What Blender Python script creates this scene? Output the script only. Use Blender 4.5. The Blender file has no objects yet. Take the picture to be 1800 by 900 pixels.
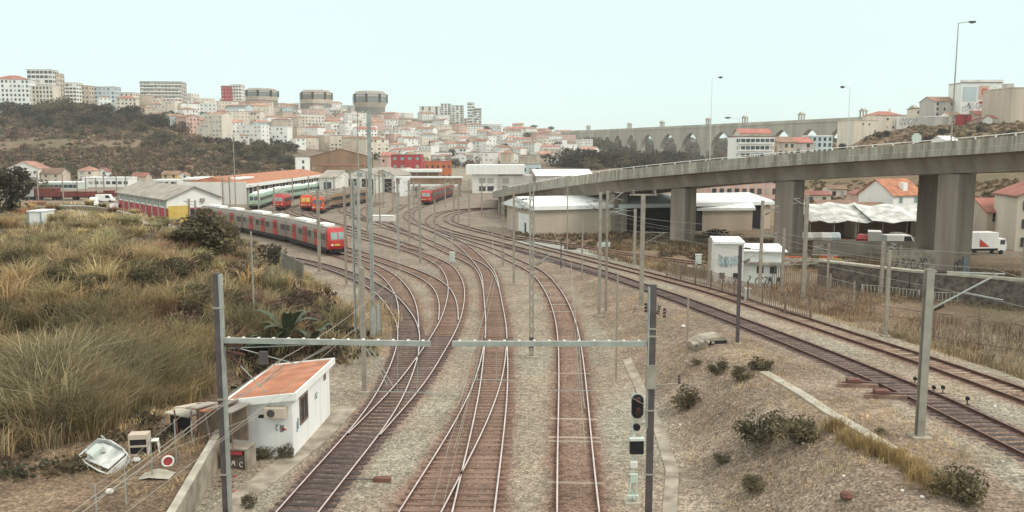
import bpy, math, random
import numpy as np
from mathutils import Vector, Matrix

# ---------------------------------------------------------------- camera, sky, sun, exposure
scn = bpy.context.scene
COL = scn.collection
F, HZ, HC = 1500.0, 264.0, 15.0          # focal length and horizon row in 1800 px units, eye height
PITCH = math.atan((450.0 - HZ) / F)
cam_d = bpy.data.cameras.new("camera")
cam_d.sensor_width = 36.0
cam_d.lens = 36.0 * F / 1800.0
cam_d.clip_start = 0.5
cam_d.clip_end = 9000.0
cam = bpy.data.objects.new("camera", cam_d)
cam.location = (0, 0, HC)
cam.rotation_euler = (math.pi / 2 - PITCH, 0, 0)
COL.objects.link(cam)
scn.camera = cam

SUN_EL, SUN_AZ = 46.0, 114.0              # azimuth clockwise from the view direction (+Y)
world = bpy.data.worlds.new("World")
scn.world = world
world.use_nodes = True
wn, wl = world.node_tree.nodes, world.node_tree.links
wn.clear()
w_out = wn.new("ShaderNodeOutputWorld")
w_add = wn.new("ShaderNodeAddShader")
w_sky = wn.new("ShaderNodeTexSky")
w_sky.sky_type = 'NISHITA'
w_sky.sun_disc = False
w_sky.sun_elevation = math.radians(SUN_EL)
w_sky.sun_rotation = math.radians(SUN_AZ)
w_b1 = wn.new("ShaderNodeBackground")
w_b1.inputs[1].default_value = 0.012
w_b2 = wn.new("ShaderNodeBackground")    # the even overcast deck
w_mixc = wn.new("ShaderNodeMix")           # mint-white low down, warmer white overhead
w_mixc.data_type = 'RGBA'
w_mixc.inputs[6].default_value = (0.685, 0.872, 0.832, 1)
w_mixc.inputs[7].default_value = (0.80, 0.80, 0.745, 1)
wl.new(w_mixc.outputs[2], w_b2.inputs[0])
w_b2.inputs[1].default_value = 1.0
w_tc = wn.new("ShaderNodeTexCoord")
w_sep = wn.new("ShaderNodeSeparateXYZ")
w_mr = wn.new("ShaderNodeMapRange")      # an overcast sky is brighter overhead than at the horizon
w_mr.inputs[1].default_value, w_mr.inputs[2].default_value = 0.22, 0.9
w_mr.inputs[3].default_value, w_mr.inputs[4].default_value = 1.0, 1.75
w_nz = wn.new("ShaderNodeTexNoise")      # very faint cloud structure
w_nz.inputs["Scale"].default_value = 3.0
w_nz.inputs["Detail"].default_value = 4
w_mr3 = wn.new("ShaderNodeMapRange")
w_mr3.inputs[1].default_value, w_mr3.inputs[2].default_value = 0.25, 0.6
wl.new(w_mr3.outputs[0], w_mixc.inputs[0])
w_m2 = wn.new("ShaderNodeMapRange")
w_m2.inputs[3].default_value, w_m2.inputs[4].default_value = 0.96, 1.04
w_mul = wn.new("ShaderNodeMath")
w_mul.operation = 'MULTIPLY'
wl.new(w_tc.outputs["Generated"], w_sep.inputs[0])
wl.new(w_tc.outputs["Generated"], w_nz.inputs["Vector"])
wl.new(w_sep.outputs[2], w_mr.inputs[0])
wl.new(w_sep.outputs[2], w_mr3.inputs[0])
wl.new(w_nz.outputs["Fac"], w_m2.inputs[0])
wl.new(w_mr.outputs[0], w_mul.inputs[0])
wl.new(w_m2.outputs[0], w_mul.inputs[1])
wl.new(w_mul.outputs[0], w_b2.inputs[1])
wl.new(w_sky.outputs[0], w_b1.inputs[0])
wl.new(w_b1.outputs[0], w_add.inputs[0])
wl.new(w_b2.outputs[0], w_add.inputs[1])
wl.new(w_add.outputs[0], w_out.inputs[0])

sun_d = bpy.data.lights.new("sun", 'SUN')
sun_d.energy = 1.5
sun_d.angle = math.radians(14)
sun_d.color = (1.0, 0.93, 0.84)
sun = bpy.data.objects.new("sun", sun_d)
_sd = Vector((math.sin(math.radians(SUN_AZ)) * math.cos(math.radians(SUN_EL)),
              math.cos(math.radians(SUN_AZ)) * math.cos(math.radians(SUN_EL)),
              math.sin(math.radians(SUN_EL))))
sun.rotation_euler = (-_sd).to_track_quat('-Z', 'Y').to_euler()
COL.objects.link(sun)

scn.view_settings.view_transform = 'Standard'
scn.view_settings.look = 'None'
scn.view_settings.exposure = 0.17
scn.view_settings.gamma = 1.0
scn.view_settings.use_curve_mapping = False
scn.cycles.max_bounces = 5
scn.cycles.diffuse_bounces = 3
scn.cycles.glossy_bounces = 2
scn.cycles.volume_bounces = 2
scn.cycles.use_denoising = True

RND = random.Random(7)
NR = np.random.default_rng(11)

# ---------------------------------------------------------------- pixel rays and terrain
CP, SP = math.cos(PITCH), math.sin(PITCH)


def ray(u, v):
    cx, cy = (u - 900.0) / F, (450.0 - v) / F
    return np.array([cx, CP + cy * SP, -SP + cy * CP])


def aty(u, v, Y):
    d = ray(u, v)
    k = Y / d[1]
    return Vector((d[0] * k, Y, HC + d[2] * k))


def atz(u, v, z):
    d = ray(u, v)
    k = (z - HC) / d[2]
    return Vector((d[0] * k, d[1] * k, z))


PROF = {
    -900: [(430, 0), (540, 20), (600, 24), (680, 38), (760, 52), (900, 66), (1100, 76), (1500, 80), (4000, 60)],
    0: [(430, 0), (530, 20.5), (610, 24), (680, 38), (760, 51), (850, 62), (1000, 72), (1400, 78), (4000, 60)],
    200: [(430, 0), (540, 19), (610, 24), (680, 36), (760, 50), (900, 69), (1100, 80), (1400, 82), (4000, 60)],
    350: [(440, 0), (540, 14), (620, 23), (700, 30), (800, 46), (950, 64), (1200, 81), (1500, 84), (4000, 60)],
    480: [(480, 0), (560, 6), (640, 13), (700, 17), (800, 27), (950, 46), (1100, 64), (1250, 79), (1450, 84), (4000, 60)],
    600: [(560, 0), (700, 8), (800, 20), (950, 38), (1100, 56), (1250, 72), (1400, 77), (4000, 60)],
    750: [(560, 0), (700, 6), (800, 16), (950, 32), (1100, 48), (1250, 60), (1400, 66), (4000, 50)],
    900: [(520, 0), (700, 8), (800, 15), (1000, 30), (1250, 43), (1400, 46), (4000, 40)],
    1030: [(520, 0), (800, 8), (1000, 18), (1250, 32), (1500, 40), (4000, 40)],
    1150: [(520, 0), (900, 2), (1200, 8), (1500, 22), (1900, 40), (4000, 30)],
    1300: [(420, 0), (600, 2), (900, 5), (1200, 10), (1500, 26), (1900, 38), (4000, 30)],
    1450: [(250, 0), (350, 8), (450, 14), (600, 20), (900, 22), (1500, 32), (4000, 30)],
    1550: [(215, 0), (330, 11), (450, 25), (600, 30), (900, 32), (4000, 30)],
    1650: [(190, 0), (330, 15), (450, 31), (600, 38), (900, 40), (4000, 30)],
    1800: [(165, 0), (250, 12), (330, 20), (450, 36), (600, 44), (900, 46), (4000, 30)],
    2700: [(165, 0), (250, 12), (330, 20), (450, 36), (600, 44), (900, 46), (4000, 30)],
}
_PU = np.array(sorted(PROF))
_PY = np.geomspace(15, 4500, 600)
_PZ = []
for _u in _PU:
    ys, zs = zip(*PROF[_u])
    z = np.interp(_PY, ys, zs)
    k = np.ones(15) / 15
    z = np.convolve(np.pad(z, 7, mode='edge'), k, mode='valid')
    _PZ.append(z)
_PZ = np.array(_PZ)


def sst(x):
    x = np.clip(x, 0, 1)
    return x * x * (3 - 2 * x)


T5X_Y = [20, 38, 48, 68, 78.5, 89, 107, 121, 150, 200]
T5X_X = [23.0, 23.6, 23.6, 21.3, 19.5, 18, 13.2, 8.9, 1.0, -8.0]
FOOT_Y = [20, 30, 39.7, 45, 52, 57, 61, 69.5, 82, 105, 118, 140, 160, 185, 230]
FOOT_X = [-27, -25, -20.6, -20.3, -19.4, -17.5, -12.6, -12.6, -16.8, -26.5, -34.5, -48, -62, -85, -140]
WALL_A, WALL_B = (-12.6, 30.0), (-14.75, 44.2)


def ground(X, Y):
    X = np.asarray(X, float)
    Y = np.asarray(Y, float)
    Ys = np.maximum(Y, 15.5)
    u = np.clip(900 + 1500 * X / Ys, -880, 2680)
    iu = np.clip(np.searchsorted(_PU, u) - 1, 0, len(_PU) - 2)
    fu = sst((u - _PU[iu]) / (_PU[iu + 1] - _PU[iu]))
    fy = np.interp(np.log(Ys), np.log(_PY), np.arange(len(_PY)))
    jy = np.clip(fy.astype(int), 0, len(_PY) - 2)
    fy = fy - jy
    a = _PZ[iu, jy] * (1 - fy) + _PZ[iu, jy + 1] * fy
    b = _PZ[iu + 1, jy] * (1 - fy) + _PZ[iu + 1, jy + 1] * fy
    z = a * (1 - fu) + b * fu
    # right hand embankment that carries the two curved main tracks
    zr = np.interp(Y, [15, 30, 40, 55, 70, 90, 120, 150], [3.5, 3.3, 3.0, 2.3, 1.55, 0.85, 0.2, 0])
    x5 = np.interp(Y, T5X_Y, T5X_X)
    xb = np.interp(Y, [20, 38, 60, 80, 100, 140], [7.2, 7.6, 7.3, 6.6, 4.5, -5.0])
    m = sst((X - xb) / 6.5) * (1 - sst((X - x5 - 3.2) / 7.0))
    z = z + zr * m
    # overgrown bank on the left
    xf = np.interp(Y, FOOT_Y, FOOT_X)
    d = np.maximum(xf - X, 0)
    zm = np.interp(Y, [25, 37, 44, 58, 75, 95, 108, 118, 130, 150, 180],
                   [0.4, 1.2, 4.2, 7.2, 8.3, 8.6, 8.6, 7.6, 4.2, 1.6, 0])
    bank = zm * (1 - np.exp(-d / 13.0))
    bump = (np.sin(X * 0.31 + Y * 0.17) * 0.30 + np.sin(X * 0.13 - Y * 0.23 + 1.7) * 0.45) * sst(d / 8.0) * sst((zm - 1) / 3)
    z = z + bank + bump
    # the yard behind the concrete wall stands higher
    xw = np.interp(Y, [WALL_A[1], WALL_B[1]], [WALL_A[0], WALL_B[0]])
    st = sst((xw - 0.1 - X) / 0.35) * (1 - sst((Y - 44.0) / 2.5))
    z = z + 1.25 * st * (1 - sst(d / 9))
    return z


def gz(x, y):
    return float(ground(np.array([x]), np.array([y]))[0])


def gp(u, v, dz=0.0):
    d = ray(u, v)
    ys = np.geomspace(18, 3800, 2600)
    k = ys / d[1]
    zs = HC + d[2] * k
    g = ground(d[0] * k, ys) + dz
    hit = np.nonzero(zs <= g)[0]
    if len(hit) == 0:
        i = int(np.argmin(zs - g))
        y = ys[i]
        return Vector((d[0] * y / d[1], y, float(g[i]) - dz))
    i = hit[0]
    lo, hi = ys[max(i - 1, 0)], ys[i]
    for _ in range(18):
        m = 0.5 * (lo + hi)
        if HC + d[2] * m / d[1] <= gz(d[0] * m / d[1], m) + dz:
            hi = m
        else:
            lo = m
    y = hi
    x = d[0] * y / d[1]
    return Vector((x, y, gz(x, y)))


# ---------------------------------------------------------------- materials
def _new_mat(name):
    m = bpy.data.materials.new(name)
    m.use_nodes = True
    n, l = m.node_tree.nodes, m.node_tree.links
    return m, n, l, n["Principled BSDF"]


def mat(name, col, rough=0.85, var=0.22, scale=1.5, metal=0.0, bump=0.0, col2=None, streak=False,
        attr=False, rand=0.0, spec=0.3, detail=5, contrast=(0.3, 0.72)):
    m, n, l, b = _new_mat(name)
    tc = n.new("ShaderNodeTexCoord")
    nz = n.new("ShaderNodeTexNoise")
    nz.inputs["Scale"].default_value = scale
    nz.inputs["Detail"].default_value = detail
    src = tc.outputs["Object"]
    if streak:
        mp = n.new("ShaderNodeMapping")
        mp.inputs["Scale"].default_value = (1.0, 1.0, 0.12)
        l.new(src, mp.inputs[0])
        src = mp.outputs[0]
    l.new(src, nz.inputs["Vector"])
    rp = n.new("ShaderNodeMapRange")
    rp.inputs[1].default_value, rp.inputs[2].default_value = contrast
    l.new(nz.outputs["Fac"], rp.inputs[0])
    mx = n.new("ShaderNodeMix")
    mx.data_type = 'RGBA'
    c1 = [max(0, c * (1 - var)) for c in col]
    c2 = col2 if col2 else [min(1, c * (1 + var)) for c in col]
    mx.inputs[6].default_value = (*c1, 1)
    mx.inputs[7].default_value = (*c2, 1)
    l.new(rp.outputs[0], mx.inputs[0])
    out = mx.outputs[2]
    if attr:
        at = n.new("ShaderNodeAttribute")
        at.attribute_name = "Col"
        mm = n.new("ShaderNodeMix")
        mm.data_type = 'RGBA'
        mm.blend_type = 'MULTIPLY'
        mm.inputs[0].default_value = 1.0
        l.new(out, mm.inputs[6])
        l.new(at.outputs["Color"], mm.inputs[7])
        out = mm.outputs[2]
    if rand > 0:
        oi = n.new("ShaderNodeObjectInfo")
        hs = n.new("ShaderNodeHueSaturation")
        r2 = n.new("ShaderNodeMapRange")
        r2.inputs[3].default_value, r2.inputs[4].default_value = 1 - rand, 1 + rand
        l.new(oi.outputs["Random"], r2.inputs[0])
        l.new(r2.outputs[0], hs.inputs["Value"])
        l.new(out, hs.inputs["Color"])
        out = hs.outputs[0]
    l.new(out, b.inputs["Base Color"])
    b.inputs["Roughness"].default_value = rough
    b.inputs["Metallic"].default_value = metal
    b.inputs["Specular IOR Level"].default_value = spec
    if attr:
        tr = n.new("ShaderNodeBsdfTranslucent")
        l.new(out, tr.inputs[0])
        ms = n.new("ShaderNodeMixShader")
        ms.inputs[0].default_value = 0.38
        l.new(b.outputs[0], ms.inputs[1])
        l.new(tr.outputs[0], ms.inputs[2])
        l.new(ms.outputs[0], n["Material Output"].inputs["Surface"])
    if bump > 0:
        bp = n.new("ShaderNodeBump")
        bp.inputs["Strength"].default_value = bump
        bp.inputs["Distance"].default_value = 0.05
        l.new(nz.outputs["Fac"], bp.inputs["Height"])
        l.new(bp.outputs[0], b.inputs["Normal"])
    return m


def tile_mat(name, col, period=0.25, rough=0.85, var=0.3, col2=None):
    """pantile roof: rows of tiles from a wave, stained by noise"""
    m = mat(name, col, rough, var, 0.9, col2=col2)
    n, l = m.node_tree.nodes, m.node_tree.links
    b = n["Principled BSDF"]
    tc = n.new("ShaderNodeTexCoord")
    wv = n.new("ShaderNodeTexWave")
    wv.inputs["Scale"].default_value = 1.0 / period / 6.28 * 2
    wv.inputs["Distortion"].default_value = 0.6
    l.new(tc.outputs["Object"], wv.inputs["Vector"])
    old = b.inputs["Base Color"].links[0].from_socket
    mx = n.new("ShaderNodeMix")
    mx.data_type = 'RGBA'
    mx.blend_type = 'MULTIPLY'
    mx.inputs[0].default_value = 0.22
    l.new(old, mx.inputs[6])
    l.new(wv.outputs["Color"], mx.inputs[7])
    l.new(mx.outputs[2], b.inputs["Base Color"])
    bp = n.new("ShaderNodeBump")
    bp.inputs["Strength"].default_value = 0.5
    l.new(wv.outputs["Fac"], bp.inputs["Height"])
    l.new(bp.outputs[0], b.inputs["Normal"])
    return m


MT = {}
MT['white'] = mat("white_render", (0.82, 0.81, 0.77), var=0.06, scale=0.8, streak=True)
MT['white2'] = mat("white_plaster", (0.74, 0.71, 0.66), var=0.14, scale=0.25, streak=True)
MT['cream'] = mat("cream_render", (0.70, 0.62, 0.52), var=0.14, scale=0.3, streak=True)
MT['beige'] = mat("beige_render", (0.54, 0.45, 0.36), var=0.16, scale=0.3, streak=True)
MT['pink'] = mat("pink_render", (0.62, 0.42, 0.36), var=0.14, scale=0.3, streak=True)
MT['yellow'] = mat("ochre_render", (0.60, 0.44, 0.24), var=0.14, scale=0.3, streak=True)
MT['blue'] = mat("pale_blue_render", (0.52, 0.60, 0.62), var=0.12, scale=0.3, streak=True)
MT['grey'] = mat("grey_render", (0.50, 0.46, 0.42), var=0.16, scale=0.3, streak=True)
MT['orange_w'] = mat("orange_render", (0.52, 0.16, 0.07), var=0.15, scale=0.3, streak=True)
MT['redwall'] = mat("red_render", (0.40, 0.06, 0.065), var=0.2, scale=0.4, streak=True)
MT['brownwall'] = mat("brown_render", (0.27, 0.17, 0.11), var=0.3, scale=0.2, streak=True)
MT['tile'] = tile_mat("terracotta_tiles", (0.47, 0.20, 0.115), 0.21)
MT['tile_far'] = mat("old_roof_tiles", (0.35, 0.19, 0.14), var=0.35, scale=0.25, rand=0.3)
MT['tile_red'] = mat("red_roof_tiles", (0.34, 0.14, 0.11), var=0.3, scale=0.25, rand=0.25)
MT['tile_brown'] = mat("brown_roof_tiles", (0.26, 0.16, 0.11), var=0.3, scale=0.25, rand=0.2)
MT['roofgrey'] = mat("fibre_cement_roof", (0.33, 0.29, 0.25), var=0.28, scale=0.5)
MT['roofwhite'] = mat("white_sheet_roof", (0.82, 0.83, 0.81), var=0.1, scale=0.5)
MT['glass'] = mat("dark_window_glass", (0.05, 0.055, 0.06), rough=0.18, var=0.5, scale=0.4, spec=0.5, rand=0.5)
MT['glass_pale'] = mat("pale_window_glass", (0.22, 0.30, 0.29), rough=0.12, var=0.3, scale=0.6, spec=0.6)
MT['shutter'] = mat("closed_shutter", (0.36, 0.33, 0.29), var=0.2, scale=0.5, rand=0.3)
MT['dark'] = mat("black_paint", (0.018, 0.017, 0.022), rough=0.5, var=0.4, scale=3)
MT['void'] = mat("dark_opening_and_shade", (0.03, 0.026, 0.03), var=0.4, scale=0.5)
MT['concrete'] = mat("viaduct_concrete", (0.315, 0.25, 0.20), var=0.22, scale=0.55, streak=True, col2=(0.40, 0.335, 0.275), bump=0.1)
MT['concrete_p'] = mat("parapet_concrete", (0.36, 0.315, 0.25), var=0.45, scale=1.6, streak=True, col2=(0.49, 0.45, 0.375))
MT['concrete_d'] = mat("weathered_concrete", (0.30, 0.25, 0.19), var=0.35, scale=1.2, col2=(0.46, 0.40, 0.32), bump=0.3)
MT['slab'] = mat("concrete_slab", (0.42, 0.38, 0.31), var=0.25, scale=1.4, bump=0.2)
MT['stone'] = mat("aqueduct_limestone", (0.45, 0.40, 0.325), var=0.28, scale=0.12, streak=True, col2=(0.52, 0.47, 0.39))
MT['stonewall'] = mat("dark_rubble_stone", (0.13, 0.10, 0.09), var=0.5, scale=2.2, col2=(0.22, 0.18, 0.15), bump=0.5)
MT['steel'] = mat("galvanised_steel", (0.34, 0.31, 0.26), rough=0.6, var=0.18, scale=2, metal=0.25)
MT['steel_d'] = mat("weathered_shaded_steel", (0.105, 0.085, 0.085), rough=0.6, var=0.25, scale=2, metal=0.2)  # also the shaded faces of the two portal posts
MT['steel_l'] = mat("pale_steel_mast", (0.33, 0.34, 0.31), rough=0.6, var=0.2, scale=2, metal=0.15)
MT['pole'] = mat("concrete_grey_pole", (0.31, 0.265, 0.215), rough=0.7, var=0.2, scale=1.5)
MT['insul'] = mat("brown_porcelain", (0.07, 0.03, 0.025), rough=0.3, var=0.3, scale=4)
MT['rail_top'] = mat("polished_rail_head", (0.74, 0.62, 0.57), rough=0.4, var=0.15, scale=1.2, metal=0.55)
MT['rail_dull'] = mat("dull_rail_head", (0.22, 0.15, 0.125), rough=0.5, var=0.25, scale=1.2, metal=0.3)
MT['rail_side'] = mat("rusty_rail_web", (0.105, 0.052, 0.038), var=0.3, scale=3)
MT['slp_dark'] = mat("creosoted_timber", (0.085, 0.062, 0.06), var=0.4, scale=2.5, rand=0.3, col2=(0.17, 0.13, 0.12), bump=0.3)
MT['slp_rust'] = mat("rust_stained_timber", (0.20, 0.115, 0.085), var=0.3, scale=2.5, rand=0.25, col2=(0.30, 0.20, 0.15), bump=0.3)
MT['slp_conc'] = mat("dusty_concrete_sleeper", (0.34, 0.28, 0.21), var=0.2, scale=2.5, rand=0.15)
MT['red'] = mat("train_red", (0.46, 0.035, 0.035), rough=0.4, var=0.15, scale=1, spec=0.4)
MT['redorange'] = mat("orange_red_paint", (0.55, 0.075, 0.035), rough=0.5, var=0.15, scale=1)
MT['wagon'] = mat("wagon_oxide_red", (0.20, 0.055, 0.045), rough=0.8, var=0.3, scale=0.8)
MT['traingrey'] = mat("train_corrugated_grey", (0.27, 0.215, 0.185), rough=0.5, var=0.12, scale=0.6, metal=0.15)
MT['mint'] = mat("train_mint_green", (0.30, 0.42, 0.33), rough=0.5, var=0.1, scale=0.8)
MT['yellowp'] = mat("yellow_paint", (0.58, 0.42, 0.11), var=0.15, scale=0.6)
MT['barrier'] = mat("orange_barrier", (0.55, 0.13, 0.05), var=0.3, scale=0.8)
MT['cabinet'] = mat("pale_cabinet_paint", (0.55, 0.60, 0.54), rough=0.5, var=0.1, scale=2)
MT['wood'] = mat("grey_timber", (0.22, 0.16, 0.12), var=0.35, scale=2)
MT['fence'] = mat("brown_mesh_screen", (0.27, 0.205, 0.165), var=0.25, scale=1.0, streak=True)
MT['bark'] = mat("bark", (0.10, 0.075, 0.055), var=0.3, scale=2)
MT['road'] = mat("asphalt", (0.12, 0.115, 0.11), var=0.2, scale=0.6)
MT['gravel'] = mat("grey_gravel_road", (0.30, 0.30, 0.26), var=0.2, scale=0.4)
MT['leaf'] = mat("leaf_mid_green", (0.125, 0.108, 0.062), var=0.3, scale=0.6, attr=True, rand=0.25)
MT['leaf_d'] = mat("leaf_dark_green", (0.082, 0.074, 0.054), var=0.3, scale=0.6, attr=True, rand=0.25)
MT['leaf_b'] = mat("leaf_brown", (0.17, 0.115, 0.085), var=0.3, scale=0.6, attr=True, rand=0.25)
MT['leaf_o'] = mat("leaf_olive", (0.17, 0.14, 0.08), var=0.3, scale=0.6, attr=True, rand=0.2)
MT['grass'] = mat("dry_reed_grass", (1.0, 1.0, 1.0), var=0.25, scale=0.35, attr=True, col2=(1.25, 1.2, 1.1))
MT['straw'] = mat("yellow_straw", (0.40, 0.285, 0.135), var=0.25, scale=1.5, attr=True)
MT['banana'] = mat("banana_leaf", (0.075, 0.10, 0.055), rough=0.5, var=0.35, scale=2.0)
MT['wreck'] = mat("chalky_white_fibreglass", (0.58, 0.58, 0.55), rough=0.6, var=0.4, scale=1.5)
MT['graffiti'] = mat("black_spray_paint", (0.05, 0.05, 0.055), var=0.5, scale=2)
MT['graf_blue'] = mat("blue_grey_spray_paint", (0.25, 0.32, 0.35), var=0.3, scale=2)
MT['tarp'] = mat("white_tarpaulin", (0.56, 0.56, 0.52), var=0.45, scale=0.6)
MT['octa'] = mat("dark_grey_cladding", (0.22, 0.21, 0.195), var=0.2, scale=0.1)
MT['wire'] = mat("copper_wire", (0.20, 0.17, 0.14), rough=0.6, var=0.1)
MT['wire_l'] = mat("steel_wire", (0.30, 0.27, 0.23), rough=0.6, var=0.1)
MT['rock'] = mat("pale_rubble", (0.40, 0.34, 0.28), var=0.4, scale=1.5, bump=0.4)
MT['hutwall'] = mat("stained_white_render", (0.80, 0.79, 0.75), var=0.22, scale=0.9, streak=True, col2=(0.84, 0.83, 0.80), contrast=(0.25, 0.5))
MT['dirt'] = mat("pale_brown_earth", (0.30, 0.215, 0.15), var=0.3, scale=0.8, bump=0.4)
MT['picket'] = mat("weathered_picket", (0.46, 0.42, 0.35), var=0.2, scale=1.0)
MT['lamp_pale'] = mat("pale_lamp_pole", (0.60, 0.60, 0.57), rough=0.6, var=0.1)
MT['rust'] = mat("rusted_iron", (0.17, 0.08, 0.06), var=0.4, scale=2.5)


# ---------------------------------------------------------------- mesh helpers
class MB:
    def __init__(s):
        s.v, s.f, s.mi = [], [], []

    def quadpts(s, pts, mi=0):
        i = len(s.v)
        s.v += [tuple(p) for p in pts]
        s.f.append(tuple(range(i, i + len(pts))))
        s.mi.append(mi)
        return s

    def box(s, x0, x1, y0, y1, z0, z1, mi=0):
        i = len(s.v)
        s.v += [(x0, y0, z0), (x1, y0, z0), (x1, y1, z0), (x0, y1, z0), (x0, y0, z1), (x1, y0, z1), (x1, y1, z1), (x0, y1, z1)]
        for q in ((3, 2, 1, 0), (4, 5, 6, 7), (0, 1, 5, 4), (1, 2, 6, 5), (2, 3, 7, 6), (3, 0, 4, 7)):
            s.f.append(tuple(i + k for k in q))
            s.mi.append(mi)
        return s

    def cyl(s, p0, p1, r0, r1=None, n=8, mi=0, cap=True):
        r1 = r0 if r1 is None else r1
        p0, p1 = Vector(p0), Vector(p1)
        d = (p1 - p0).normalized()
        a = d.orthogonal().normalized()
        b = d.cross(a)
        i = len(s.v)
        for p, r in ((p0, r0), (p1, r1)):
            for k in range(n):
                t = 2 * math.pi * k / n
                s.v.append(tuple(p + a * (math.cos(t) * r) + b * (math.sin(t) * r)))
        for k in range(n):
            s.f.append((i + k, i + (k + 1) % n, i + n + (k + 1) % n, i + n + k))
            s.mi.append(mi)
        if cap:
            s.f.append(tuple(i + n + k for k in range(n)))
            s.f.append(tuple(i + n - 1 - k for k in range(n)))
            s.mi += [mi, mi]
        return s

    def beam(s, p0, p1, w, h, mi=0, up=(0, 0, 1)):
        p0, p1 = Vector(p0), Vector(p1)
        d = (p1 - p0).normalized()
        upv = Vector(up)
        if abs(d.dot(upv)) > 0.95:
            upv = Vector((0, 1, 0))
        a = d.cross(upv).normalized()
        b = a.cross(d)
        i = len(s.v)
        for p in (p0, p1):
            for (x, y) in ((-1, -1), (1, -1), (1, 1), (-1, 1)):
                s.v.append(tuple(p + a * (x * w / 2) + b * (y * h / 2)))
        for q in ((0, 1, 2, 3), (7, 6, 5, 4), (1, 0, 4, 5), (2, 1, 5, 6), (3, 2, 6, 7), (0, 3, 7, 4)):
            s.f.append(tuple(i + k for k in q))
            s.mi.append(mi)
        return s

    def tube(s, pts, r, n=5, mi=0):
        pts = [Vector(p) for p in pts]
        i = len(s.v)
        for j, p in enumerate(pts):
            d = (pts[min(j + 1, len(pts) - 1)] - pts[max(j - 1, 0)]).normalized()
            a = d.cross(Vector((0, 0, 1)))
            a = a.normalized() if a.length > 1e-4 else Vector((1, 0, 0))
            b = a.cross(d)
            for k in range(n):
                t = 2 * math.pi * k / n
                s.v.append(tuple(p + a * (math.cos(t) * r) + b * (math.sin(t) * r)))
        for j in range(len(pts) - 1):
            for k in range(n):
                s.f.append((i + j * n + k, i + j * n + (k + 1) % n, i + (j + 1) * n + (k + 1) % n, i + (j + 1) * n + k))
                s.mi.append(mi)
        return s

    def extrude(s, poly, axis, a0, a1, mi=0):
        """poly = 2-D outline; axis 'x','y' or 'z' it is pushed along"""
        def mk(p, a):
            return {'x': (a, p[0], p[1]), 'y': (p[0], a, p[1]), 'z': (p[0], p[1], a)}[axis]
        n = len(poly)
        i = len(s.v)
        s.v += [mk(p, a0) for p in poly] + [mk(p, a1) for p in poly]
        s.f.append(tuple(i + k for k in range(n)))
        s.f.append(tuple(i + n + n - 1 - k for k in range(n)))
        s.mi += [mi, mi]
        for k in range(n):
            s.f.append((i + (k + 1) % n, i + k, i + n + k, i + n + (k + 1) % n))
            s.mi.append(mi)
        return s

    def ball(s, c, r, n=8, mi=0, sz=1.0):
        i = len(s.v)
        m = max(3, n // 2)
        for a in range(m + 1):
            ph = math.pi * a / m
            for k in range(n):
                t = 2 * math.pi * k / n
                s.v.append((c[0] + r * math.sin(ph) * math.cos(t), c[1] + r * math.sin(ph) * math.sin(t), c[2] + r * sz * math.cos(ph)))
        for a in range(m):
            for k in range(n):
                s.f.append((i + a * n + k, i + (a + 1) * n + k, i + (a + 1) * n + (k + 1) % n, i + a * n + (k + 1) % n))
                s.mi.append(mi)
        return s

    def mesh(s, name, *mats):
        me = bpy.data.meshes.new(name)
        me.from_pydata(s.v, [], s.f)
        for m in mats:
            me.materials.append(m)
        if len(mats) > 1:
            me.polygons.foreach_set("material_index", s.mi)
        me.update()
        return me

    def build(s, name, mats, parent=None, loc=None, smooth=False, bevel=0):
        mats = mats if isinstance(mats, (list, tuple)) else [mats]
        me = s.mesh(name, *mats)
        if smooth:
            me.polygons.foreach_set("use_smooth", [True] * len(me.polygons))
        return ob(name, me, parent, loc, bevel=bevel)


def ob(name, me, parent=None, loc=None, rot=None, scale=None, bevel=0):
    o = bpy.data.objects.new(name, me)
    COL.objects.link(o)
    if parent is not None:
        o.parent = parent
    if loc is not None:
        o.location = loc
    if rot is not None:
        o.rotation_euler = rot
    if scale is not None:
        o.scale = scale
    if bevel:
        b = o.modifiers.new("bevel", 'BEVEL')
        b.width = bevel
        b.segments = 1
        b.limit_method = 'ANGLE'
    return o


def tag(o, label=None, cat=None, group=None, kind=None):
    if label:
        o["label"] = label
    if cat:
        o["category"] = cat
    if group:
        o["group"] = group
    if kind:
        o["kind"] = kind
    return o


def thing(name, label, cat, loc=(0, 0, 0), rz=0.0, group=None):
    o = bpy.data.objects.new(name, None)
    o.empty_display_size = 0.3
    COL.objects.link(o)
    o.location = loc
    o.rotation_euler = (0, 0, rz)
    return tag(o, label, cat, group)


def dup(root, loc, rz=0.0, label=None, scale=None):
    def cp(o, par):
        c = o.copy()
        COL.objects.link(c)
        c.parent = par
        for ch in KIDS.get(o.name, ()):
            cp(ch, c)
        return c
    kids(root)
    r = cp(root, None)
    r.location = loc
    r.rotation_euler = (0, 0, rz)
    if scale is not None:
        r.scale = scale if isinstance(scale, (tuple, list)) else (scale,) * 3
    if label:
        r["label"] = label
    return r


KIDS = {}


def kids(root):
    if root.name in KIDS:
        return
    st = [root]
    while st:
        o = st.pop()
        ch = [c for c in COL.objects if c.parent == o] if o.name not in KIDS else KIDS[o.name]
        KIDS[o.name] = list(ch)
        st += ch


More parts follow.
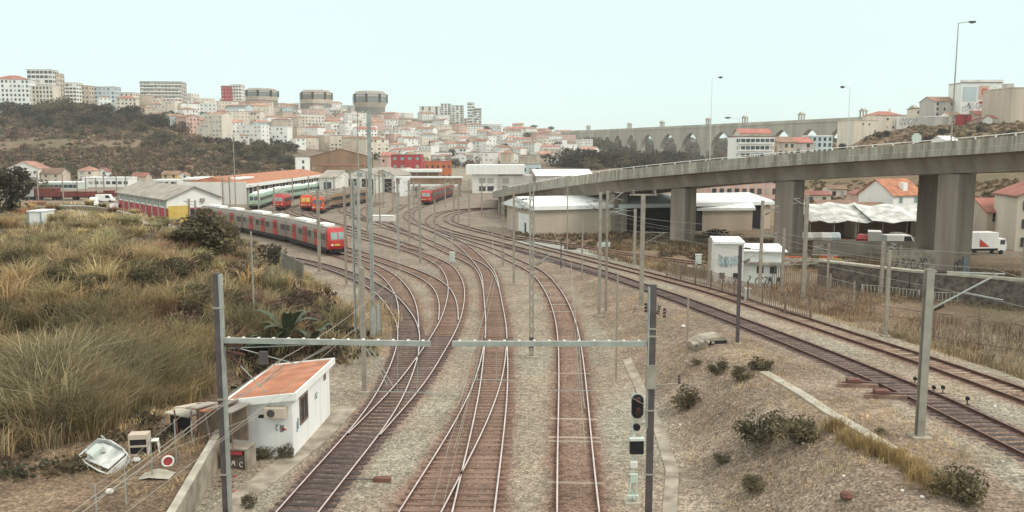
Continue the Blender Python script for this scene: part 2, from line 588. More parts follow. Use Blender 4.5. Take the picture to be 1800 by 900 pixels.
def np_mesh(name, V, Q, mat_, colv=None):
    """V (n,3), Q (m,4) quads, colv (n,3) point colours"""
    me = bpy.data.meshes.new(name)
    nv, nq = len(V), len(Q)
    me.vertices.add(nv)
    me.vertices.foreach_set("co", np.asarray(V, np.float32).ravel())
    k = Q.shape[1]
    me.loops.add(nq * k)
    me.loops.foreach_set("vertex_index", np.asarray(Q, np.int32).ravel())
    me.polygons.add(nq)
    me.polygons.foreach_set("loop_start", np.arange(nq, dtype=np.int32) * k)
    me.polygons.foreach_set("loop_total", np.full(nq, k, np.int32))
    me.update(calc_edges=True)
    if colv is not None:
        a = me.attributes.new("Col", 'FLOAT_COLOR', 'POINT')
        c = np.ones((nv, 4), np.float32)
        c[:, :3] = colv
        a.data.foreach_set("color", c.ravel())
    me.materials.append(mat_)
    return me


ORD = ["first", "second", "third", "fourth", "fifth", "sixth", "seventh", "eighth", "ninth", "tenth", "eleventh", "twelfth",
       "thirteenth", "fourteenth", "fifteenth", "sixteenth", "seventeenth", "eighteenth", "nineteenth", "twentieth"]


def ordn(i):
    if i < 20:
        return ORD[i]
    tens = {2: "twenty", 3: "thirty", 4: "forty", 5: "fifty"}[(i + 1) // 10]
    r = (i + 1) % 10
    if r == 0:
        return {"twenty": "twentieth", "thirty": "thirtieth", "forty": "fortieth", "fifty": "fiftieth"}[tens]
    return tens + "-" + ORD[r - 1]
# ---------------------------------------------------------------- railway tracks (centre lines)
GAUGE = 1.668


def smooth_path(pix, win=9.0, step=0.5, ext=None):
    P = np.array([list(gp(u, v))[:2] for u, v in pix])
    if ext is not None:
        P = np.vstack([P, np.array(ext)])
    d = np.r_[0, np.cumsum(np.hypot(*np.diff(P, axis=0).T))]
    s = np.arange(0, d[-1], step)
    # Catmull-Rom through the points
    m = np.zeros_like(P)
    m[1:-1] = (P[2:] - P[:-2]) / (d[2:] - d[:-2])[:, None]
    m[0] = (P[1] - P[0]) / (d[1] - d[0])
    m[-1] = (P[-1] - P[-2]) / (d[-1] - d[-2])
    i = np.clip(np.searchsorted(d, s, side='right') - 1, 0, len(d) - 2)
    h = (d[i + 1] - d[i])
    t = ((s - d[i]) / h)[:, None]
    hh = h[:, None]
    Q = ((2 * t**3 - 3 * t**2 + 1) * P[i] + (t**3 - 2 * t**2 + t) * hh * m[i] +
         (-2 * t**3 + 3 * t**2) * P[i + 1] + (t**3 - t**2) * hh * m[i + 1])
    w = int(win / step) // 2
    if w > 0 and len(Q) > 4 * w:
        a = Q[0] + (Q[0] - Q[1:w + 1])[::-1]
        b = Q[-1] + (Q[-1] - Q[-w - 1:-1])[::-1]
        R = np.vstack([a, Q, b])
        k = np.ones(2 * w + 1) / (2 * w + 1)
        Q = np.stack([np.convolve(R[:, 0], k, 'valid'), np.convolve(R[:, 1], k, 'valid')], 1)
    return Q


def extend_near(Q, dist):
    d = Q[0] - Q[6]
    d = d / np.hypot(*d)
    n = int(dist / 0.5)
    return np.vstack([Q[0] + d * 0.5 * k for k in range(n, 0, -1)] + [Q])


TRK = {}
TRK['T1'] = extend_near(smooth_path([(528, 900), (592, 822), (653, 750), (690, 690), (713, 632), (719, 600), (717, 575), (706, 553), (679, 520), (650, 500),
                        (600, 478), (552, 464), (510, 455), (470, 447)]), 8)
TRK['B'] = smooth_path([(640, 768), (668, 738), (697, 707), (725, 675), (756, 628), (780, 590), (793, 562), (801, 530), (802, 505), (795, 485), (782, 468), (757, 455),
                        (735, 446), (703, 436), (670, 427), (636, 418), (600, 408), (560, 398)])
TRK['B1'] = smooth_path([(788, 566), (789, 545), (779, 512), (752, 490), (706, 471), (659, 455), (636, 447), (612, 440), (575, 429), (530, 417), (480, 405)])
TRK['A2'] = smooth_path([(718, 580), (717, 545), (707, 515), (687, 490), (670, 478), (640, 464), (600, 451), (560, 439), (500, 422), (415, 405), (350, 394)])
TRK['C2'] = extend_near(smooth_path([(833, 900), (843.5, 840), (854.5, 780), (863, 725), (869, 675), (872, 600), (872, 575), (867, 535), (861, 500), (847, 472), (824, 459),
                        (790, 443), (757, 428), (715, 411), (680, 400), (655, 391), (620, 382)]), 8)
TRK['C1'] = extend_near(smooth_path([(742, 900), (776, 840), (811, 780), (838, 725), (858, 675), (868, 630), (872, 598)]), 8)
TRK['Cb'] = smooth_path([(864, 510), (858, 482), (842, 460), (822, 440), (800, 424), (775, 412), (750, 401), (725, 391)])
TRK['T3'] = extend_near(smooth_path([(1016, 900), (1013, 850), (1009.5, 760), (1006, 675), (1000, 598), (989, 550), (973, 515), (953, 488), (935, 474), (911, 463),
                        (868, 442), (840, 432), (815, 424), (790, 416), (765, 406), (745, 398)]), 8)
TRK['T4'] = extend_near(smooth_path([(1765, 768), (1683, 727), (1611, 694), (1490, 643), (1384, 600), (1270, 556), (1218, 536), (1174, 520), (1120, 502), (1080, 487), (1014, 468),
                        (948, 449), (909, 438), (879, 430), (840, 420), (802, 411), (773, 402), (757, 394), (755, 387), (766, 378), (792, 371), (850, 366)], win=12), 14)
TRK['T5'] = extend_near(smooth_path([(1769, 687), (1639, 640), (1500, 595), (1372, 552), (1273, 520), (1203, 500), (1085, 470), (1010, 450), (960, 438), (920, 427), (880, 416),
                        (850, 409), (822, 402), (800, 395), (788, 389), (787, 383), (797, 377), (825, 371), (870, 366)], win=12), 18)
TRK['T6'] = smooth_path([(1242, 466), (1170, 457), (1100, 448), (1040, 437), (980, 429), (930, 422), (890, 416)])
TRK['D1'] = smooth_path([(735, 440), (700, 428), (660, 415), (600, 398), (548, 382), (536, 373), (548, 366), (580, 360)])
TRK['D2'] = smooth_path([(620, 402), (560, 388), (520, 378), (506, 371), (516, 364), (545, 357)])
TRK['D3'] = smooth_path([(560, 398), (500, 386), (478, 378), (490, 370), (520, 362)])
TRK['D4'] = smooth_path([(480, 398), (440, 386), (436, 377), (452, 366), (500, 352), (560, 342)])
TRK['D5'] = smooth_path([(745, 398), (722, 388), (716, 378), (726, 370), (745, 362), (775, 350), (800, 342)])
TRK['D7'] = smooth_path([(660, 391), (622, 380), (603, 372), (606, 364), (632, 356)])
TRK['D8'] = smooth_path([(690, 398), (655, 385), (640, 376), (645, 366), (672, 356)])
TRK['D9'] = smooth_path([(735, 417), (702, 405), (683, 394), (681, 384), (692, 372), (712, 360)])
TRK['D6'] = smooth_path([(300, 352), (200, 350), (140, 352), (60, 352)])

TRACK_INFO = {
    'T1': ("left dark-timber track sweeping past the white hut", 'slp_dark'),
    'B': ("branch track curving off the dark-timber track towards the grey and red train", 'slp_rust'),
    'B1': ("outer track of the left curve between gravel strips, joining the branch track", 'slp_rust'),
    'A2': ("track the grey and red passenger train stands on", 'slp_rust'),
    'C2': ("rusty middle track running straight up from the bottom edge, right of the crossing", 'slp_rust'),
    'C1': ("rusty track merging from the left into the middle track at the crossing", 'slp_rust'),
    'Cb': ("track diverging right from the middle track beside the white cabinet", 'slp_rust'),
    'T3': ("single straight track right of centre beside the black signal", 'slp_conc'),
    'T4': ("nearer of the two long tracks on the right embankment with switch rods", 'slp_dark'),
    'T5': ("farther of the two long tracks on the right embankment beside the fence", 'slp_conc'),
    'T6': ("rusty siding behind the pale strip below the viaduct", 'slp_rust'),
    'D1': ("yard track curving under the orange locomotives", 'slp_rust'),
    'D2': ("yard track curving to the right of the small red locomotive", 'slp_rust'),
    'D3': ("yard track leading to the small red locomotive", 'slp_rust'),
    'D4': ("yard track under the mint green railcars", 'slp_rust'),
    'D5': ("yard track curving up to the red train under the footbridge", 'slp_rust'),
    'D7': ("empty yard track curving right in front of the gabled sheds, leftmost of three", 'slp_rust'),
    'D8': ("empty yard track curving right in front of the gabled sheds, middle of three", 'slp_rust'),
    'D9': ("empty yard track curving right in front of the gabled sheds, rightmost of three", 'slp_rust'),
    'D6': ("far siding under the oxide red wagons at the left", 'slp_rust'),
}


def normals(Q):
    d = np.gradient(Q, axis=0)
    d /= np.hypot(d[:, 0], d[:, 1])[:, None]
    return d, np.stack([d[:, 1], -d[:, 0]], 1)     # tangent, right-hand normal


def rail_mesh(name, Q, off, dull):
    d, n = normals(Q)
    C = Q + n * off
    z = ground(C[:, 0], C[:, 1])
    prof = [(-0.07, -0.02, 0), (-0.014, 0.02, 0), (-0.014, 0.13, 0), (-0.04, 0.135, 0), (-0.04, 0.175, 1), (0.04, 0.175, 0), (0.04, 0.135, 0), (0.014, 0.13, 0), (0.014, 0.02, 0), (0.07, -0.02, 0)]
    k = len(prof)
    V = np.zeros((len(Q), k, 3))
    for j, (s, h, _) in enumerate(prof):
        V[:, j, :2] = C + n * s
        V[:, j, 2] = z + h
    i = np.arange(len(Q) - 1)[:, None] * k
    fs, mi = [], []
    for j in range(k - 1):
        fs.append(np.concatenate([i + j, i + j + 1, i + k + j + 1, i + k + j], 1))
        mi.append(np.full(len(Q) - 1, prof[j][2]))
    me = np_mesh(name, V.reshape(-1, 3), np.vstack(fs), MT['rail_side'])
    me.materials.append(MT['rail_dull'] if dull else MT['rail_top'])
    me.polygons.foreach_set("material_index", np.concatenate(mi).astype(np.int32))
    return me


def lat(Q, p):
    """signed lateral offset of p from polyline Q and distance"""
    i = int(np.argmin(np.hypot(Q[:, 0] - p[0], Q[:, 1] - p[1])))
    i = min(max(i, 1), len(Q) - 2)
    d = Q[i + 1] - Q[i - 1]
    d = d / np.hypot(*d)
    r = np.array(p) - Q[i]
    return float(r[0] * d[1] - r[1] * d[0]), float(np.hypot(*r))


_unit = {}


def unit_box(m):
    if m.name not in _unit:
        _unit[m.name] = MB().box(-.5, .5, -.5, .5, -.5, .5).mesh("unit_" + m.name, m)
    return _unit[m.name]


PAIRS = {'T1': ['B'], 'C2': ['C1', 'Cb'], 'B': ['B1']}      # primary: secondaries it shares long timbers with
SKIP = {'B': 'T1', 'C1': 'C2', 'Cb': 'C2', 'B1': 'B', 'A2': 'T1'}
for key, Q in TRK.items():
    lab, sm = TRACK_INFO[key]
    mid = Q[len(Q) // 2]
    c0 = Q[0]
    t = thing("railway_track", lab, "railway track", (float(c0[0]), float(c0[1]), gz(*c0)), group="railway tracks in the yard")
    inv = t.location.copy()
    dull = key in ('T6', 'D1', 'D2', 'D3', 'D4', 'D5', 'D6', 'D7', 'D8', 'D9', 'T5', 'T4')
    for sgn in (-1, 1):
        me = rail_mesh("rail", Q, sgn * (GAUGE / 2 + 0.035), dull)
        ob("rail", me, t, -inv)
    # sleepers every 0.62 m, the near ones as parts of their own
    d, n = normals(Q)
    st = np.arange(0, len(Q) - 1, 0.62 / 0.5)
    cnt = 0
    extra = []
    for s in st:
        i = int(s)
        p = Q[i] + (Q[i + 1] - Q[i]) * (s - i)
        if p[1] > 135 or p[1] < 27:
            continue
        if key in SKIP:
            lo, ds = lat(TRK[SKIP[key]], p)
            if ds < 2.75:
                continue
        a, b = -1.3, 1.3
        for sec in PAIRS.get(key, ()):
            lo, ds = lat(TRK[sec], p)
            lo = -lo
            if ds < 2.75:
                if lo > 0:
                    b = max(b, lo + 1.3)
                else:
                    a = min(a, lo - 1.3)
        tz = gz(*p)
        cx = p + n[i] * (a + b) / 2
        L = b - a + NR.uniform(-0.12, 0.15)
        rz = math.atan2(n[i][1], n[i][0]) + NR.normal(0, 0.008)
        w = 0.27 if key not in ('T3', 'T5') else 0.25
        top = -0.005 if key in ('T3', 'T5') else 0.03
        extra.append((p[1], (cx[0] - inv[0], cx[1] - inv[1], tz - inv[2] + top - 0.06 + NR.uniform(-.008, .008)), rz, (L, w, 0.12)))
    extra.sort(key=lambda e: e[0])
    for _, l_, r_, s_ in extra[:100]:
        ob("sleeper", unit_box(MT[sm]), t, l_, (0, 0, r_), s_)
    if len(extra) > 100:
        mb = MB()
        for _, l_, r_, s_ in extra[100:]:
            c_, s2 = math.cos(r_), math.sin(r_)
            mb.beam((l_[0] - c_ * s_[0] / 2, l_[1] - s2 * s_[0] / 2, l_[2]), (l_[0] + c_ * s_[0] / 2, l_[1] + s2 * s_[0] / 2, l_[2]), s_[1], s_[2])
        tag(mb.build("far_sleepers", MT[sm], t), kind="stuff")

# ---------------------------------------------------------------- the ground, one sheet to the horizon
ys = [3.0]
while ys[-1] < 4200:
    y = ys[-1]
    ys.append(y * (1.006 if y < 30 else 1.0048 if y < 150 else 1.008 if y < 700 else 1.02))
ys = np.array(ys)
ts = np.linspace(-1.25, 1.25, 470)
GX = ys[:, None] * ts[None, :] + np.sign(ts)[None, :] * 0
GX = GX + ts[None, :] * np.maximum(0, 25 - ys)[:, None]
GY = np.repeat(ys[:, None], len(ts), 1)
GZ = ground(GX, GY)
XX, YY, ZZ = GX.ravel(), GY.ravel(), GZ.ravel()


def vnoise(x, y, s, seed):
    r = np.random.default_rng(seed)
    a = 0
    for k in range(5):
        th = r.uniform(0, 6.28)
        f = s * r.uniform(.6, 1.7)
        a = a + np.sin((x * math.cos(th) + y * math.sin(th)) * f + r.uniform(0, 6.28) + 1.3 * np.sin((x * math.sin(th) - y * math.cos(th)) * f * .7))
    return a / 5


# distance to the nearest track
near = YY < 260
dist = np.full(len(XX), 99.0)
offs = np.full(len(XX), 99.0)
allQ = np.vstack([Q for Q in TRK.values()])
from mathutils.kdtree import KDTree
kd = KDTree(len(allQ))
for i, q in enumerate(allQ):
    kd.insert((q[0], q[1], 0), i)
kd.balance()
for i in np.nonzero(near)[0]:
    dist[i] = kd.find((XX[i], YY[i], 0))[2]
n1 = vnoise(XX, YY, 0.35, 1)
n2 = vnoise(XX, YY, 0.9, 2)
n3 = vnoise(XX, YY, 0.08, 3)


def lerp(C, c, m):
    return C * (1 - m[:, None]) + np.array(c)[None, :] * m[:, None]


Cg = np.repeat(np.array([[0.35, 0.285, 0.215]]), len(XX), 0)
Cg = lerp(Cg, (0.34, 0.325, 0.26), sst(0.45 + 0.9 * n1) * 0.7)
Cg = lerp(Cg, (0.31, 0.245, 0.175), sst(0.45 + 0.8 * n3) * 0.5)
rb = sst((2.0 - dist + 0.35 * n2) / 1.1)
Cg = lerp(Cg, (0.235, 0.14, 0.103), rb * 0.78)
rr = sst(1 - np.abs(dist - 0.92) / 0.42)
Cg = lerp(Cg, (0.15, 0.065, 0.05), rr * (0.72 + 0.25 * n1))
m = sst((YY - 75) / 60) * (YY < 420) * (XX < 40)
Cg = lerp(Cg, (0.27, 0.215, 0.17), m * 0.75)
dT1 = np.full(len(XX), 9.0)
sel = np.nonzero((YY < 60) & (YY > 25) & (XX < 2) & (XX > -16))[0]
for i in sel:
    dT1[i] = np.min(np.hypot(TRK['T1'][:, 0] - XX[i], TRK['T1'][:, 1] - YY[i]))
Cg = lerp(Cg, (0.115, 0.085, 0.078), sst((1.5 - dT1 + .2 * n2) / .5) * (1 - sst((YY - 39) / 9)) * .75)
# embankment and dirt at the right
x5 = np.interp(YY, T5X_Y, T5X_X)
xb = np.interp(YY, [20, 38, 60, 80, 100, 140], [7.2, 7.6, 7.3, 6.6, 4.5, -5.0])
m = sst((XX - xb) / 2.0) * (1 - sst((XX - x5 + 6.2) / 1.0)) * (YY < 120)
m = m * (1 - sst((1.9 - dist) / .8))
Cg = lerp(Cg, (0.28, 0.21, 0.155), m * 0.95)
Cg = lerp(Cg, (0.34, 0.28, 0.215), m * sst(n2 * 1.2) * 0.5)
m = sst((XX - x5 - 3.0) / 2.5) * sst((YY - 25) / 5)
Cg = lerp(Cg, (0.25, 0.175, 0.115), m * 0.9)
Cg = lerp(Cg, (0.21, 0.19, 0.10), m * sst(n1 * 1.3) * 0.6)
Cg = lerp(Cg, (0.27, 0.23, 0.18), m * sst(n3 * 1.5) * 0.5)
# dirt yard behind the wall and the bank
xf = np.interp(YY, FOOT_Y, FOOT_X)
xw = np.interp(YY, [WALL_A[1], WALL_B[1]], [WALL_A[0], WALL_B[0]])
m = sst((xw - XX) / .3) * (YY < 60)
Cg = lerp(Cg, (0.20, 0.14, 0.092), m)
Cg = lerp(Cg, (0.27, 0.20, 0.135), m * sst(n2 * 1.5) * .6)
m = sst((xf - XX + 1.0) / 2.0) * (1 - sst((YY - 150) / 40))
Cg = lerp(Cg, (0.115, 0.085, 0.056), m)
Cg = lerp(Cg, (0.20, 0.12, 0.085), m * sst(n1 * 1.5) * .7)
# far land
uu = 900 + 1500 * XX / np.maximum(YY, 15)
m = sst((ZZ - 1.5) / 4) * sst((YY - 230) / 60) * (uu < 560)
Cg = lerp(Cg, (0.23, 0.165, 0.11), m)
Cg = lerp(Cg, (0.17, 0.14, 0.085), m * sst(n3 * 1.4 + 0.2) * .8)
m = sst((ZZ - 1.5) / 4) * sst((YY - 560) / 80) * (uu >= 440) * (uu < 1500)
Cg = lerp(Cg, (0.24, 0.185, 0.14), m)
m2_ = sst((YY - 620) / 80) * sst((uu - 1000) / 60) * (uu < 1560)
Cg = lerp(Cg, (0.115, 0.10, 0.066), m2_ * .9)
Cg = lerp(Cg, (0.10, 0.095, 0.06), m * sst(vnoise(XX, YY, 0.03, 5) * 2) * .8)
m = sst((ZZ - 0.6) / 3) * sst((YY - 160) / 40) * (uu >= 1400)
Cg = lerp(Cg, (0.235, 0.16, 0.105), m)
Cg = lerp(Cg, (0.19, 0.16, 0.09), m * sst(n3 * 1.8) * .8)
Cg = Cg * (0.80 + 0.11 * n2[:, None])
nr, nc = GX.shape
idx = np.arange(nr * nc).reshape(nr, nc)
Qd = np.stack([idx[:-1, :-1], idx[:-1, 1:], idx[1:, 1:], idx[1:, :-1]], -1).reshape(-1, 4)

# ground material: attribute colour, gravel speckle and small relief, all in world metres
gm, gn, gl, gb = _new_mat("ballast_and_soil")
at = gn.new("ShaderNodeAttribute")
at.attribute_name = "Col"
geo = gn.new("ShaderNodeNewGeometry")
out = at.outputs["Color"]
for sc_, lo_, hi_, det in ((9.0, 0.62, 1.38, 3), (2.2, 0.80, 1.20, 5), (0.25, 0.85, 1.15, 5)):
    nz = gn.new("ShaderNodeTexNoise")
    nz.inputs["Scale"].default_value = sc_
    nz.inputs["Detail"].default_value = det
    gl.new(geo.outputs["Position"], nz.inputs["Vector"])
    mr = gn.new("ShaderNodeMapRange")
    mr.inputs[1].default_value, mr.inputs[2].default_value = 0.33, 0.67
    mr.inputs[3].default_value, mr.inputs[4].default_value = lo_, hi_
    gl.new(nz.outputs["Fac"], mr.inputs[0])
    mx = gn.new("ShaderNodeVectorMath")
    mx.operation = 'SCALE'
    gl.new(out, mx.inputs[0])
    gl.new(mr.outputs[0], mx.inputs["Scale"])
    out = mx.outputs[0]
vo = gn.new("ShaderNodeTexVoronoi")
vo.inputs["Scale"].default_value = 8.0
gl.new(geo.outputs["Position"], vo.inputs["Vector"])
sx = gn.new("ShaderNodeSeparateColor")
gl.new(vo.outputs["Color"], sx.inputs[0])
mr = gn.new("ShaderNodeMapRange")
mr.inputs[3].default_value, mr.inputs[4].default_value = 0.68, 1.34
gl.new(sx.outputs[0], mr.inputs[0])
mx = gn.new("ShaderNodeVectorMath")
mx.operation = 'SCALE'
gl.new(out, mx.inputs[0])
gl.new(mr.outputs[0], mx.inputs["Scale"])
gl.new(mx.outputs[0], gb.inputs["Base Color"])
bp = gn.new("ShaderNodeBump")
bp.inputs["Strength"].default_value = 0.7
bp.inputs["Distance"].default_value = 0.06
gl.new(vo.outputs["Distance"], bp.inputs["Height"])
gl.new(bp.outputs[0], gb.inputs["Normal"])
gb.inputs["Roughness"].default_value = 0.95
gb.inputs["Specular IOR Level"].default_value = 0.15
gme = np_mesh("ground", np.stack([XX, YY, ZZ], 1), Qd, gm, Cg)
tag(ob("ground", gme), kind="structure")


def ribbon(name, pix, w, m, dz=0.05, thick=0.12, kind="structure"):
    P = [gp(u, v) for u, v in pix]
    pts = []
    for a, b in zip(P[:-1], P[1:]):
        nseg = max(2, int((b - a).length / 1.0))
        for k in range(nseg):
            pts.append(a.lerp(b, k / nseg))
    pts.append(P[-1])
    mb = MB()
    L = []
    for j, p in enumerate(pts):
        d = (pts[min(j + 1, len(pts) - 1)] - pts[max(j - 1, 0)])
        n_ = Vector((d.y, -d.x, 0)).normalized()
        L.append((p + n_ * w / 2, p - n_ * w / 2))
    for j, (a, b) in enumerate(L):
        za = gz(a.x, a.y)
        zb = gz(b.x, b.y)
        mb.v += [(a.x, a.y, za + dz), (b.x, b.y, zb + dz), (a.x, a.y, za + dz - thick), (b.x, b.y, zb + dz - thick)]
    for j in range(len(L) - 1):
        i = j * 4
        mb.f += [(i, i + 1, i + 5, i + 4), (i + 2, i, i + 4, i + 6), (i + 1, i + 3, i + 7, i + 5)]
        mb.mi += [0, 0, 0]
    mb.f += [(0, 2, 3, 1), (len(L) * 4 - 4, len(L) * 4 - 3, len(L) * 4 - 1, len(L) * 4 - 2)]
    mb.mi += [0, 0]
    o = mb.build(name, m)
    return tag(o, kind=kind)


ribbon("concrete_walkway", [(372, 930), (430, 872), (500, 818), (560, 770), (612, 716)], 1.2, MT['concrete_d'], 0.06)
ribbon("concrete_path", [(1102, 632), (1128, 690), (1160, 760), (1182, 830), (1176, 912)], 0.6, MT['concrete_d'], 0.05)
ribbon("gravel_strip", [(910, 424), (1000, 437), (1100, 456), (1180, 466), (1262, 476)], 3.4, MT['gravel'], 0.04)
ribbon("cable_trough", [(1343, 655), (1400, 688), (1456, 725), (1512, 757), (1570, 792)], 0.55, MT['slab'], 0.08)
ribbon("yard_road", [(0, 372), (90, 372), (180, 374), (240, 388), (270, 402)], 9.0, MT['gravel'], 0.05)
ribbon("lower_road", [(1330, 462), (1450, 468), (1560, 478), (1640, 486), (1760, 500)], 5.0, MT['gravel'], 0.05)

# the thin haze of the overcast day
hz = MB().box(-6500, 6500, -60, 4600, -14, 150)
_m = bpy.data.materials.new("haze")
_m.use_nodes = True
_m.node_tree.nodes.clear()
_o = _m.node_tree.nodes.new("ShaderNodeOutputMaterial")
_v = _m.node_tree.nodes.new("ShaderNodeVolumePrincipled")
_v.inputs["Color"].default_value = (0.95, 0.97, 0.97, 1)
_v.inputs["Density"].default_value = 0.00012
_m.node_tree.links.new(_v.outputs[0], _o.inputs["Volume"])
tag(hz.build("haze", _m), kind="stuff")
# ---------------------------------------------------------------- buildings
def depth(p):
    return p[1] * CP + (HC - p[2]) * SP


def fitY(u0, u1, vt, Y):
    """place at distance Y between columns u0..u1 with its top at row vt: base point, width, height"""
    c = aty((u0 + u1) / 2, vt, Y)
    z = gz(c.x, Y)
    p = Vector((c.x, Y, z))
    return p, (u1 - u0) / F * depth(p), c.z - z


def fitv(u0, u1, vt, vb):
    p = gp((u0 + u1) / 2, vb)
    return p, (u1 - u0) / F * depth(p), (vb - vt) / F * depth(p)


def roof_gable(w, d, h, rh, ov=0.35, along='x', th=0.18):
    mb = MB()
    if along == 'x':
        a, b = w / 2 + ov, d / 2 + ov
        for s in (-1, 1):
            mb.extrude([(0, h + rh), (s * b, h - rh * ov / (d / 2)), (s * b, h - rh * ov / (d / 2) + th), (0, h + rh + th)] if s > 0 else
                       [(s * b, h - rh * ov / (d / 2)), (0, h + rh), (0, h + rh + th), (s * b, h - rh * ov / (d / 2) + th)], 'x', -a, a)
    else:
        a, b = d / 2 + ov, w / 2 + ov
        for s in (-1, 1):
            mb.extrude([(0, h + rh), (s * b, h - rh * ov / (w / 2)), (s * b, h - rh * ov / (w / 2) + th), (0, h + rh + th)] if s > 0 else
                       [(s * b, h - rh * ov / (w / 2)), (0, h + rh), (0, h + rh + th), (s * b, h - rh * ov / (w / 2) + th)], 'y', -a, a)
    return mb


def roof_hip(w, d, h, rh, ov=0.4):
    mb = MB()
    a, b = w / 2 + ov, d / 2 + ov
    r = max(a - b, 0.0)
    q = max(b - a, 0.0)
    V = [(-a, -b, h), (a, -b, h), (a, b, h), (-a, b, h)]
    T0, T1 = ((-r, 0, h + rh), (r, 0, h + rh)) if a >= b else ((0, -q, h + rh), (0, q, h + rh))
    if a >= b:
        mb.quadpts([V[0], V[1], T1, T0]).quadpts([V[2], V[3], T0, T1]).quadpts([V[1], V[2], T1]).quadpts([V[3], V[0], T0])
    else:
        mb.quadpts([V[1], V[2], T1, T0]).quadpts([V[3], V[0], T0, T1]).quadpts([V[0], V[1], T0]).quadpts([V[2], V[3], T1])
    mb.quadpts([V[3], V[2], V[1], V[0]])
    return mb


def walls(w, d, h, sink=2.0, gable=None, rh=0):
    mb = MB()
    if gable == 'y':       # ridge along y, gable in front
        mb.extrude([(-w / 2, -sink), (w / 2, -sink), (w / 2, h), (0, h + rh), (-w / 2, h)], 'y', -d / 2, d / 2)
    elif gable == 'x':
        mb.extrude([(-d / 2, -sink), (d / 2, -sink), (d / 2, h), (0, h + rh), (-d / 2, h)], 'x', -w / 2, w / 2)
    else:
        mb.box(-w / 2, w / 2, -d / 2, d / 2, -sink, h)
    return mb


def put_windows(root, w, d, h, floors, cols, glass='glass', ww=1.2, wh=1.5, side=0, scols=2, first=None, skip=0.0, rnd=RND, frame=None, name="window"):
    fh = h / floors
    first = fh * 0.5 if first is None else first
    for f in range(floors):
        z = first + f * fh
        if z + wh / 2 > h - 0.1:
            continue
        for c in range(cols):
            if rnd.random() < skip:
                continue
            x = -w / 2 + w * (c + 0.5) / cols
            g = glass if rnd.random() > 0.2 else 'shutter'
            o = ob(name, unit_box(MT[g]), root, (x, -d / 2 - 0.02, z), None, (ww, 0.16, wh))
        if side:
            for c in range(scols):
                y = -d / 2 + d * (c + 0.5) / scols
                ob(name, unit_box(MT[glass]), root, (side * (w / 2 + 0.02), y, z), None, (0.16, ww, wh))


def house(label, cat, p, rz, w, d, h, wall='white', roof='gable', rm='tile_far', rh=1.8, floors=2, cols=3, group=None, glass='glass',
          ww=1.2, wh=1.5, side=0, scols=2, name="house", along='x', chim=False, skip=0.05, sink=3.0, band=None):
    t = thing(name, label, cat, p, rz, group)
    gb_ = None if roof in ('flat', 'hip') else along
    walls(w, d, h, sink, gb_, rh).build("wall", MT[wall], t)
    if roof == 'gable':
        r = roof_gable(w, d, h + 0.02, rh, along=along).build("roof", MT[rm], t)
    elif roof == 'hip':
        r = roof_hip(w, d, h + 0.02, rh).build("roof", MT[rm], t)
    else:
        mb = MB().box(-w / 2 - .15, w / 2 + .15, -d / 2 - .15, d / 2 + .15, h + .004, h + .45)
        r = mb.build("roof", MT[rm], t)
    if chim:
        MB().box(w * .22, w * .22 + .8, -.4, .4, h, h + rh + 1.3).build("chimney", MT[wall], r)
    put_windows(t, w, d, h, floors, cols, glass, ww, wh, side, scols, skip=skip)
    if band:
        for f in range(floors):
            z = h / floors * f + h / floors * .12
            MB().box(-w / 2 + .3, w / 2 - .3, -d / 2 - .9, -d / 2 - .01, z, z + .95).build("balcony", MT[band], t)
    return t


# ---- the hillside town, row by row
def vline(pts, u):
    xs, ys_ = zip(*pts)
    return float(np.interp(u, xs, ys_))


TOP = [(150, 180), (250, 184), (350, 187), (450, 190), (600, 197), (700, 205), (800, 216), (900, 229), (1000, 237), (1060, 240)]
BOT = [(150, 188), (250, 198), (320, 232), (390, 248), (450, 254), (560, 262), (640, 278), (700, 284), (800, 290), (900, 292), (1000, 284), (1060, 268)]
ROWN = ["lowest", "second-lowest", "third-lowest", "fourth-lowest", "lower-middle", "middle", "upper-middle", "upper", "third-highest", "second-highest", "highest"]
town_n = 0
# colours of the front walls, weighted by part of the town
PAL_L = ['white', 'white2', 'cream', 'cream', 'white2', 'pink', 'blue', 'beige', 'white', 'white', 'white2', 'cream', 'white', 'cream']
PAL_R = ['white', 'white', 'white2', 'cream', 'pink', 'white', 'beige', 'white2']
CN = {'white': 'bright white', 'white2': 'off-white', 'cream': 'cream', 'beige': 'beige', 'pink': 'pinkish', 'blue': 'pale blue', 'yellow': 'ochre', 'grey': 'grey'}
RN = {'tile_far': 'terracotta', 'tile_red': 'red', 'tile_brown': 'brown', 'roofgrey': 'grey', 'roofwhite': 'white'}
NROW = 11
row_seq = {}
town = []
for r in range(NROW - 1, -1, -1):
    u = 165 + RND.uniform(0, 20)
    while u < 1058:
        vt, vb = vline(TOP, u), vline(BOT, u)
        span = vb - vt
        nr = max(1, min(NROW, int(span / 7.4)))
        if r >= nr:
            u += 12
            continue
        v = vb - (span) * r / max(1, nr - 1) * (1 if nr > 1 else 0)
        v += RND.uniform(-2.2, 2.2)
        p = gp(u, v)
        left = u < 660
        big = left and 370 < u and r < nr * 0.65 and RND.random() < 0.6
        px = RND.uniform(26, 46) if big else (RND.uniform(17, 34) if left else RND.uniform(18, 34))
        w = px / F * depth(p)
        if RND.random() < (0.07 if left else 0.17):
            u += px * 0.8
            continue
        floors = RND.choice([4, 5, 5, 6]) if big else (RND.choice([2, 3, 3, 4]) if left else RND.choice([2, 2, 2, 3]))
        town.append((r, u + px / 2, p, w, floors, big, left, px))
        u += px * RND.uniform(0.86, 1.12)
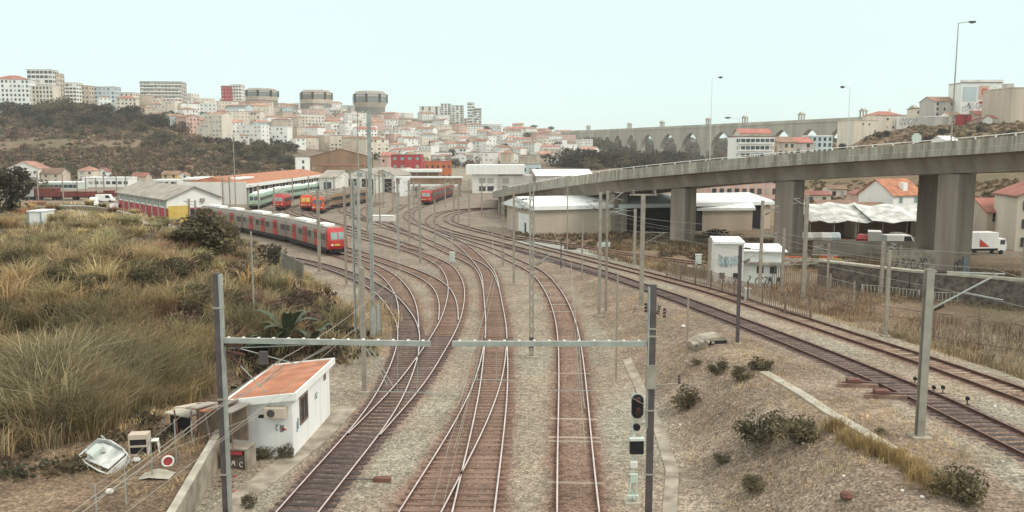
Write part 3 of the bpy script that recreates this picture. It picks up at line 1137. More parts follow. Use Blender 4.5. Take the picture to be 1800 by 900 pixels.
for r in range(NROW):
    seq = sorted([t for t in town if t[0] == r], key=lambda t: t[1])
    for k, (_, u, p, w, floors, big, left, px) in enumerate(seq):
        wall = RND.choice(PAL_L if left else PAL_R)
        roof = RND.choice(['hip', 'gable', 'flat', 'flat'] if big else (['hip', 'gable', 'flat', 'flat'] if left else ['hip', 'gable', 'gable', 'flat', 'flat']))
        rm = RND.choice(['tile_far', 'tile_red', 'tile_brown', 'tile_brown', 'tile_far'])
        if roof == 'flat':
            rm = RND.choice(['roofgrey', 'roofwhite', 'roofwhite'])
        d = min(w, 12) * RND.uniform(0.8, 1.1)
        h = floors * 3.0 + RND.uniform(0, 1.4)
        along = RND.choice(['x', 'x', 'y']) if w < 16 else 'x'
        rz = RND.uniform(-0.75, 0.75) - math.atan2(p.x, p.y)
        cols = max(2, min(7, int(w / 3.0)))
        lab = "%s %s with %s %s roof, %s from left, %s town row" % (
            CN[wall], "block" if big else "house", RN[rm], {'hip': 'hipped', 'gable': 'pitched', 'flat': 'flat'}[roof], ordn(k), ROWN[r])
        house(lab, "apartment block" if big else "house", p + Vector((0, 0, -0.5)), rz, w, d, h, wall, roof, rm, RND.uniform(1.3, 2.4), floors, cols,
              "houses of the hillside town", ww=RND.choice([1.1, 1.3, 1.8]), wh=RND.choice([1.2, 1.5]), name="apartment_block" if big else "town_house", along=along,
              side=(1 if p.x < 0 else -1) if RND.random() < .25 else 0, skip=RND.choice([.05, .2, .35, .5]), glass=RND.choice(['glass', 'shutter', 'shutter', 'glass_pale']), chim=roof != 'flat' and RND.random() < .4)
        town_n += 1


def tower(label, u0, u1, vt, Y, floors, cols, wall, d=14, rm='roofgrey', glass='glass', ww=1.6, wh=1.6, band=None, side=1, name="tower_block", rz=0.0, cat="tower block", extra=0):
    p, w, h = fitY(u0, u1, vt, Y)
    p.z -= 1
    return house(label, cat, p, rz, w, d, h + 1, wall, 'flat', rm, 0, floors, cols, "landmark blocks on the skyline", glass, ww, wh, side, 3, name, band=band)


tower("tall white and beige tower block highest on the far left skyline", 54, 96, 124, 800, 8, 6, 'white2', ww=3.0, wh=2.4, rz=0.1)
tower("beige stair wing attached right of the tall left skyline tower", 95, 106, 130, 808, 7, 2, 'beige')
tower("long white block with strip windows right of the left skyline tower", 96, 140, 147, 820, 6, 7, 'white', ww=2.6)
tower("small brown block with red roof on the left skyline", 142, 162, 152, 830, 4, 3, 'beige', rm='tile_red')
tower("wide pale blue block with flat brown roof on the left skyline", 163, 207, 154, 840, 4, 6, 'blue', rm='tile_brown')
tower("cream gabled block below the pale blue skyline block", 207, 240, 164, 850, 3, 4, 'cream')
tower("wide terraced apartment block with rows of balconies on the skyline", 252, 322, 145, 900, 7, 12, 'grey', d=20, ww=2.6, wh=1.6, band='white', rz=0.12)
tower("dark red slab joined to a pale tower on the skyline", 392, 409, 152, 980, 7, 3, 'redwall', glass='shutter')
tower("pale slim tower beside the dark red slab", 408, 427, 150, 985, 9, 4, 'white2', ww=2.0)
p, w, h = fitY(0, 50, 141, 745)
t = house("large white hospital block with red roof at the far left edge", "apartment block", p, 0.25, w * 1.15, 22, h, 'white', 'hip', 'tile_red', 4, 7, 9,
          "landmark blocks on the skyline", ww=1.5, wh=2.0, side=1, scols=5, name="hospital_block")
p, w, h = fitY(58, 98, 152, 752)
house("cream arcaded wing right of the large white hospital block", "apartment block", p, 0.1, w, 16, h, 'cream', 'flat', 'roofwhite', 0, 6, 7,
      "landmark blocks on the skyline", ww=1.4, wh=2.2, name="hospital_block")
# white high-rises on the right shoulder of the town
for lab, u0, u1, vt, wl_, Y in (
        ("blank white gable of the high-rise group above the town", 775, 793, 183, 'white', 1270),
        ("terraced pale block left of the white high-rise gable", 738, 774, 188, 'white2', 1265),
        ("white slab of the high-rise group right of the blank gable", 794, 815, 186, 'white2', 1262),
        ("tall white high-rise with stepped top, tallest of the group", 822, 834, 181, 'white', 1258),
        ("low white block right of the tallest white high-rise", 834, 846, 191, 'white2', 1255)):
    tower(lab, u0, u1, vt, Y, 8, 3, wl_, ww=3.0, wh=2.0, d=14)


# the three dark drum-like towers
def drum_tower(label, u0, u1, vt, vb, Y, seed, brown=False):
    a, b = aty((u0 + u1) / 2, vt, Y), aty((u0 + u1) / 2, vb, Y)
    w = (u1 - u0) / F * depth(a)
    h = a.z - b.z
    z0 = gz(b.x, Y)
    t = thing("drum_tower", label, "tower block", (b.x, Y, z0), -math.atan2(b.x, Y) + 0.2, "dark eight-sided tower blocks on the skyline")
    R = w / 2
    zb = b.z - z0
    n = 8
    cm = MT['brownwall'] if brown else MT['octa']

    def ring(r0, za, r1, zb_, name, m, par=t):
        mb = MB()
        for k in range(n):
            t0, t1 = 2 * math.pi * (k + .5) / n, 2 * math.pi * (k + 1.5) / n
            mb.quadpts([(r0 * math.cos(t0), r0 * math.sin(t0), za), (r0 * math.cos(t1), r0 * math.sin(t1), za),
                        (r1 * math.cos(t1), r1 * math.sin(t1), zb_), (r1 * math.cos(t0), r1 * math.sin(t0), zb_)])
        mb.quadpts([(r1 * math.cos(2 * math.pi * (k + .5) / n), r1 * math.sin(2 * math.pi * (k + .5) / n), zb_) for k in range(n)])
        return mb.build(name, m, par)
    fl = .88 if seed == 3 else .97
    ring(R * fl * .96, -3, R * fl, zb + h * .06, "base", MT['octa'])
    ring(R * fl, zb + h * .06, R, zb + h * .34, "skirt", MT['beige'])
    body = ring(R, zb + h * .34, R, zb + h * .82, "body", cm)
    ring(R * .96, zb + h * .82, R * .8, zb + h, "crown", MT['roofgrey'])
    for k in range(n):
        tt = 2 * math.pi * k / n
        if math.sin(tt) > 0.45:
            continue
        ra = R * math.cos(math.pi / n)
        for q, zz in enumerate((.44, .56, .72)):
            ob("window", unit_box(MT['glass_pale' if q < 2 else 'grey']), t, (ra * math.cos(tt), ra * math.sin(tt), zb + h * zz), (0, 0, tt), (0.5, R * .60, h * (.06 if q < 2 else .09)))
        t2 = tt + math.pi / n
        ob("fin", unit_box(MT['void']), t, (R * math.cos(t2), R * math.sin(t2), zb + h * .58), (0, 0, t2), (1.6, 2.4, h * .50))


drum_tower("leftmost of three dark drum towers, its windows in two grey bays", 430, 489, 156, 178, 1090, 1)
drum_tower("middle of three dark drum towers, brown with pale central bay", 527, 584, 159, 184, 1150, 2, True)
drum_tower("rightmost of three dark drum towers, widest at its flared top", 620, 681, 161, 191, 1180, 3)

# ---- mid-distance buildings of the yard
# red and white warehouse
A = atz(295, 392, 0.0)
ang = math.atan2(0.61, 0.79)
L_, W_ = 41.0, 11.3
dx, dy = Vector((math.cos(ang), math.sin(ang), 0)), Vector((-math.sin(ang), math.cos(ang), 0))
cen = A + dx * W_ / 2 + dy * L_ / 2
t = thing("warehouse", "grey-roofed warehouse with red lower wall, white gable and yellow gate", "warehouse", (cen.x, cen.y, 0), ang)
EH, RH = 4.9, 2.4
mb = MB()
mb.box(-W_ / 2, W_ / 2, -L_ / 2, L_ / 2, -1, 3.0, 0)
mb.build("lower_wall", MT['redwall'], t)
mb = MB()
mb.extrude([(-W_ / 2, 3.0), (W_ / 2, 3.0), (W_ / 2, EH), (0, EH + RH), (-W_ / 2, EH)], 'y', -L_ / 2, L_ / 2)
mb.build("upper_wall", MT['white'], t)
roof_gable(W_, L_, EH + .03, RH, 0.6, 'y').build("roof", MT['roofgrey'], t)
MB().box(-W_ / 2 + .2, -W_ / 2 + 4.2, -L_ / 2 - .12, -L_ / 2 - .01, 0, 3.5).build("gate", MT['yellowp'], t)
MB().box(-W_ / 2 + 4.3, -W_ / 2 + 4.6, -L_ / 2 - .3, -L_ / 2 - .01, 0, 4.9).build("gate_post", MT['pole'], t)
MB().box(-W_ / 2 + 4.7, -W_ / 2 + 7.2, -L_ / 2 - .06, -L_ / 2 - .01, 0.3, 2.7).build("doorway", MT['void'], t)
for k in range(9):
    y = -L_ / 2 + 1 + k * (L_ - 2) / 8
    MB().box(-W_ / 2 - .22, -W_ / 2 - .01, y - .2, y + .2, -.5, EH - .05).build("buttress", MT['grey'], t)
for k in range(8):
    y = -L_ / 2 + 1 + (k + .5) * (L_ - 2) / 8
    ob("window", unit_box(MT['glass_pale']), t, (-W_ / 2 - .02, y, 3.95), None, (.1, 3.2, 1.2))
MB().box(1.2, 2.0, -L_ / 2 - .5, -L_ / 2 - .02, 4.2, 4.9).build("lamp", MT['steel'], t)

# long depot shed with orange roof
t = thing("depot_shed", "long low depot shed with orange tiled roof and a row of doors", "shed", (-75, 288, 0), 0)
MB().box(-18, 0, -49, 55, -1, 5.0).build("wall", MT['brownwall'], t)
MB().extrude([(-18, 5.0), (0.8, 5.0), (0.8, 5.5), (-9, 7.6), (-18.5, 5.6)], 'y', -49.4, 55.4).build("roof", MT['tile'], t)
MB().box(.82, 1.05, -49.4, 55.4, 4.6, 5.6).build("fascia", MT['white'], t)
for k in range(26):
    y = -47 + k * 4
    ob("bay_door", unit_box(MT['void' if k % 3 else 'shutter']), t, (.03, y, 2.1), None, (.12, 2.3, 4.0))
    ob("pilaster", unit_box(MT['white2']), t, (.14, y + 2, 2.3), None, (.25, .35, 4.6))
MB().box(-18.2, .9, -50.2, -49.42, -1, 6.2).build("end_wall", MT['white2'], t)
p, w, h = fitY(322, 418, 316, 246)
t = thing("depot_annex", "pale green-grey depot annex with dark openings left of the orange roof", "shed", p)
MB().box(-w / 2, w / 2, 0, 14, -1, h).build("wall", MT['cabinet'], t)
for k in range(5):
    MB().box(w * .10 + k * 1.35, w * .10 + k * 1.35 + 1.1, -.1, -.01, .2, h * .62).build("doorway", MT['void'], t)
MB().box(-w / 2 - .3, w / 2 + .3, -.4, 14.3, h + .01, h + .5).build("roof", MT['roofwhite'], t)

# twin gabled engine shed
for lab, u0, u1, up, Y in (("left gabled engine shed with arched white front among the masts", 600, 664, 298, 300),
                           ("right gabled engine shed, narrower, beside the left gabled one", 652, 694, 299, 306)):
    p, w, h = fitY(u0, u1, up, Y)
    h2 = h * .74
    t = thing("engine_shed", lab, "engine shed", p, -0.12, "gabled engine sheds in the yard")
    walls(w, 40, h2, 1, 'y', h - h2).build("wall", MT['white2'], t, (0, 20, 0))
    roof_gable(w, 40, h2 + .03, h - h2, .4, 'y').build("roof", MT['roofgrey'], t, (0, 20, 0))
    for k in range(2):
        x = (-.22 + .44 * k) * w
        MB().box(x - w * .16, x + w * .16, -.12, -.01, 0, h2 * .82).build("shed_door", MT['void'], t)
    MB().box(-.9, .9, -.1, -.01, h2 * .95, h2 * 1.15).build("gable_window", MT['glass_pale'], t)
p, w, h = fitY(577, 606, 311, 296)
house("pale round-headed side shed left of the gabled engine sheds", "shed", p, -0.1, w, 20, h, 'white2', 'gable', 'roofgrey', 2.2, 1, 1, ww=2.6, wh=3, name="side_shed", glass='glass')
p, w, h = fitY(517, 546, 279, 400)
house("white cube tower with two small windows above the orange roof", "building", p, 0.35, w * .8, w * .7, h, 'white', 'flat', 'roofwhite', 0, 4, 1, ww=1.0, wh=1.4, side=1, scols=1, name="water_tower")
p, w, h = fitY(548, 655, 276, 470)
house("wide brown hall with shallow roof behind the gabled sheds", "hall", p, 0.15, w, 40, h, 'brownwall', 'gable', 'tile_brown', 4.5, 1, 6, ww=1.4, wh=1.2, name="brown_hall", along='y')
p, w, h = fitY(560, 640, 291, 420)
house("low reddish retaining shed in front of the brown hall", "shed", p, 0.1, w, 8, h, 'brownwall', 'flat', 'tile_red', 0, 1, 5, ww=1.2, wh=1, name="low_shed")
p, w, h = fitY(746, 793, 284, 430)
house("orange building with a row of small dark windows", "building", p, 0.1, w, 12, h, 'orange_w', 'flat', 'tile_red', 0, 2, 5, ww=1.1, wh=1.3, name="orange_building", skip=0)
p, w, h = fitY(690, 742, 272, 470)
house("red brick block with pale bays left of the orange building", "building", p, 0.0, w, 12, h, 'redwall', 'flat', 'roofgrey', 0, 3, 4, ww=1.8, wh=1.6, name="brick_block", glass='glass_pale')
p, w, h = fitY(672, 700, 274, 520)
house("pinkish low house left of the red brick block", "house", p, 0.0, w, 12, h, 'pink', 'gable', 'tile_red', 2, 2, 3, name="pink_house")

# footbridge and station canopy
a, b = aty(696, 313, 280), aty(811, 313, 280)
t = thing("footbridge", "covered brown footbridge with white edge beams across the tracks", "footbridge", (a.x, 280, 0))
w = b.x - a.x
MB().box(0, w, 0, 3, 4.0, 5.9).build("side_panel", MT['brownwall'], t)
MB().box(-.4, w + .3, -.2, 3.2, 5.92, 6.45).build("top_beam", MT['white'], t)
MB().box(1.0, w - 1, -.2, 3.2, 3.3, 3.98).build("bottom_beam", MT['white'], t)
MB().box(1.2, 4.6, -.3, -.02, -.2, 6.0).build("stair_panel", MT['white'], t)
for x in (0, 6.2, w * .55, w - .8):
    MB().box(x, x + .6, .6, 1.6, -.5, 4.0).build("support", MT['concrete_d'], t)
a, b = aty(692, 298, 330), aty(774, 298, 330)
t = thing("station_canopy", "flat white-edged platform canopy behind the footbridge", "canopy", (a.x, 330, 0))
w = b.x - a.x
MB().box(0, w, 0, 9, 6.6, 7.7).build("canopy_roof", MT['white'], t)
MB().box(.5, w - .5, 1.0, 8, 3.6, 6.58).build("back_wall", MT['brownwall'], t)
for k in range(5):
    x = .5 + k * (w - 1) / 4
    MB().box(x - .15, x + .15, .3, .6, -.5, 6.59).build("post", MT['steel_l'], t)

# white office building
p, w, h = fitY(819, 922, 290, 300)
t = thing("office_building", "white office building with blank parapet and grey side wing", "building", p)
MB().box(-w / 2, w / 2, 0, 18, 6.6, h).build("parapet_block", MT['white'], t)
MB().box(-w / 2 + 2.2, w * .05, 1.0, 17, -1, 6.58).build("front_wall", MT['white2'], t)
MB().box(w * .05 + .01, w / 2 + 2.5, .6, 16, -1, 6.2).build("side_wing", MT['grey'], t)
for x in (-w * .22, -w * .08, w * .18):
    for z in (1.6, 4.4):
        ob("window", unit_box(MT['shutter' if z > 3 else 'glass']), t, (x, 1.0 if x < w * .05 else .6, z), None, (2.3, .2, 1.7))
p, w, h = fitY(936, 1034, 301, 320)
house("white low-pitched shed roof showing above the viaduct end", "shed", p, 0.1, w, 22, h * .8, 'grey', 'gable', 'roofwhite', h * .28, 1, 2, name="white_shed", along='x', ww=1.5)
p, w, h = fitY(880, 950, 288, 360)
house("grey-blue low block between office building and white shed", "building", p, 0.0, w, 12, h, 'blue', 'flat', 'roofgrey', 0, 2, 6, ww=1.6, name="low_block")

# warehouses under the viaduct
p = gp(960, 415)
t = thing("storage_hall", "beige storage hall with white roof edge standing under the viaduct", "warehouse", p, 0.32)
D_ = depth(p)
Wf = 46.0
MB().box(-2, Wf, 0, 16, -1.5, 4.6).build("wall", MT['beige'], t)
MB().extrude([(-.6, 4.62), (16.6, 4.62), (16.6, 5.0), (8, 6.6), (-.6, 5.3)], 'x', -2.8, Wf + .5).build("roof", MT['roofwhite'], t)
MB().box(-2.12, -2.01, 2, 9, -.5, 3.6).build("white_door", MT['white'], t)
MB().box(14, 44, -.1, -.01, -.5, 4.5).build("shadow_bay", MT['void'], t)  # dark sheet painted in as the shadow under the viaduct
MB().box(-2.16, -2.13, 4.6, 5.4, -.5, 2.0).build("doorway", MT['void'], t)
p = gp(1228, 406)
p2 = gp(1303, 402)
t = thing("brown_shed", "low brown shed with white curved roof between two viaduct piers", "shed", p, 0.1)
w = (p2 - p).length
MB().box(0, w, 0, 12, -1, 3.8).build("wall", MT['beige'], t)
MB().extrude([(-.4, 3.82), (12.4, 3.82), (12.4, 4.2), (9, 5.3), (5, 5.7), (2, 5.3), (-.4, 4.3)], 'x', -.6, w + .4).build("roof", MT['roofwhite'], t)
p, w, h = fitY(1240, 1356, 334, 230)
house("pale pink apartment house half hidden behind the viaduct piers", "apartment block", p, 0.0, w, 12, 8.6, 'pink', 'flat', 'tile_red', 0, 3, 9, name="pink_apartments", ww=1.1, wh=1.5)

# blocks seen above the viaduct
p, w, h = fitY(1287, 1353, 241, 346)
t = house("white apartment block with horizontal window bands above the viaduct", "apartment block", p, 0.0, w, 13, h, 'white', 'flat', 'tile_brown', 0, 7, 8, name="banded_block", ww=1.55, wh=1.35, skip=0, side=1)
for f in range(7):
    MB().box(-w / 2 + .6, w / 2 - .6, -7.0, -6.52, h / 7 * f + .1, h / 7 * f + .75).build("balcony", MT['white2'], t)
p, w, h = fitY(1295, 1350, 231, 362)
house("red-roofed attic house rising behind the banded white block", "house", p, 0.0, w, 10, h - 1, 'cream', 'gable', 'tile_red', 2.0, 7, 4, name="attic_house")
p, w, h = fitY(1357, 1388, 246, 365)
house("beige house with brown roof right of the banded white block", "house", p, 0.1, w, 12, h - 1, 'beige', 'gable', 'tile_brown', 2.2, 5, 3, name="beige_house", side=0)
p, w, h = fitY(1386, 1420, 247, 368)
house("grey-cream house with orange roof, its two windows above the viaduct", "house", p, 0.05, w, 12, h - 1, 'grey', 'gable', 'tile_red', 2.2, 5, 2, name="grey_house")
p, w, h = fitY(1418, 1455, 240, 372)
house("pale blue house with graffiti on its low wall above the viaduct", "house", p, 0.1, w, 10, h, 'blue', 'flat', 'roofwhite', 0, 5, 4, name="blue_house", ww=1.1)

# ---- the hill at the right
p, w, h = fitY(1484, 1532, 213, 455)
t = house("plain cream fortress-like block with low crenellations on right hill", "building", p, 0.25, w, 14, h, 'cream', 'flat', 'beige', 0, 3, 4, name="cream_block", ww=.8, wh=1.0, skip=.6)
p, w, h = fitY(1525, 1578, 198, 462)
house("long cream house with red hipped roof and two chimneys", "house", p, 0.1, w, 11, h - 1.5, 'cream', 'hip', 'tile_red', 2.2, 2, 5, name="cream_house", chim=True, ww=1.0, wh=1.3, skip=.5)
p, w, h = fitY(1578, 1642, 205, 455)
t = thing("graffiti_wall", "low white wall covered with dark graffiti on right hill", "wall", p, -0.1)
MB().box(-w / 2, w / 2, 0, .4, -2, h).build("wall_panel", MT['white2'], t)


def scribble(par, x0, x1, z0, z1, y, n, m, seed, name="graffiti", lw=0.12, axis='x'):
    lw = lw * .62
    """loose spray-can letter shapes: short joined strokes lying on a wall face"""
    r = random.Random(seed)
    mb = MB()
    for k in range(n):
        cx, cz = x0 + (x1 - x0) * (k + .5) / n, (z0 + z1) / 2 + r.uniform(-.06, .06) * (z1 - z0)
        sw, sh = (x1 - x0) / n * .42, (z1 - z0) * .45
        kind = r.choice([0, 1, 0, 1, 2, 3])
        if r.random() < .2:
            continue
        cz += r.uniform(-.12, .12) * (z1 - z0)
        if kind == 0:
            pts = [(cx + sw * math.cos(a), cz + sh * math.sin(a)) for a in np.linspace(0.4, 5.8, 9)]
        elif kind == 1:
            pts = [(cx + sw * math.sin(2 * a) * .9, cz + sh * math.cos(a)) for a in np.linspace(0, math.pi, 9)]
        elif kind == 2:
            pts = [(cx - sw, cz - sh), (cx - sw * .5, cz + sh), (cx, cz - sh * .3), (cx + sw * .5, cz + sh), (cx + sw, cz - sh)]
        else:
            pts = [(cx - sw, cz + sh), (cx + sw, cz + sh * .8), (cx - sw * .6, cz - sh * .9), (cx + sw, cz - sh)]
        for (a, b), (c, d) in zip(pts[:-1], pts[1:]):
            if axis == 'x':
                mb.beam((a, y, b), (c, y, d), lw, 0.02, up=(0, 1, 0))
            else:
                mb.beam((y, a, b), (y, c, d), lw, 0.02, up=(1, 0, 0))
    return mb.build(name, MT[m], par)


scribble(t, -w / 2 + .4, w / 2 - .4, .6, h - .5, -.03, 11, 'graffiti', 3, lw=.3)
scribble(t, -w / 2 + 1.4, w / 2 - 2.4, .3, h - .9, -.05, 7, 'graf_blue', 4, lw=.3)
p, w, h = fitY(1602, 1642, 192, 470)
house("flat brown-topped pale house behind the graffiti wall", "house", p, 0.0, w, 10, h, 'cream', 'flat', 'tile_brown', 0, 2, 4, name="pale_house", ww=1.0)
p, w, h = fitY(1628, 1668, 176, 440)
house("grey stepped house with dark tiled top left of the mural building", "house", p, 0.15, w, 12, h - 1, 'grey', 'gable', 'tile_brown', 2.5, 4, 3, name="grey_stepped_house", ww=1.0)
p, w, h = fitY(1632, 1672, 206, 425)
house("pale grey blank house on the slope beside the lamp pole", "house", p, 0.15, w, 9, h, 'grey', 'flat', 'roofwhite', 0, 2, 2, name="blank_house", ww=.9, skip=.5)
p, w, h = fitY(1680, 1749, 148, 435)
t = house("tall white building covered in red and grey murals on right hill", "building", p, -0.05, w, 14, h, 'white', 'flat', 'roofgrey', 0, 6, 1, name="mural_building", skip=1.0)
MB().box(-w * .08, w * .18, -7.08, -7.0, h * .55, h * .93).build("mural_panel", MT['pink'], t)
MB().box(-w * .0, w * .12, -7.14, -7.085, h * .68, h * .85).build("mural_patch", MT['redorange'], t)
MB().box(-w * .46, -w * .12, -7.08, -7.0, h * .5, h * .9).build("mural_panel", MT['blue'], t)
MB().box(-w * .05, w * .15, -7.08, -7.0, h * .44, h * .5).build("mural_patch", MT['red'], t)
scribble(t, -w * .46, w * .48, h * .3, h * .46, -7.1, 14, 'graffiti', 8, lw=.28)
scribble(t, -w * .46, w * .48, h * .22, h * .38, -7.12, 12, 'graf_blue', 9, lw=.3)
scribble(t, w * .2, w * .48, h * .55, h * .9, -7.1, 4, 'graf_blue', 10, lw=.35)
MB().box(-w * .5, w * .5, -7.5, -5.5, h + .46, h + 1.6).build("parapet", MT['white2'], t)
p, w, h = fitY(1684, 1702, 203, 418)
house("narrow bright red house front left of the pink house", "house", p, 0.0, w, 6, h, 'redwall', 'flat', 'tile_red', 0, 2, 1, name="red_house", ww=.9)
p, w, h = fitY(1700, 1738, 208, 415)
house("pink gabled house below the mural building", "house", p, -0.25, w, 10, h - 2, 'pink', 'gable', 'tile_red', 2.2, 2, 2, name="pink_gabled_house", along='y', ww=.9, wh=1.1)
p, w, h = fitY(1742, 1762, 168, 405)
house("grey wing with roof railings left of the big plain block", "building", p, 0.0, w, 10, h, 'grey', 'flat', 'roofgrey', 0, 4, 1, name="grey_wing", skip=.5)
p, w, h = fitY(1752, 1850, 158, 400)
t = house("big windowless grey-beige block at the right edge", "building", p, 0.05, w, 22, h, 'beige', 'flat', 'beige', 0, 4, 5, name="plain_block", skip=.97)
MB().box(-w * .42, -w * .3, -4, 0, h + .46, h + 2.6).build("roof_hut", MT['grey'], t)

for lab, u0, u1, vt, Y, wl_, rm in (
        ("low white shed at the foot of the lamp pole on right hill", 1648, 1672, 240, 330, 'white', 'roofwhite'),
        ("pale house with brown roof left of the red house front", 1660, 1683, 198, 424, 'cream', 'tile_brown'),
        ("narrow white house between pink house and plain block", 1736, 1750, 212, 402, 'white2', 'tile_red'),
        ("beige house with red roof tucked behind the pink gabled house", 1706, 1742, 196, 428, 'beige', 'tile_red')):
    p, w, h = fitY(u0, u1, vt, Y)
    house(lab, "house", p, RND.uniform(-.2, .2), w, 8, max(h - 1.5, 2), wl_, 'gable', rm, 1.6, 2, 2, "small houses of the right hill", name="hill_house", ww=.9, wh=1.1)
# ---- houses seen below the viaduct at the right
p, w, h = fitv(1545, 1583, 346, 375)
t = thing("white_house", "white house with orange tiled roof between the two rightmost piers", "house", p, 0.45)
MB().extrude([(-5, -2), (5, -2), (5, 4.6), (0, 8.0), (-5, 4.6)], 'x', -5, 5).build("wall", MT['white'], t)
roof_gable(10, 10, 4.65, 3.4, .4, 'x').build("roof", MT['tile'], t)
MB().box(-.7, .7, -4, -2.6, 5.4, 7.4).build("dormer", MT['white'], t)
put_windows(t, 10, 10, 4.6, 2, 2, 'glass_pale', 1.0, 1.3)
specs = [
    ("brown-roofed low house left of the white tarpaulin yard", 1432, 1492, 352, 380, 'beige', 'tile_brown', 'gable', 1),
    ("small red-roofed house under the viaduct beside a bent lamp", 1408, 1452, 336, 356, 'cream', 'tile_red', 'gable', 1),
    ("narrow red and cream house half way up the slope under viaduct", 1496, 1526, 332, 362, 'pink', 'tile_red', 'hip', 2),
    ("long brown-roofed house in front of the white orange-roofed house", 1500, 1545, 356, 378, 'beige', 'tile_brown', 'gable', 1),
    ("small cream cottage with brown roof high on the slope between piers", 1452, 1480, 326, 346, 'cream', 'tile_brown', 'gable', 1),
    ("flat-topped grey garage left of the brown-roofed low house", 1424, 1446, 362, 382, 'grey', 'roofgrey', 'gable', 1),
    ("tiny red-roofed cottage directly below the viaduct girder", 1530, 1552, 326, 344, 'pink', 'tile_red', 'gable', 1),
    ("brown rendered house with red roof right of the last pier", 1712, 1768, 348, 425, 'beige', 'tile_red', 'gable', 3),
]
for lab, u0, u1, vt, vb, wl_, rm, rf, fl in specs:
    p, w, h = fitv(u0, u1, vt, vb)
    house(lab, "house", p, -0.1, w, 9, h * .72, wl_, rf, rm, h * .26, fl, 2, "old houses under the viaduct", name="old_house", ww=1.0, wh=1.3, skip=.2)
p, w, h = fitv(1766, 1850, 322, 436)
t = house("pale three-storey house with red roof at the right edge", "house", p, -0.2, w, 10, h * .82, 'cream', 'gable', 'tile_red', h * .16, 3, 3, name="edge_house", along='y', ww=1.0, wh=1.4, skip=0)
p = gp(1420, 420)
t = thing("tarpaulin_shed", "long shed roofed with patched white tarpaulins behind the pier", "shed", p, 0.0)
for k, (x0, x1, z0, z1, y0, y1) in enumerate(((0, 11, 3.0, 5.6, -1, 8), (10, 22, 3.1, 5.4, -2, 7), (20, 33, 3.0, 4.8, -1, 7))):
    mb = MB()
    nx = 7
    for i in range(nx):
        xa, xb_ = x0 + (x1 - x0) * i / nx, x0 + (x1 - x0) * (i + 1) / nx
        za, zb_ = (0.25 * math.sin(i * 1.9 + k), 0.25 * math.sin((i + 1) * 1.9 + k))
        mb.quadpts([(xa, y0, z0 + za), (xb_, y0, z0 + zb_), (xb_, y1, z1 + zb_), (xa, y1, z1 + za)])
        mb.quadpts([(xa, y1, z1 + za - .08), (xb_, y1, z1 + zb_ - .08), (xb_, y0, z0 + zb_ - .08), (xa, y0, z0 + za - .08)])
    mb.build("tarpaulin_roof", MT['tarp'], t)
MB().box(0, 33, 5, 5.3, -.5, 3.6).build("back_wall", MT['brownwall'], t)
MB().box(8, 8.3, 0, 5, -.5, 3).build("partition", MT['beige'], t)
MB().box(19, 30, 3.2, 3.5, -.5, 3.0).build("shop_front", MT['beige'], t)
for k in range(9):
    MB().cyl((k * 4.1, -.8, -.5), (k * 4.1, -.8, 3.1), .09).build("post", MT['pole'], t)
MB().box(20.5, 23.5, 3.05, 3.18, .2, 2.3).build("roller_door", MT['barrier'], t)

# white graffiti-covered hut between the masts
p = atz(1256, 504, 0.0)
w = 9.0
t = thing("graffiti_house", "white two-part railway building covered with graffiti behind the masts", "building", p, -0.16)
k = depth(p) / F
w1, w2 = 48 * k, 70 * k
MB().box(0, w1, 0, 6, -1, 76 * k).build("left_block", MT['white2'], t)
MB().box(w1 + .01, w1 + w2, .8, 7, -1, 62 * k).build("right_block", MT['white'], t)
MB().box(-.2, w1 + .1, -.2, 6.2, 76 * k + .003, 80 * k).build("left_roof", MT['roofwhite'], t)
MB().extrude([(.4, 62 * k + .004), (7.3, 62 * k + .004), (7.3, 66 * k), (.4, 64 * k)], 'x', w1 + .02, w1 + w2 + .3).build("right_roof", MT['roofwhite'], t)
MB().box(w1 + w2 * .05, w1 + w2 + .5, .2, .78, 40 * k, 44 * k).build("canopy", MT['concrete_p'], t)
for x, z, ww_ in ((12 * k, 20 * k, 9 * k), (35 * k, 20 * k, 8 * k)):
    ob("window", unit_box(MT['glass']), t, (x, -.02, z), None, (ww_, .1, 10 * k))
for x in (w1 + 30 * k, w1 + 52 * k):
    ob("window", unit_box(MT['glass']), t, (x, .78, 30 * k), None, (11 * k, .1, 12 * k))
scribble(t, .3, w1 - .2, 36 * k, 56 * k, -.03, 15, 'graf_blue', 20, lw=.11)
scribble(t, .3, w1 - .4, 40 * k, 52 * k, -.045, 10, 'blue', 23, lw=.2)
scribble(t, .2, w1 - .2, 2 * k, 12 * k, -.03, 6, 'graffiti', 21, lw=.12)
scribble(t, w1 + .5, w1 + w2 - .3, 3 * k, 18 * k, .77, 8, 'graffiti', 22, lw=.14)

# ---- aqueduct: one straight wall of pointed arches crossing the valley
AZ = 40.0
def aq_pt(u):
    v = HZ - (31.5 + 0.0432 * (u - 1040))
    return atz(u, v, AZ)


A0, A1 = aq_pt(985), aq_pt(1700)
ad = Vector((A1.x - A0.x, A1.y - A0.y, 0))
aL = ad.length
ad.normalize()
an = Vector((-ad.y, ad.x, 0))
if an.y < 0:
    an = -an


def aq_s(u):
    """distance along the wall that column u sees"""
    lo, hi = 0.0, aL
    for _ in range(40):
        m_ = (lo + hi) / 2
        q = A0 + ad * m_
        if 900 + F * q.x / (q.y * CP + (HC - AZ) * SP) < u:
            lo = m_
        else:
            hi = m_
    return (lo + hi) / 2


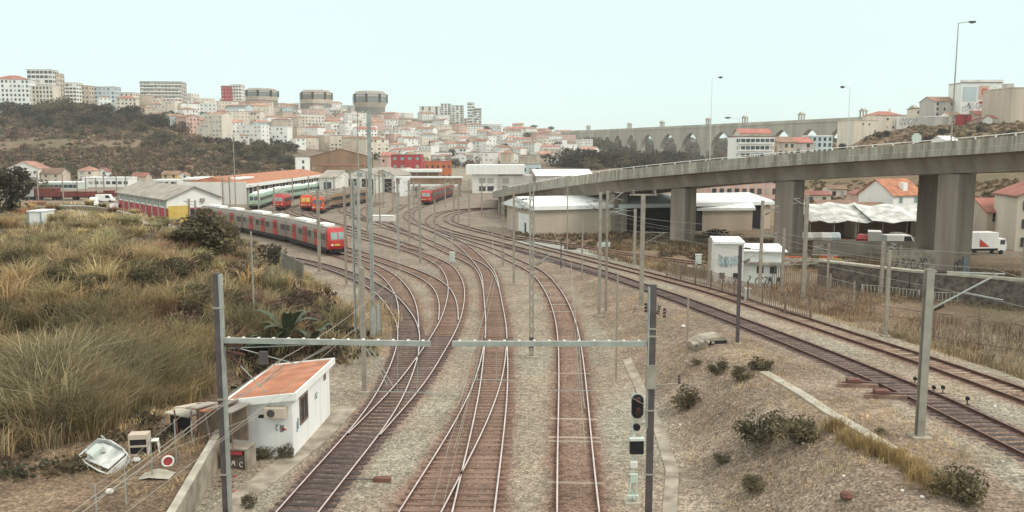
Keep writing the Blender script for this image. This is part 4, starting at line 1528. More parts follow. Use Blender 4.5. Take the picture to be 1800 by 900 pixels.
apex = [1020, 1036, 1052, 1067.5, 1086, 1110, 1139, 1175, 1214, 1268, 1322, 1374, 1424, 1475, 1530, 1590]
ss = [aq_s(u) for u in apex]
t = thing("aqueduct", "long stone aqueduct of pointed arches spanning the valley on the horizon", "aqueduct", (A0.x, A0.y, 0), math.atan2(ad.y, ad.x))
TH = 5.6
ysgn = 1 if an.dot(Vector((-ad.y, ad.x, 0))) > 0 else -1
y0_, y1_ = (0, TH * ysgn)
mb = MB()
samples = [0.0]
hfun = {}
for k, s in enumerate(ss):
    gap = min(s - (ss[k - 1] if k else s - 26), (ss[k + 1] if k + 1 < len(ss) else s + 26) - s)
    hw = gap * 0.38
    if apex[k] > 1150:
        hw = gap * (0.43 if 1190 < apex[k] < 1400 else 0.41)
    top = AZ - 5.6 - (1.0 if k < 4 else 0)
    spring = top - hw * 0.95
    hs = []
    for j in range(-8, 9):
        f = j / 8.0
        x = s + hw * f
        hs.append((x, spring + (top - spring) * (1 - abs(f) ** 1.45) ** 0.72))
    hfun[k] = hs
cuts = []
prev = -2.0
for k in range(len(ss)):
    hs = hfun[k]
    cuts.append(('p', prev, hs[0][0]))
    cuts.append(('a', hs))
    prev = hs[-1][0]
cuts.append(('p', prev, aL))
for c in cuts:
    if c[0] == 'p':
        mb.box(c[1], c[2], min(y0_, y1_), max(y0_, y1_), -12, AZ)
    else:
        hs = c[1]
        for (xa, ha), (xb_, hb) in zip(hs[:-1], hs[1:]):
            for y in (y0_, y1_):
                mb.quadpts([(xa, y, ha), (xb_, y, hb), (xb_, y, AZ), (xa, y, AZ)])
            mb.quadpts([(xa, y0_, ha), (xb_, y0_, hb), (xb_, y1_, hb), (xa, y1_, ha)])
            mb.quadpts([(xa, y0_, AZ), (xb_, y0_, AZ), (xb_, y1_, AZ), (xa, y1_, AZ)])
mb.build("arcade_wall", MT['stone'], t)
MB().box(-2, aL, (-.5 if ysgn > 0 else -TH - .5), (TH + .5 if ysgn > 0 else .5), AZ + .005, AZ + .6).build("cornice", MT['stone'], t)
MB().box(-2, aL, (1.2 if ysgn > 0 else -4.8), (4.8 if ysgn > 0 else -1.2), AZ + .61, AZ + 3.2).build("channel_house", MT['stone'], t)
for u in (1031, 1103, 1160, 1241, 1305, 1404, 1512, 1600):
    s = aq_s(u)
    ym = 3.0 * ysgn
    tt = MB()
    for sx_ in (-1.7, 1.7):
        for sy in (-1.7, 1.7):
            tt.box(s + sx_ - .45, s + sx_ + .45, ym + sy - .45, ym + sy + .45, AZ + 3.21, AZ + 8)
    tt.box(s - 2.6, s + 2.6, ym - 2.6, ym + 2.6, AZ + 8.01, AZ + 8.8)
    tt.extrude([(s - 2.2, AZ + 8.81), (s + 2.2, AZ + 8.81), (s, AZ + 10.6)], 'y', ym - 2.0, ym + 2.0)
    tt.build("lantern_turret", MT['stone'], t)

# ---- the road viaduct
VP = [(2100, 66, 17.6), (1950, 79, 17.3), (1800, 92, 16.55), (1640, 105, 15.95), (1500, 114.5, 15.2), (1390, 122.5, 14.55), (1290, 129, 13.75), (1200, 136, 12.95), (1110, 144.5, 11.9),
      (1030, 154.5, 10.75), (950, 171, 8.7), (905, 184, 7.3), (880, 196, 6.1), (868, 210, 4.9), (866, 232, 3.9), (872, 262, 3.2)]
pts = []
for u, Y, z in VP:
    q = aty(u, 450, Y)
    dep = Y * CP + (HC - z) * SP
    pts.append(((u - 900) / F * dep, Y, z))
P = np.array(pts)
sd = np.r_[0, np.cumsum(np.hypot(np.diff(P[:, 0]), np.diff(P[:, 1])))]
sg = np.arange(0, sd[-1], 1.5)
m_ = np.zeros_like(P)
m_[1:-1] = (P[2:] - P[:-2]) / (sd[2:] - sd[:-2])[:, None]
m_[0] = (P[1] - P[0]) / sd[1]
m_[-1] = (P[-1] - P[-2]) / (sd[-1] - sd[-2])
ii = np.clip(np.searchsorted(sd, sg, side='right') - 1, 0, len(sd) - 2)
hh = (sd[ii + 1] - sd[ii])[:, None]
tt = ((sg - sd[ii])[:, None]) / hh
VQ = ((2 * tt**3 - 3 * tt**2 + 1) * P[ii] + (tt**3 - 2 * tt**2 + tt) * hh * m_[ii] + (-2 * tt**3 + 3 * tt**2) * P[ii + 1] + (tt**3 - tt**2) * hh * m_[ii + 1])
VQ = np.stack([np.convolve(np.pad(VQ[:, c], 8, mode='reflect', reflect_type='odd'), np.ones(17) / 17, 'valid') for c in range(3)], 1)
vd, vn = normals(VQ[:, :2])        # right-hand normal of the direction of travel (leftwards) = away from the camera
via = thing("viaduct", "long curved concrete road viaduct on tall piers sweeping across the right", "viaduct", (0, 0, 0))


def sweep(prof, name, m, par, i0=0, i1=None, closed=True):
    i1 = len(VQ) if i1 is None else i1
    k = len(prof)
    V = []
    for i in range(i0, i1):
        for s, z in prof:
            V.append((VQ[i, 0] + vn[i, 0] * s, VQ[i, 1] + vn[i, 1] * s, VQ[i, 2] + z))
    mb = MB()
    mb.v = V
    for i in range(i1 - i0 - 1):
        for j in range(k if closed else k - 1):
            j2 = (j + 1) % k
            mb.f.append((i * k + j, i * k + j2, (i + 1) * k + j2, (i + 1) * k + j))
            mb.mi.append(0)
    mb.f.append(tuple(range(k)))
    mb.f.append(tuple((i1 - i0 - 1) * k + j for j in range(k - 1, -1, -1)))
    mb.mi += [0, 0]
    return mb.build(name, m, par)


DW = 21.5
sweep([(0.32, -1.0), (DW, -1.0), (DW, -1.35), (DW - 1.9, -1.75), (DW - 2.6, -3.75), (2.6, -3.75), (1.9, -1.85), (0.32, -1.5)], "box_girder", MT['concrete'], via)
sweep([(0.0, 0.0), (0.3, 0.0), (0.3, -1.7), (-0.05, -1.7), (-0.05, -0.95), (0, -0.9)], "near_parapet", MT['concrete_p'], via)
sweep([(DW - .3, 0.0), (DW, 0.0), (DW, -0.99), (DW - .3, -0.99)], "far_parapet", MT['concrete_p'], via)
sweep([(0.33, -.99), (DW - .33, -.99), (DW - .33, -.95), (0.33, -.95)], "carriageway", MT['road'], via)
rail_mb = MB().tube([(VQ[i, 0] + vn[i, 0] * .15, VQ[i, 1] + vn[i, 1] * .15, VQ[i, 2] + .28) for i in range(len(VQ))], .05)
rail_mb.build("handrail", MT['white'], via)
for i in range(2, len(VQ) - 1, 2):
    if i < 200:
        x, y, z = VQ[i, 0] + vn[i, 0] * .15, VQ[i, 1] + vn[i, 1] * .15, VQ[i, 2]
        ob("rail_post", unit_box(MT['white']), via, (x, y, z + .14), None, (.14, .14, .28))


for i in range(3, min(len(VQ) - 1, 190), 3):
    o = ob("parapet_joint", unit_box(MT['concrete_d']), via, (VQ[i, 0] - vn[i, 0] * .03, VQ[i, 1] - vn[i, 1] * .03, VQ[i, 2] - .85), (0, 0, math.atan2(vn[i, 1], vn[i, 0])), (.05, .06, 1.68))


def via_i(u):
    uu_ = 900 + F * VQ[:, 0] / (VQ[:, 1] * CP + (HC - VQ[:, 2]) * SP)
    return int(np.argmin(np.abs(uu_ - u) + (VQ[:, 1] > 200) * 999))


for u in (1636, 1362, 1178, 1048, 952, 895):
    i = via_i(u)
    for s0, s1, nm in ((2.9, 5.9, 0), (15.5, 18.5, 1)):
        wdt = 1.5 if u > 1100 else 1.0
        if u < 1000:
            s0, s1 = (3.0, 4.6) if nm == 0 else (15.6, 17.2)
            wdt = .8
        if nm == 1:
            def _u(j):
                q = VQ[j, :2] + vn[j] * (s0 + s1) / 2
                return 900 + F * q[0] / (q[1] * CP + 14 * SP)
            q0 = VQ[i, :2] + vn[i] * 4.4
            want = 1634 if u == 1636 else 900 + F * q0[0] / (q0[1] * CP + 14 * SP)
            i = min(range(i, min(i + 16, len(VQ) - 3)), key=lambda j: abs(_u(j) - want))
        c = VQ[i, :2] + vn[i] * (s0 + s1) / 2
        zb = gz(*c) - 1.5
        mb = MB()
        ht = VQ[i, 2] - 3.76
        hwid = (s1 - s0) / 2
        # shaft with a shallow central recess on each broad face
        mb.extrude([(-hwid, -wdt), (-hwid * .35, -wdt), (-hwid * .28, -wdt + .16), (hwid * .28, -wdt + .16), (hwid * .35, -wdt), (hwid, -wdt),
                    (hwid, wdt), (hwid * .35, wdt), (hwid * .28, wdt - .16), (-hwid * .28, wdt - .16), (-hwid * .35, wdt), (-hwid, wdt)], 'z', 0, ht - zb)
        o = mb.build("pier", MT['concrete'], via, (c[0], c[1], zb), bevel=0.06)
        o.rotation_euler = (0, 0, math.atan2(vn[i, 1], vn[i, 0]))
        if u == 1636 and nm == 0:
            scribble(o, -hwid * .9, hwid * .9, 1.7, 3.2, -wdt - .03, 5, 'graffiti', 31, lw=.14)
            MB().box(hwid * .1, hwid * .55, -wdt - .05, -wdt - .01, 1.6, 3.4).build("graffiti", MT['graf_blue'], o)
i = via_i(884)
c = VQ[i + 6, :2] + vn[i + 6] * DW / 2
o = MB().box(-1, 1, -DW / 2 + .5, DW / 2 - .5, -1, VQ[i + 6, 2] - 1.6).build("abutment", MT['concrete_d'], via, (c[0], c[1], 0))
o.rotation_euler = (0, 0, math.atan2(vd[i + 6, 1], vd[i + 6, 0]))

# lamps and a road sign on the viaduct
def lamp_on_viaduct(label, u, vtop, du, off=1.2, r=.09, m='lamp_pale'):
    i = via_i(u)
    x, y, z = VQ[i, 0] + vn[i, 0] * off, VQ[i, 1] + vn[i, 1] * off, VQ[i, 2] - .95
    top = aty(u, vtop, y).z
    t = thing("street_lamp", label, "street lamp", (x, y, z), 0, "tall street lamps along the viaduct")
    MB().cyl((0, 0, 0), (0, 0, top - z), r * 1.3, r * .55, 8).build("pole", MT[m], t)
    L = du / F * y
    MB().cyl((0, 0, top - z - .05), (L * .85, 0, top - z + .12), r * .5, r * .4, 6).build("arm", MT[m], t)
    MB().box(min(L * .8, L * 1.25), max(L * .8, L * 1.25), -.16, .16, top - z + .0, top - z + .2).ball((L * 1.02, 0, top - z), .2, 8, sz=.5).build("lamp_head", MT['steel_d'], t)


lamp_on_viaduct("tall street lamp with right-hand arm near the right edge of viaduct", 1650, 40, 23, m='steel')
lamp_on_viaduct("slim street lamp on the viaduct above the pale blue house", 1484, 154, -13, r=.05)
lamp_on_viaduct("slim high street lamp on the viaduct left of the banded block", 1240, 137, 14, r=.05)
lamp_on_viaduct("slim low street lamp on the viaduct before the aqueduct arches", 1236, 208, -20, off=9, r=.05)
i = via_i(1612)
x, y, z = VQ[i, 0] + vn[i, 0] * .6, VQ[i, 1] + vn[i, 1] * .6, VQ[i, 2] - .9
t = thing("road_sign", "round pale road sign on a thin post on the viaduct", "road sign", (x, y, z))
MB().cyl((0, 0, 0), (0, 0, 2.2), .05).build("post", MT['steel'], t)
MB().cyl((0, -.1, 1.65), (0, -.06, 1.65), .62, n=20).build("sign_disc", MT['cabinet'], t)
# ---------------------------------------------------------------- vegetation
def blades(P, hgt, nb, wid, cols, spread, seed, droop=0.6):
    """tufts: P (n,3) base points, hgt (n), cols (n,3). Returns one mesh's arrays of bent blades"""
    r = np.random.default_rng(seed)
    n = len(P)
    N = n * nb
    b = np.repeat(P, nb, 0)
    h = np.repeat(hgt, nb) * r.uniform(.55, 1.15, N)
    a = r.uniform(0, 2 * np.pi, N)
    rad = np.repeat(spread, nb) * np.sqrt(r.uniform(0, 1, N)) if np.ndim(spread) else spread * np.sqrt(r.uniform(0, 1, N))
    b = b + np.stack([np.cos(a) * rad, np.sin(a) * rad, np.zeros(N)], 1)
    a2 = a + r.normal(0, 1.1, N)
    lean = r.uniform(.15, 1.0, N) * droop
    D = np.stack([np.cos(a2), np.sin(a2), np.zeros(N)], 1)
    a3 = r.uniform(0, np.pi, N)
    S = np.stack([np.cos(a3), np.sin(a3), np.zeros(N)], 1)
    w = np.repeat(wid, nb) * r.uniform(.6, 1.3, N)
    V = np.zeros((N, 6, 3))
    for k, (t, q, ww) in enumerate(((0.0, 0.0, .7), (.6, .22, 1.0), (1.0, .9, .25))):
        c = b + D * (lean * h * q)[:, None]
        c[:, 2] += h * (t - (0.22 * lean if k == 2 else 0))
        V[:, 2 * k] = c - S * (w * ww * .5)[:, None]
        V[:, 2 * k + 1] = c + S * (w * ww * .5)[:, None]
    i = np.arange(N)[:, None] * 6
    Q = np.concatenate([i + np.array([[0, 1, 3, 2]]), i + np.array([[2, 3, 5, 4]])], 0)
    cc = np.repeat(cols, nb, 0) * r.uniform(.65, 1.35, (N, 1))
    C = np.repeat(cc[:, None, :], 6, 1)
    return V.reshape(-1, 3), Q, C.reshape(-1, 3)


def join_np(name, parts, m):
    Vs, Qs, Cs = [], [], []
    o = 0
    for V, Q, C in parts:
        Vs.append(V)
        Qs.append(Q + o)
        Cs.append(C)
        o += len(V)
    return np_mesh(name, np.vstack(Vs), np.vstack(Qs), m, np.vstack(Cs))


GC = np.array([(0.31, 0.255, 0.135), (0.46, 0.33, 0.19), (0.29, 0.17, 0.12), (0.45, 0.375, 0.235), (0.21, 0.18, 0.10), (0.52, 0.405, 0.265)])


def grass_cols(x, y, r):
    s1, s2 = vnoise(x, y, .16, 21), vnoise(x, y, .45, 22)
    k = np.clip(((s1 * .8 + s2 * .5 + 1) / 2 * 5.99 + r.normal(0, .7, len(x))), 0, 5.99).astype(int)
    return GC[np.array([4, 0, 3, 1, 5, 2])[k]] * np.exp(r.normal(0, .3, (len(x), 1)))


r_ = np.random.default_rng(5)
parts = []
n = 17000
Yv = 36 + 100 * r_.uniform(0, 1, n) ** 1.25
xf_ = np.interp(Yv, FOOT_Y, FOOT_X)
Xv = xf_ - r_.uniform(-0.6, 1, n) ** 1.0 * np.maximum(8, (-0.72 * Yv - xf_) * -1)
ok = (Xv < xf_ + .3) & (Xv > -0.75 * Yv)
s_ = vnoise(Xv, Yv, .33, 30)
ok &= (s_ + .6 * vnoise(Xv, Yv, .9, 31) + r_.normal(0, .3, n) > -0.22)
Xv, Yv, s_ = Xv[ok], Yv[ok], s_[ok]
Zv = ground(Xv, Yv)
hv = np.where(Yv < 72, 1.25, .75) * (1 + .6 * vnoise(Xv, Yv, .4, 33)) * r_.uniform(.5, 1.2, len(Xv))
hv = hv * np.interp(Yv, [36, 50, 90, 130], [1.25, 1.05, .65, .45])
wv_ = 0.035 * (Yv / 45) ** .85
parts.append(blades(np.stack([Xv, Yv, Zv], 1), hv, 15, wv_, grass_cols(Xv, Yv, r_), .55 * (Yv / 50) ** .5, 6, .9))
# tall reeds overhanging the foot of the bank
n = 2600
Yr = r_.uniform(39.5, 60, n)
xr = np.interp(Yr, FOOT_Y, FOOT_X)
Xr = xr + .5 - 11 * r_.uniform(0, 1, n) ** 1.4
ok = (Xr > -.72 * Yr) & (vnoise(Xr, Yr, .5, 55) > -.35) & ((Yr < 52) | (Xr < xr - 1.5))
Xr, Yr = Xr[ok], Yr[ok]
parts.append(blades(np.stack([Xr, Yr, ground(Xr, Yr)], 1), 1.9 * (1 + .35 * vnoise(Xr, Yr, .3, 56)), 20, np.full(len(Xr), .034),
                    np.where(r_.random((len(Xr), 1)) < .7, np.array([[.30, .25, .14]]), grass_cols(Xr, Yr, r_)), .5, 57, 1.05))
# big arching clumps that give the bank its lumpy outline
def mounds(n, fy, fx, hgt, nb, seed, cols, wid=.044, droop=1.25):
    r = np.random.default_rng(seed)
    Y = fy(r, n)
    X = fx(r, Y)
    ok = (X > -.74 * Y) & (X < np.interp(Y, FOOT_Y, FOOT_X) - .3)
    X, Y = X[ok], Y[ok]
    h = hgt * r.uniform(.55, 1.25, len(X)) * np.interp(Y, [36, 55, 75, 90, 130], [1.0, .95, .65, .42, .28])
    c = np.array(cols)[r.integers(0, len(cols), len(X))] * np.exp(r.normal(0, .22, (len(X), 1)))
    return blades(np.stack([X, Y, ground(X, Y) - .1], 1), h, nb, wid * (Y / 45) ** .8, c, .42 * h, seed + 1, droop)


MC = [(.36, .31, .165), (.46, .375, .215), (.33, .295, .175), (.49, .36, .205), (.34, .21, .145), (.29, .275, .165), (.42, .35, .20)]
parts.append(mounds(430, lambda r, n: 39.5 + 75 * r.uniform(0, 1, n) ** 1.35, lambda r, Y: np.interp(Y, FOOT_Y, FOOT_X) - 1 - r.uniform(0, 1, len(Y)) * np.maximum(6, .74 * Y + np.interp(Y, FOOT_Y, FOOT_X)), 2.3, 165, 300, MC))
parts.append(mounds(60, lambda r, n: r.uniform(39.6, 50, n), lambda r, Y: np.interp(Y, FOOT_Y, FOOT_X) - .6 - r.uniform(0, 6, len(Y)), 3.0, 180, 310, [(.25, .225, .13), (.30, .245, .15), (.22, .195, .12), (.33, .285, .175)]))
tag(ob("bank_grass", join_np("bank_grass", parts, MT['grass'])), kind="stuff")

# sparse dry weeds: dirt yard at the left, embankment at the right, ground beyond the fence
parts = []
n = 1500
X_ = r_.uniform(-30, -13, n)
Y_ = r_.uniform(33, 46, n)
xw_ = np.interp(Y_, [WALL_A[1], WALL_B[1]], [WALL_A[0], WALL_B[0]])
ok = (X_ < xw_ - .5) & (vnoise(X_, Y_, .7, 41) > .05)
X_, Y_ = X_[ok], Y_[ok]
parts.append(blades(np.stack([X_, Y_, ground(X_, Y_)], 1), r_.uniform(.12, .45, len(X_)), 9, np.full(len(X_), .025), grass_cols(X_, Y_, r_) * 1.15, .3, 42, 1.0))
n = 5200
X_ = r_.uniform(6.5, 27, n)
Y_ = 31 + 50 * r_.uniform(0, 1, n) ** 1.3
dk = np.array([kd.find((a, b, 0))[2] for a, b in zip(X_, Y_)])
ok = (dk > 2.4) & (vnoise(X_, Y_, .5, 43) > -.1) & (X_ > np.interp(Y_, [20, 38, 60, 80], [8.2, 8.4, 8.0, 7.4]))
X_, Y_ = X_[ok], Y_[ok]
parts.append(blades(np.stack([X_, Y_, ground(X_, Y_)], 1), r_.uniform(.06, .3, len(X_)), 7, np.full(len(X_), .022), grass_cols(X_, Y_, r_) * 1.1, .35, 44, 1.0))
n = 9000
Y_ = 40 + 110 * r_.uniform(0, 1, n) ** 1.2
x5_ = np.interp(Y_, T5X_Y, T5X_X)
X_ = x5_ + 3.0 + r_.uniform(0, 1, n) ** 1.3 * 45
dk = np.array([kd.find((a, b, 0))[2] for a, b in zip(X_, Y_)])
ok = (vnoise(X_, Y_, .22, 45) > -.25) & (X_ < .66 * Y_) & (dk > 3.0)
X_, Y_ = X_[ok], Y_[ok]
parts.append(blades(np.stack([X_, Y_, ground(X_, Y_)], 1), r_.uniform(.25, .9, len(X_)), 9, .04 * (Y_ / 60), grass_cols(X_, Y_, r_) * np.array([[.60, .57, .58]]), .7, 46, .9))
n = 900
X_ = r_.uniform(-16, -10, n)
Y_ = r_.uniform(46, 84, n)
xf_ = np.interp(Y_, FOOT_Y, FOOT_X)
ok = (X_ < xf_ + 4.5) & (X_ > xf_ - 1)
X_, Y_ = X_[ok], Y_[ok]
parts.append(blades(np.stack([X_, Y_, ground(X_, Y_)], 1), r_.uniform(.15, .8, len(X_)), 9, np.full(len(X_), .035), grass_cols(X_, Y_, r_), .5, 47, .9))
tag(ob("dry_weeds", join_np("dry_weeds", parts, MT['grass'])), kind="stuff")


def leafy(name, n, R, hz_, leaf, m, seed, clumps=22, zc=0.0, flat=.35, jitter=.3, lo=-.8):
    """crown of loose leaf faces gathered in clumps over an uneven ellipsoid"""
    r = np.random.default_rng(seed)
    c = r.normal(0, 1, (clumps, 3))
    c /= np.linalg.norm(c, axis=1)[:, None]
    c[:, 2] = np.clip(c[:, 2], lo, 1)
    c *= r.uniform(.35, .95, (clumps, 1)) * np.array([[R, R, hz_]])
    cr = r.uniform(.26, .5, clumps) * R
    ct = r.uniform(.6, 1.4, clumps)
    k = r.integers(0, clumps, n)
    p = r.normal(0, 1, (n, 3))
    p /= np.linalg.norm(p, axis=1)[:, None]
    p = c[k] + p * (cr[k] * r.uniform(.45, 1.05, n) ** .6)[:, None] * np.array([[1, 1, .8 * min(1.2, hz_ / R + .2)]])
    p[:, 2] += zc
    a = r.normal(0, 1, (n, 3))
    a /= np.linalg.norm(a, axis=1)[:, None]
    b = np.cross(a, r.normal(0, 1, (n, 3)))
    b /= np.linalg.norm(b, axis=1)[:, None]
    s = leaf * r.uniform(.5, 1.3, n)
    a *= s[:, None]
    b *= (s * .6)[:, None]
    V = np.stack([p - a, p + b, p + a, p - b], 1).reshape(-1, 3)
    Q = np.arange(n * 4).reshape(-1, 4)
    C = np.repeat((ct[k] * r.uniform(.7, 1.3, n))[:, None] * np.ones((1, 3)), 4, 0)
    return np_mesh(name, V, Q, MT[m], C)


def trunk_mesh(name, h, r0, seed, limbs=4):
    r = random.Random(seed)
    mb = MB()
    top = Vector((r.uniform(-.1, .1) * h, r.uniform(-.1, .1) * h, h))
    mb.cyl((0, 0, -.4), top * .55, r0, r0 * .7, 6).cyl(top * .55, top, r0 * .7, r0 * .3, 6)
    for k in range(limbs):
        a = r.uniform(0, 6.28)
        s = top * r.uniform(.45, .8)
        mb.cyl(s, s + Vector((math.cos(a) * h * .4, math.sin(a) * h * .4, h * r.uniform(.25, .5))), r0 * .42, r0 * .12, 5)
    return mb.mesh(name, MT['bark'])


CROWN = {   # unit-ish trees: radius about 1, centre of crown at z 1.5, total height about 2.5
    'round': [leafy("round_crown", 900, 1.0, .95, .11, 'leaf', 61, 22, 1.45), leafy("round_crown", 900, 1.0, .85, .11, 'leaf_o', 62, 18, 1.4)],
    'dark': [leafy("dark_crown", 900, 1.0, 1.0, .11, 'leaf_d', 63, 20, 1.45), leafy("dark_crown", 900, 1.1, .8, .11, 'leaf_d', 64, 24, 1.35)],
    'brown': [leafy("brown_crown", 800, 1.0, 1.0, .11, 'leaf_b', 65, 20, 1.4), leafy("brown_crown", 700, .95, 1.1, .10, 'leaf_b', 66, 16, 1.45)],
    'cypress': [leafy("cypress_crown", 600, .34, 1.3, .09, 'leaf_d', 67, 16, 1.55)],
    'pine': [leafy("pine_crown", 700, 1.2, .38, .10, 'leaf_d', 68, 20, 2.1)],
}
TRUNK = [trunk_mesh("trunk", 1.5, .09, s) for s in (1, 2, 3)]
KTXT = {'round': 'round olive-green tree', 'dark': 'dark green bushy tree', 'brown': 'brownish autumn tree', 'cypress': 'slim dark cypress', 'pine': 'flat-topped pine'}


def tree(kind, p, hpx=None, h=None, label=None, group=None, wide=1.0, low=0.45):
    h = h if h else hpx / F * depth(p)
    s = h / 2.45
    t = thing("cypress_tree" if kind == 'cypress' else ("pine_tree" if kind == 'pine' else "tree"), label or KTXT[kind], "tree", p - Vector((0, 0, .15)), RND.uniform(0, 6.28), group)
    t.scale = (s * wide, s * wide, s)
    ob("trunk", RND.choice(TRUNK), t)
    ob("crown", RND.choice(CROWN[kind]), t, (0, 0, -low))
    return t


# wooded slope at the left, below the white hilltop buildings
tid = 0
def grove(n, box, kinds, hpx, where, group, wide=(1.0, 1.4), low=.5):
    u0, u1, vfun = box
    for k in range(n):
        u = u0 + (u1 - u0) * (k + RND.random()) / n
        a, b = vfun(u)
        v = RND.uniform(a, b)
        kd_ = RND.choice(kinds)
        tree(kd_, gp(u, v), RND.uniform(*hpx), label="%s %s" % (KTXT[kd_], where), group=group + ", " + KTXT[kd_], wide=RND.uniform(*wide), low=low if kd_ not in ('pine', 'cypress') else 0)


grove(22, (-20, 190, lambda u: (196, 212)), ['dark', 'dark', 'round', 'brown'], (22, 36), "in the wood below the white hilltop blocks", "trees of the upper left wood")
grove(22, (150, 330, lambda u: (196 + (u - 150) * .14, 228 + (u - 150) * .05)), ['dark', 'dark', 'brown', 'round'], (20, 34), "in the wood beside the first town houses", "trees of the wood by the town")
grove(29, (-10, 330, lambda u: (216, 249)), ['brown', 'brown', 'dark', 'round', 'cypress'], (18, 32), "on the slope above the dry terrace", "trees above the terrace")
grove(22, (240, 400, lambda u: (246, 282)), ['brown', 'dark', 'round'], (14, 24), "scattered over the terrace end", "trees on the terrace")
grove(40, (385, 520, lambda u: (250 + max(0, (u - 440)) * .16, 306)), ['round', 'dark', 'round', 'dark'], (17, 25), "in the dense thicket left of the white cube tower", "trees of the dense thicket", (1.2, 1.6))
grove(11, (0, 330, lambda u: (262, 300)), ['brown', 'brown', 'dark', 'round'], (10, 20), "on the dry slope above the far sidings", "trees of the dry slope")
grove(13, (20, 330, lambda u: (300, 318)), ['brown', 'dark', 'round'], (13, 24), "among the cottages behind the sidings", "trees among cottages")
# trees in and below the town
grove(30, (300, 1000, lambda u: (vline(TOP, u) + 8, vline(BOT, u) + 4)), ['dark', 'dark', 'round', 'brown'], (10, 17), "between the houses of the hillside town", "trees in the town")
grove(9, (690, 840, lambda u: (294, 306)), ['dark', 'brown', 'round'], (18, 34), "behind the footbridge and orange building", "trees behind the footbridge")
grove(5, (840, 960, lambda u: (230, 236)), ['dark', 'cypress', 'pine'], (10, 18), "on the crest right of the high-rises", "trees on the crest")
grove(22, (985, 1215, lambda u: (292, 303) if u > 1060 else (286, 300)), ['dark', 'dark', 'round'], (32, 50), "in the big clump before the aqueduct", "trees of the big clump", (1.2, 1.7), .75)
grove(26, (1050, 1500, lambda u: (252, 274)), ['dark', 'round', 'brown'], (8, 16), "on the valley side behind the aqueduct arches", "trees behind the aqueduct", (1.2, 1.9))
grove(7, (1160, 1300, lambda u: (280, 288)), ['dark', 'brown'], (12, 24), "at the feet of the large arches", "trees by the large arches")
grove(16, (1500, 1800, lambda u: (238, 250) if u < 1650 else (232, 246)), ['brown', 'dark', 'round'], (10, 20), "on the slope of the right hill", "trees on the right hill", (1.1, 1.6), .7)
grove(8, (1400, 1800, lambda u: (345, 372)), ['brown', 'dark', 'round'], (10, 22), "on the shaded slope under the viaduct", "trees under the viaduct")
grove(6, (1630, 1690, lambda u: (182, 200)), ['brown', 'dark'], (12, 20), "on the ridge left of the mural building", "trees on the mural ridge")
for k, u in enumerate((45, 62, 88, 106, 118, 131)):
    tree('cypress', gp(u, 222 + (k % 3) * 3), 20 + (k % 2) * 6, label="slim dark cypress in the row of cypresses on the left slope", group="row of cypresses")
tree('pine', gp(968, 236), 16, label="flat-topped pine alone on the crest left of the aqueduct")
# nearer single trees
CROWN['bushy'] = [leafy("bushy_crown", 3200, 1.0, 1.0, .085, 'leaf_o', 140, 34, 1.35)]
KTXT['bushy'] = 'dense bushy tree'
t = tree('bushy', gp(376, 446), 98, label="dense olive-green tree hiding the tail of the grey and red train", wide=1.45, low=.35)
t = tree('bushy', gp(346, 438), 66, label="lower olive bush-like tree left of the taller dense one", wide=1.5, low=.4)
t = tree('dark', gp(474, 470), 54, label="small dark bushy tree below the grey and red train", wide=1.15)
t = tree('dark', gp(-4, 372), 118, label="tall dark tree cut by the left picture edge", wide=1.1, low=.5)
t = tree('round', gp(37, 350), 64, label="yellow-green tree between the left edge and the wagons", wide=1.6, low=.5)
t = tree('dark', gp(1262, 432), 38, label="dark bush against the pier left of the graffiti house", wide=1.5)
t = tree('brown', gp(1432, 392), 36, label="brown bush beside the tarpaulin shed", wide=1.2)

# scrub on slopes and verges as one mass
def scrub(name, pts, size, cols, m, seed, nleaf=26, leaf=.16):
    r = np.random.default_rng(seed)
    V, C = [], []
    n = len(pts)
    P = np.repeat(np.array(pts), nleaf, 0)
    S = np.repeat(np.array(size), nleaf)
    d = r.normal(0, 1, (n * nleaf, 3))
    d /= np.linalg.norm(d, axis=1)[:, None]
    d[:, 2] = np.abs(d[:, 2])
    p = P + d * (S * r.uniform(.3, 1, n * nleaf))[:, None] * np.array([[1, 1, .75]])
    a = r.normal(0, 1, p.shape)
    a /= np.linalg.norm(a, axis=1)[:, None]
    b = np.cross(a, r.normal(0, 1, p.shape))
    b /= np.linalg.norm(b, axis=1)[:, None]
    a *= (S * leaf)[:, None] * 1.6
    b *= (S * leaf)[:, None]
    Vv = np.stack([p - a, p + b, p + a, p - b], 1).reshape(-1, 3)
    Cc = np.repeat(np.repeat(np.array(cols), nleaf, 0) * r.uniform(.6, 1.35, (n * nleaf, 1)), 4, 0)
    me = np_mesh(name, Vv, np.arange(len(Vv)).reshape(-1, 4), MT[m], Cc)
    return tag(ob(name, me), kind="stuff")


pts, sz, cl = [], [], []
SC = [(.16, .13, .085), (.21, .14, .10), (.13, .115, .075), (.24, .185, .12), (.19, .125, .095)]
for k in range(4300):
    u, v = RND.uniform(-150, 520), RND.uniform(200, 318)
    if u > 330 and v < 244:
        continue
    if 246 < v < 262 and u < 260 and RND.random() < .85:
        continue
    p = gp(u, v)
    if p.y < 400:
        continue
    pts.append(p)
    sz.append(RND.uniform(1.2, 3.4) * (1.35 if v < 246 else 1.0))
    cl.append(RND.choice(SC))
scrub("hillside_scrub", pts, sz, cl, 'grass', 71, 22, .22)
pts, sz, cl = [], [], []
for k in range(2200):
    u, v = RND.uniform(1400, 1900), RND.uniform(195, 268)
    if u < 1500 and v < 246:
        continue
    p = gp(u, v)
    if not 250 < p.y < 560:
        continue
    pts.append(p)
    sz.append(RND.uniform(.5, 1.5))
    cl.append(RND.choice([(.24, .17, .105), (.21, .14, .09), (.19, .15, .09), (.16, .13, .08), (.26, .19, .12)]))
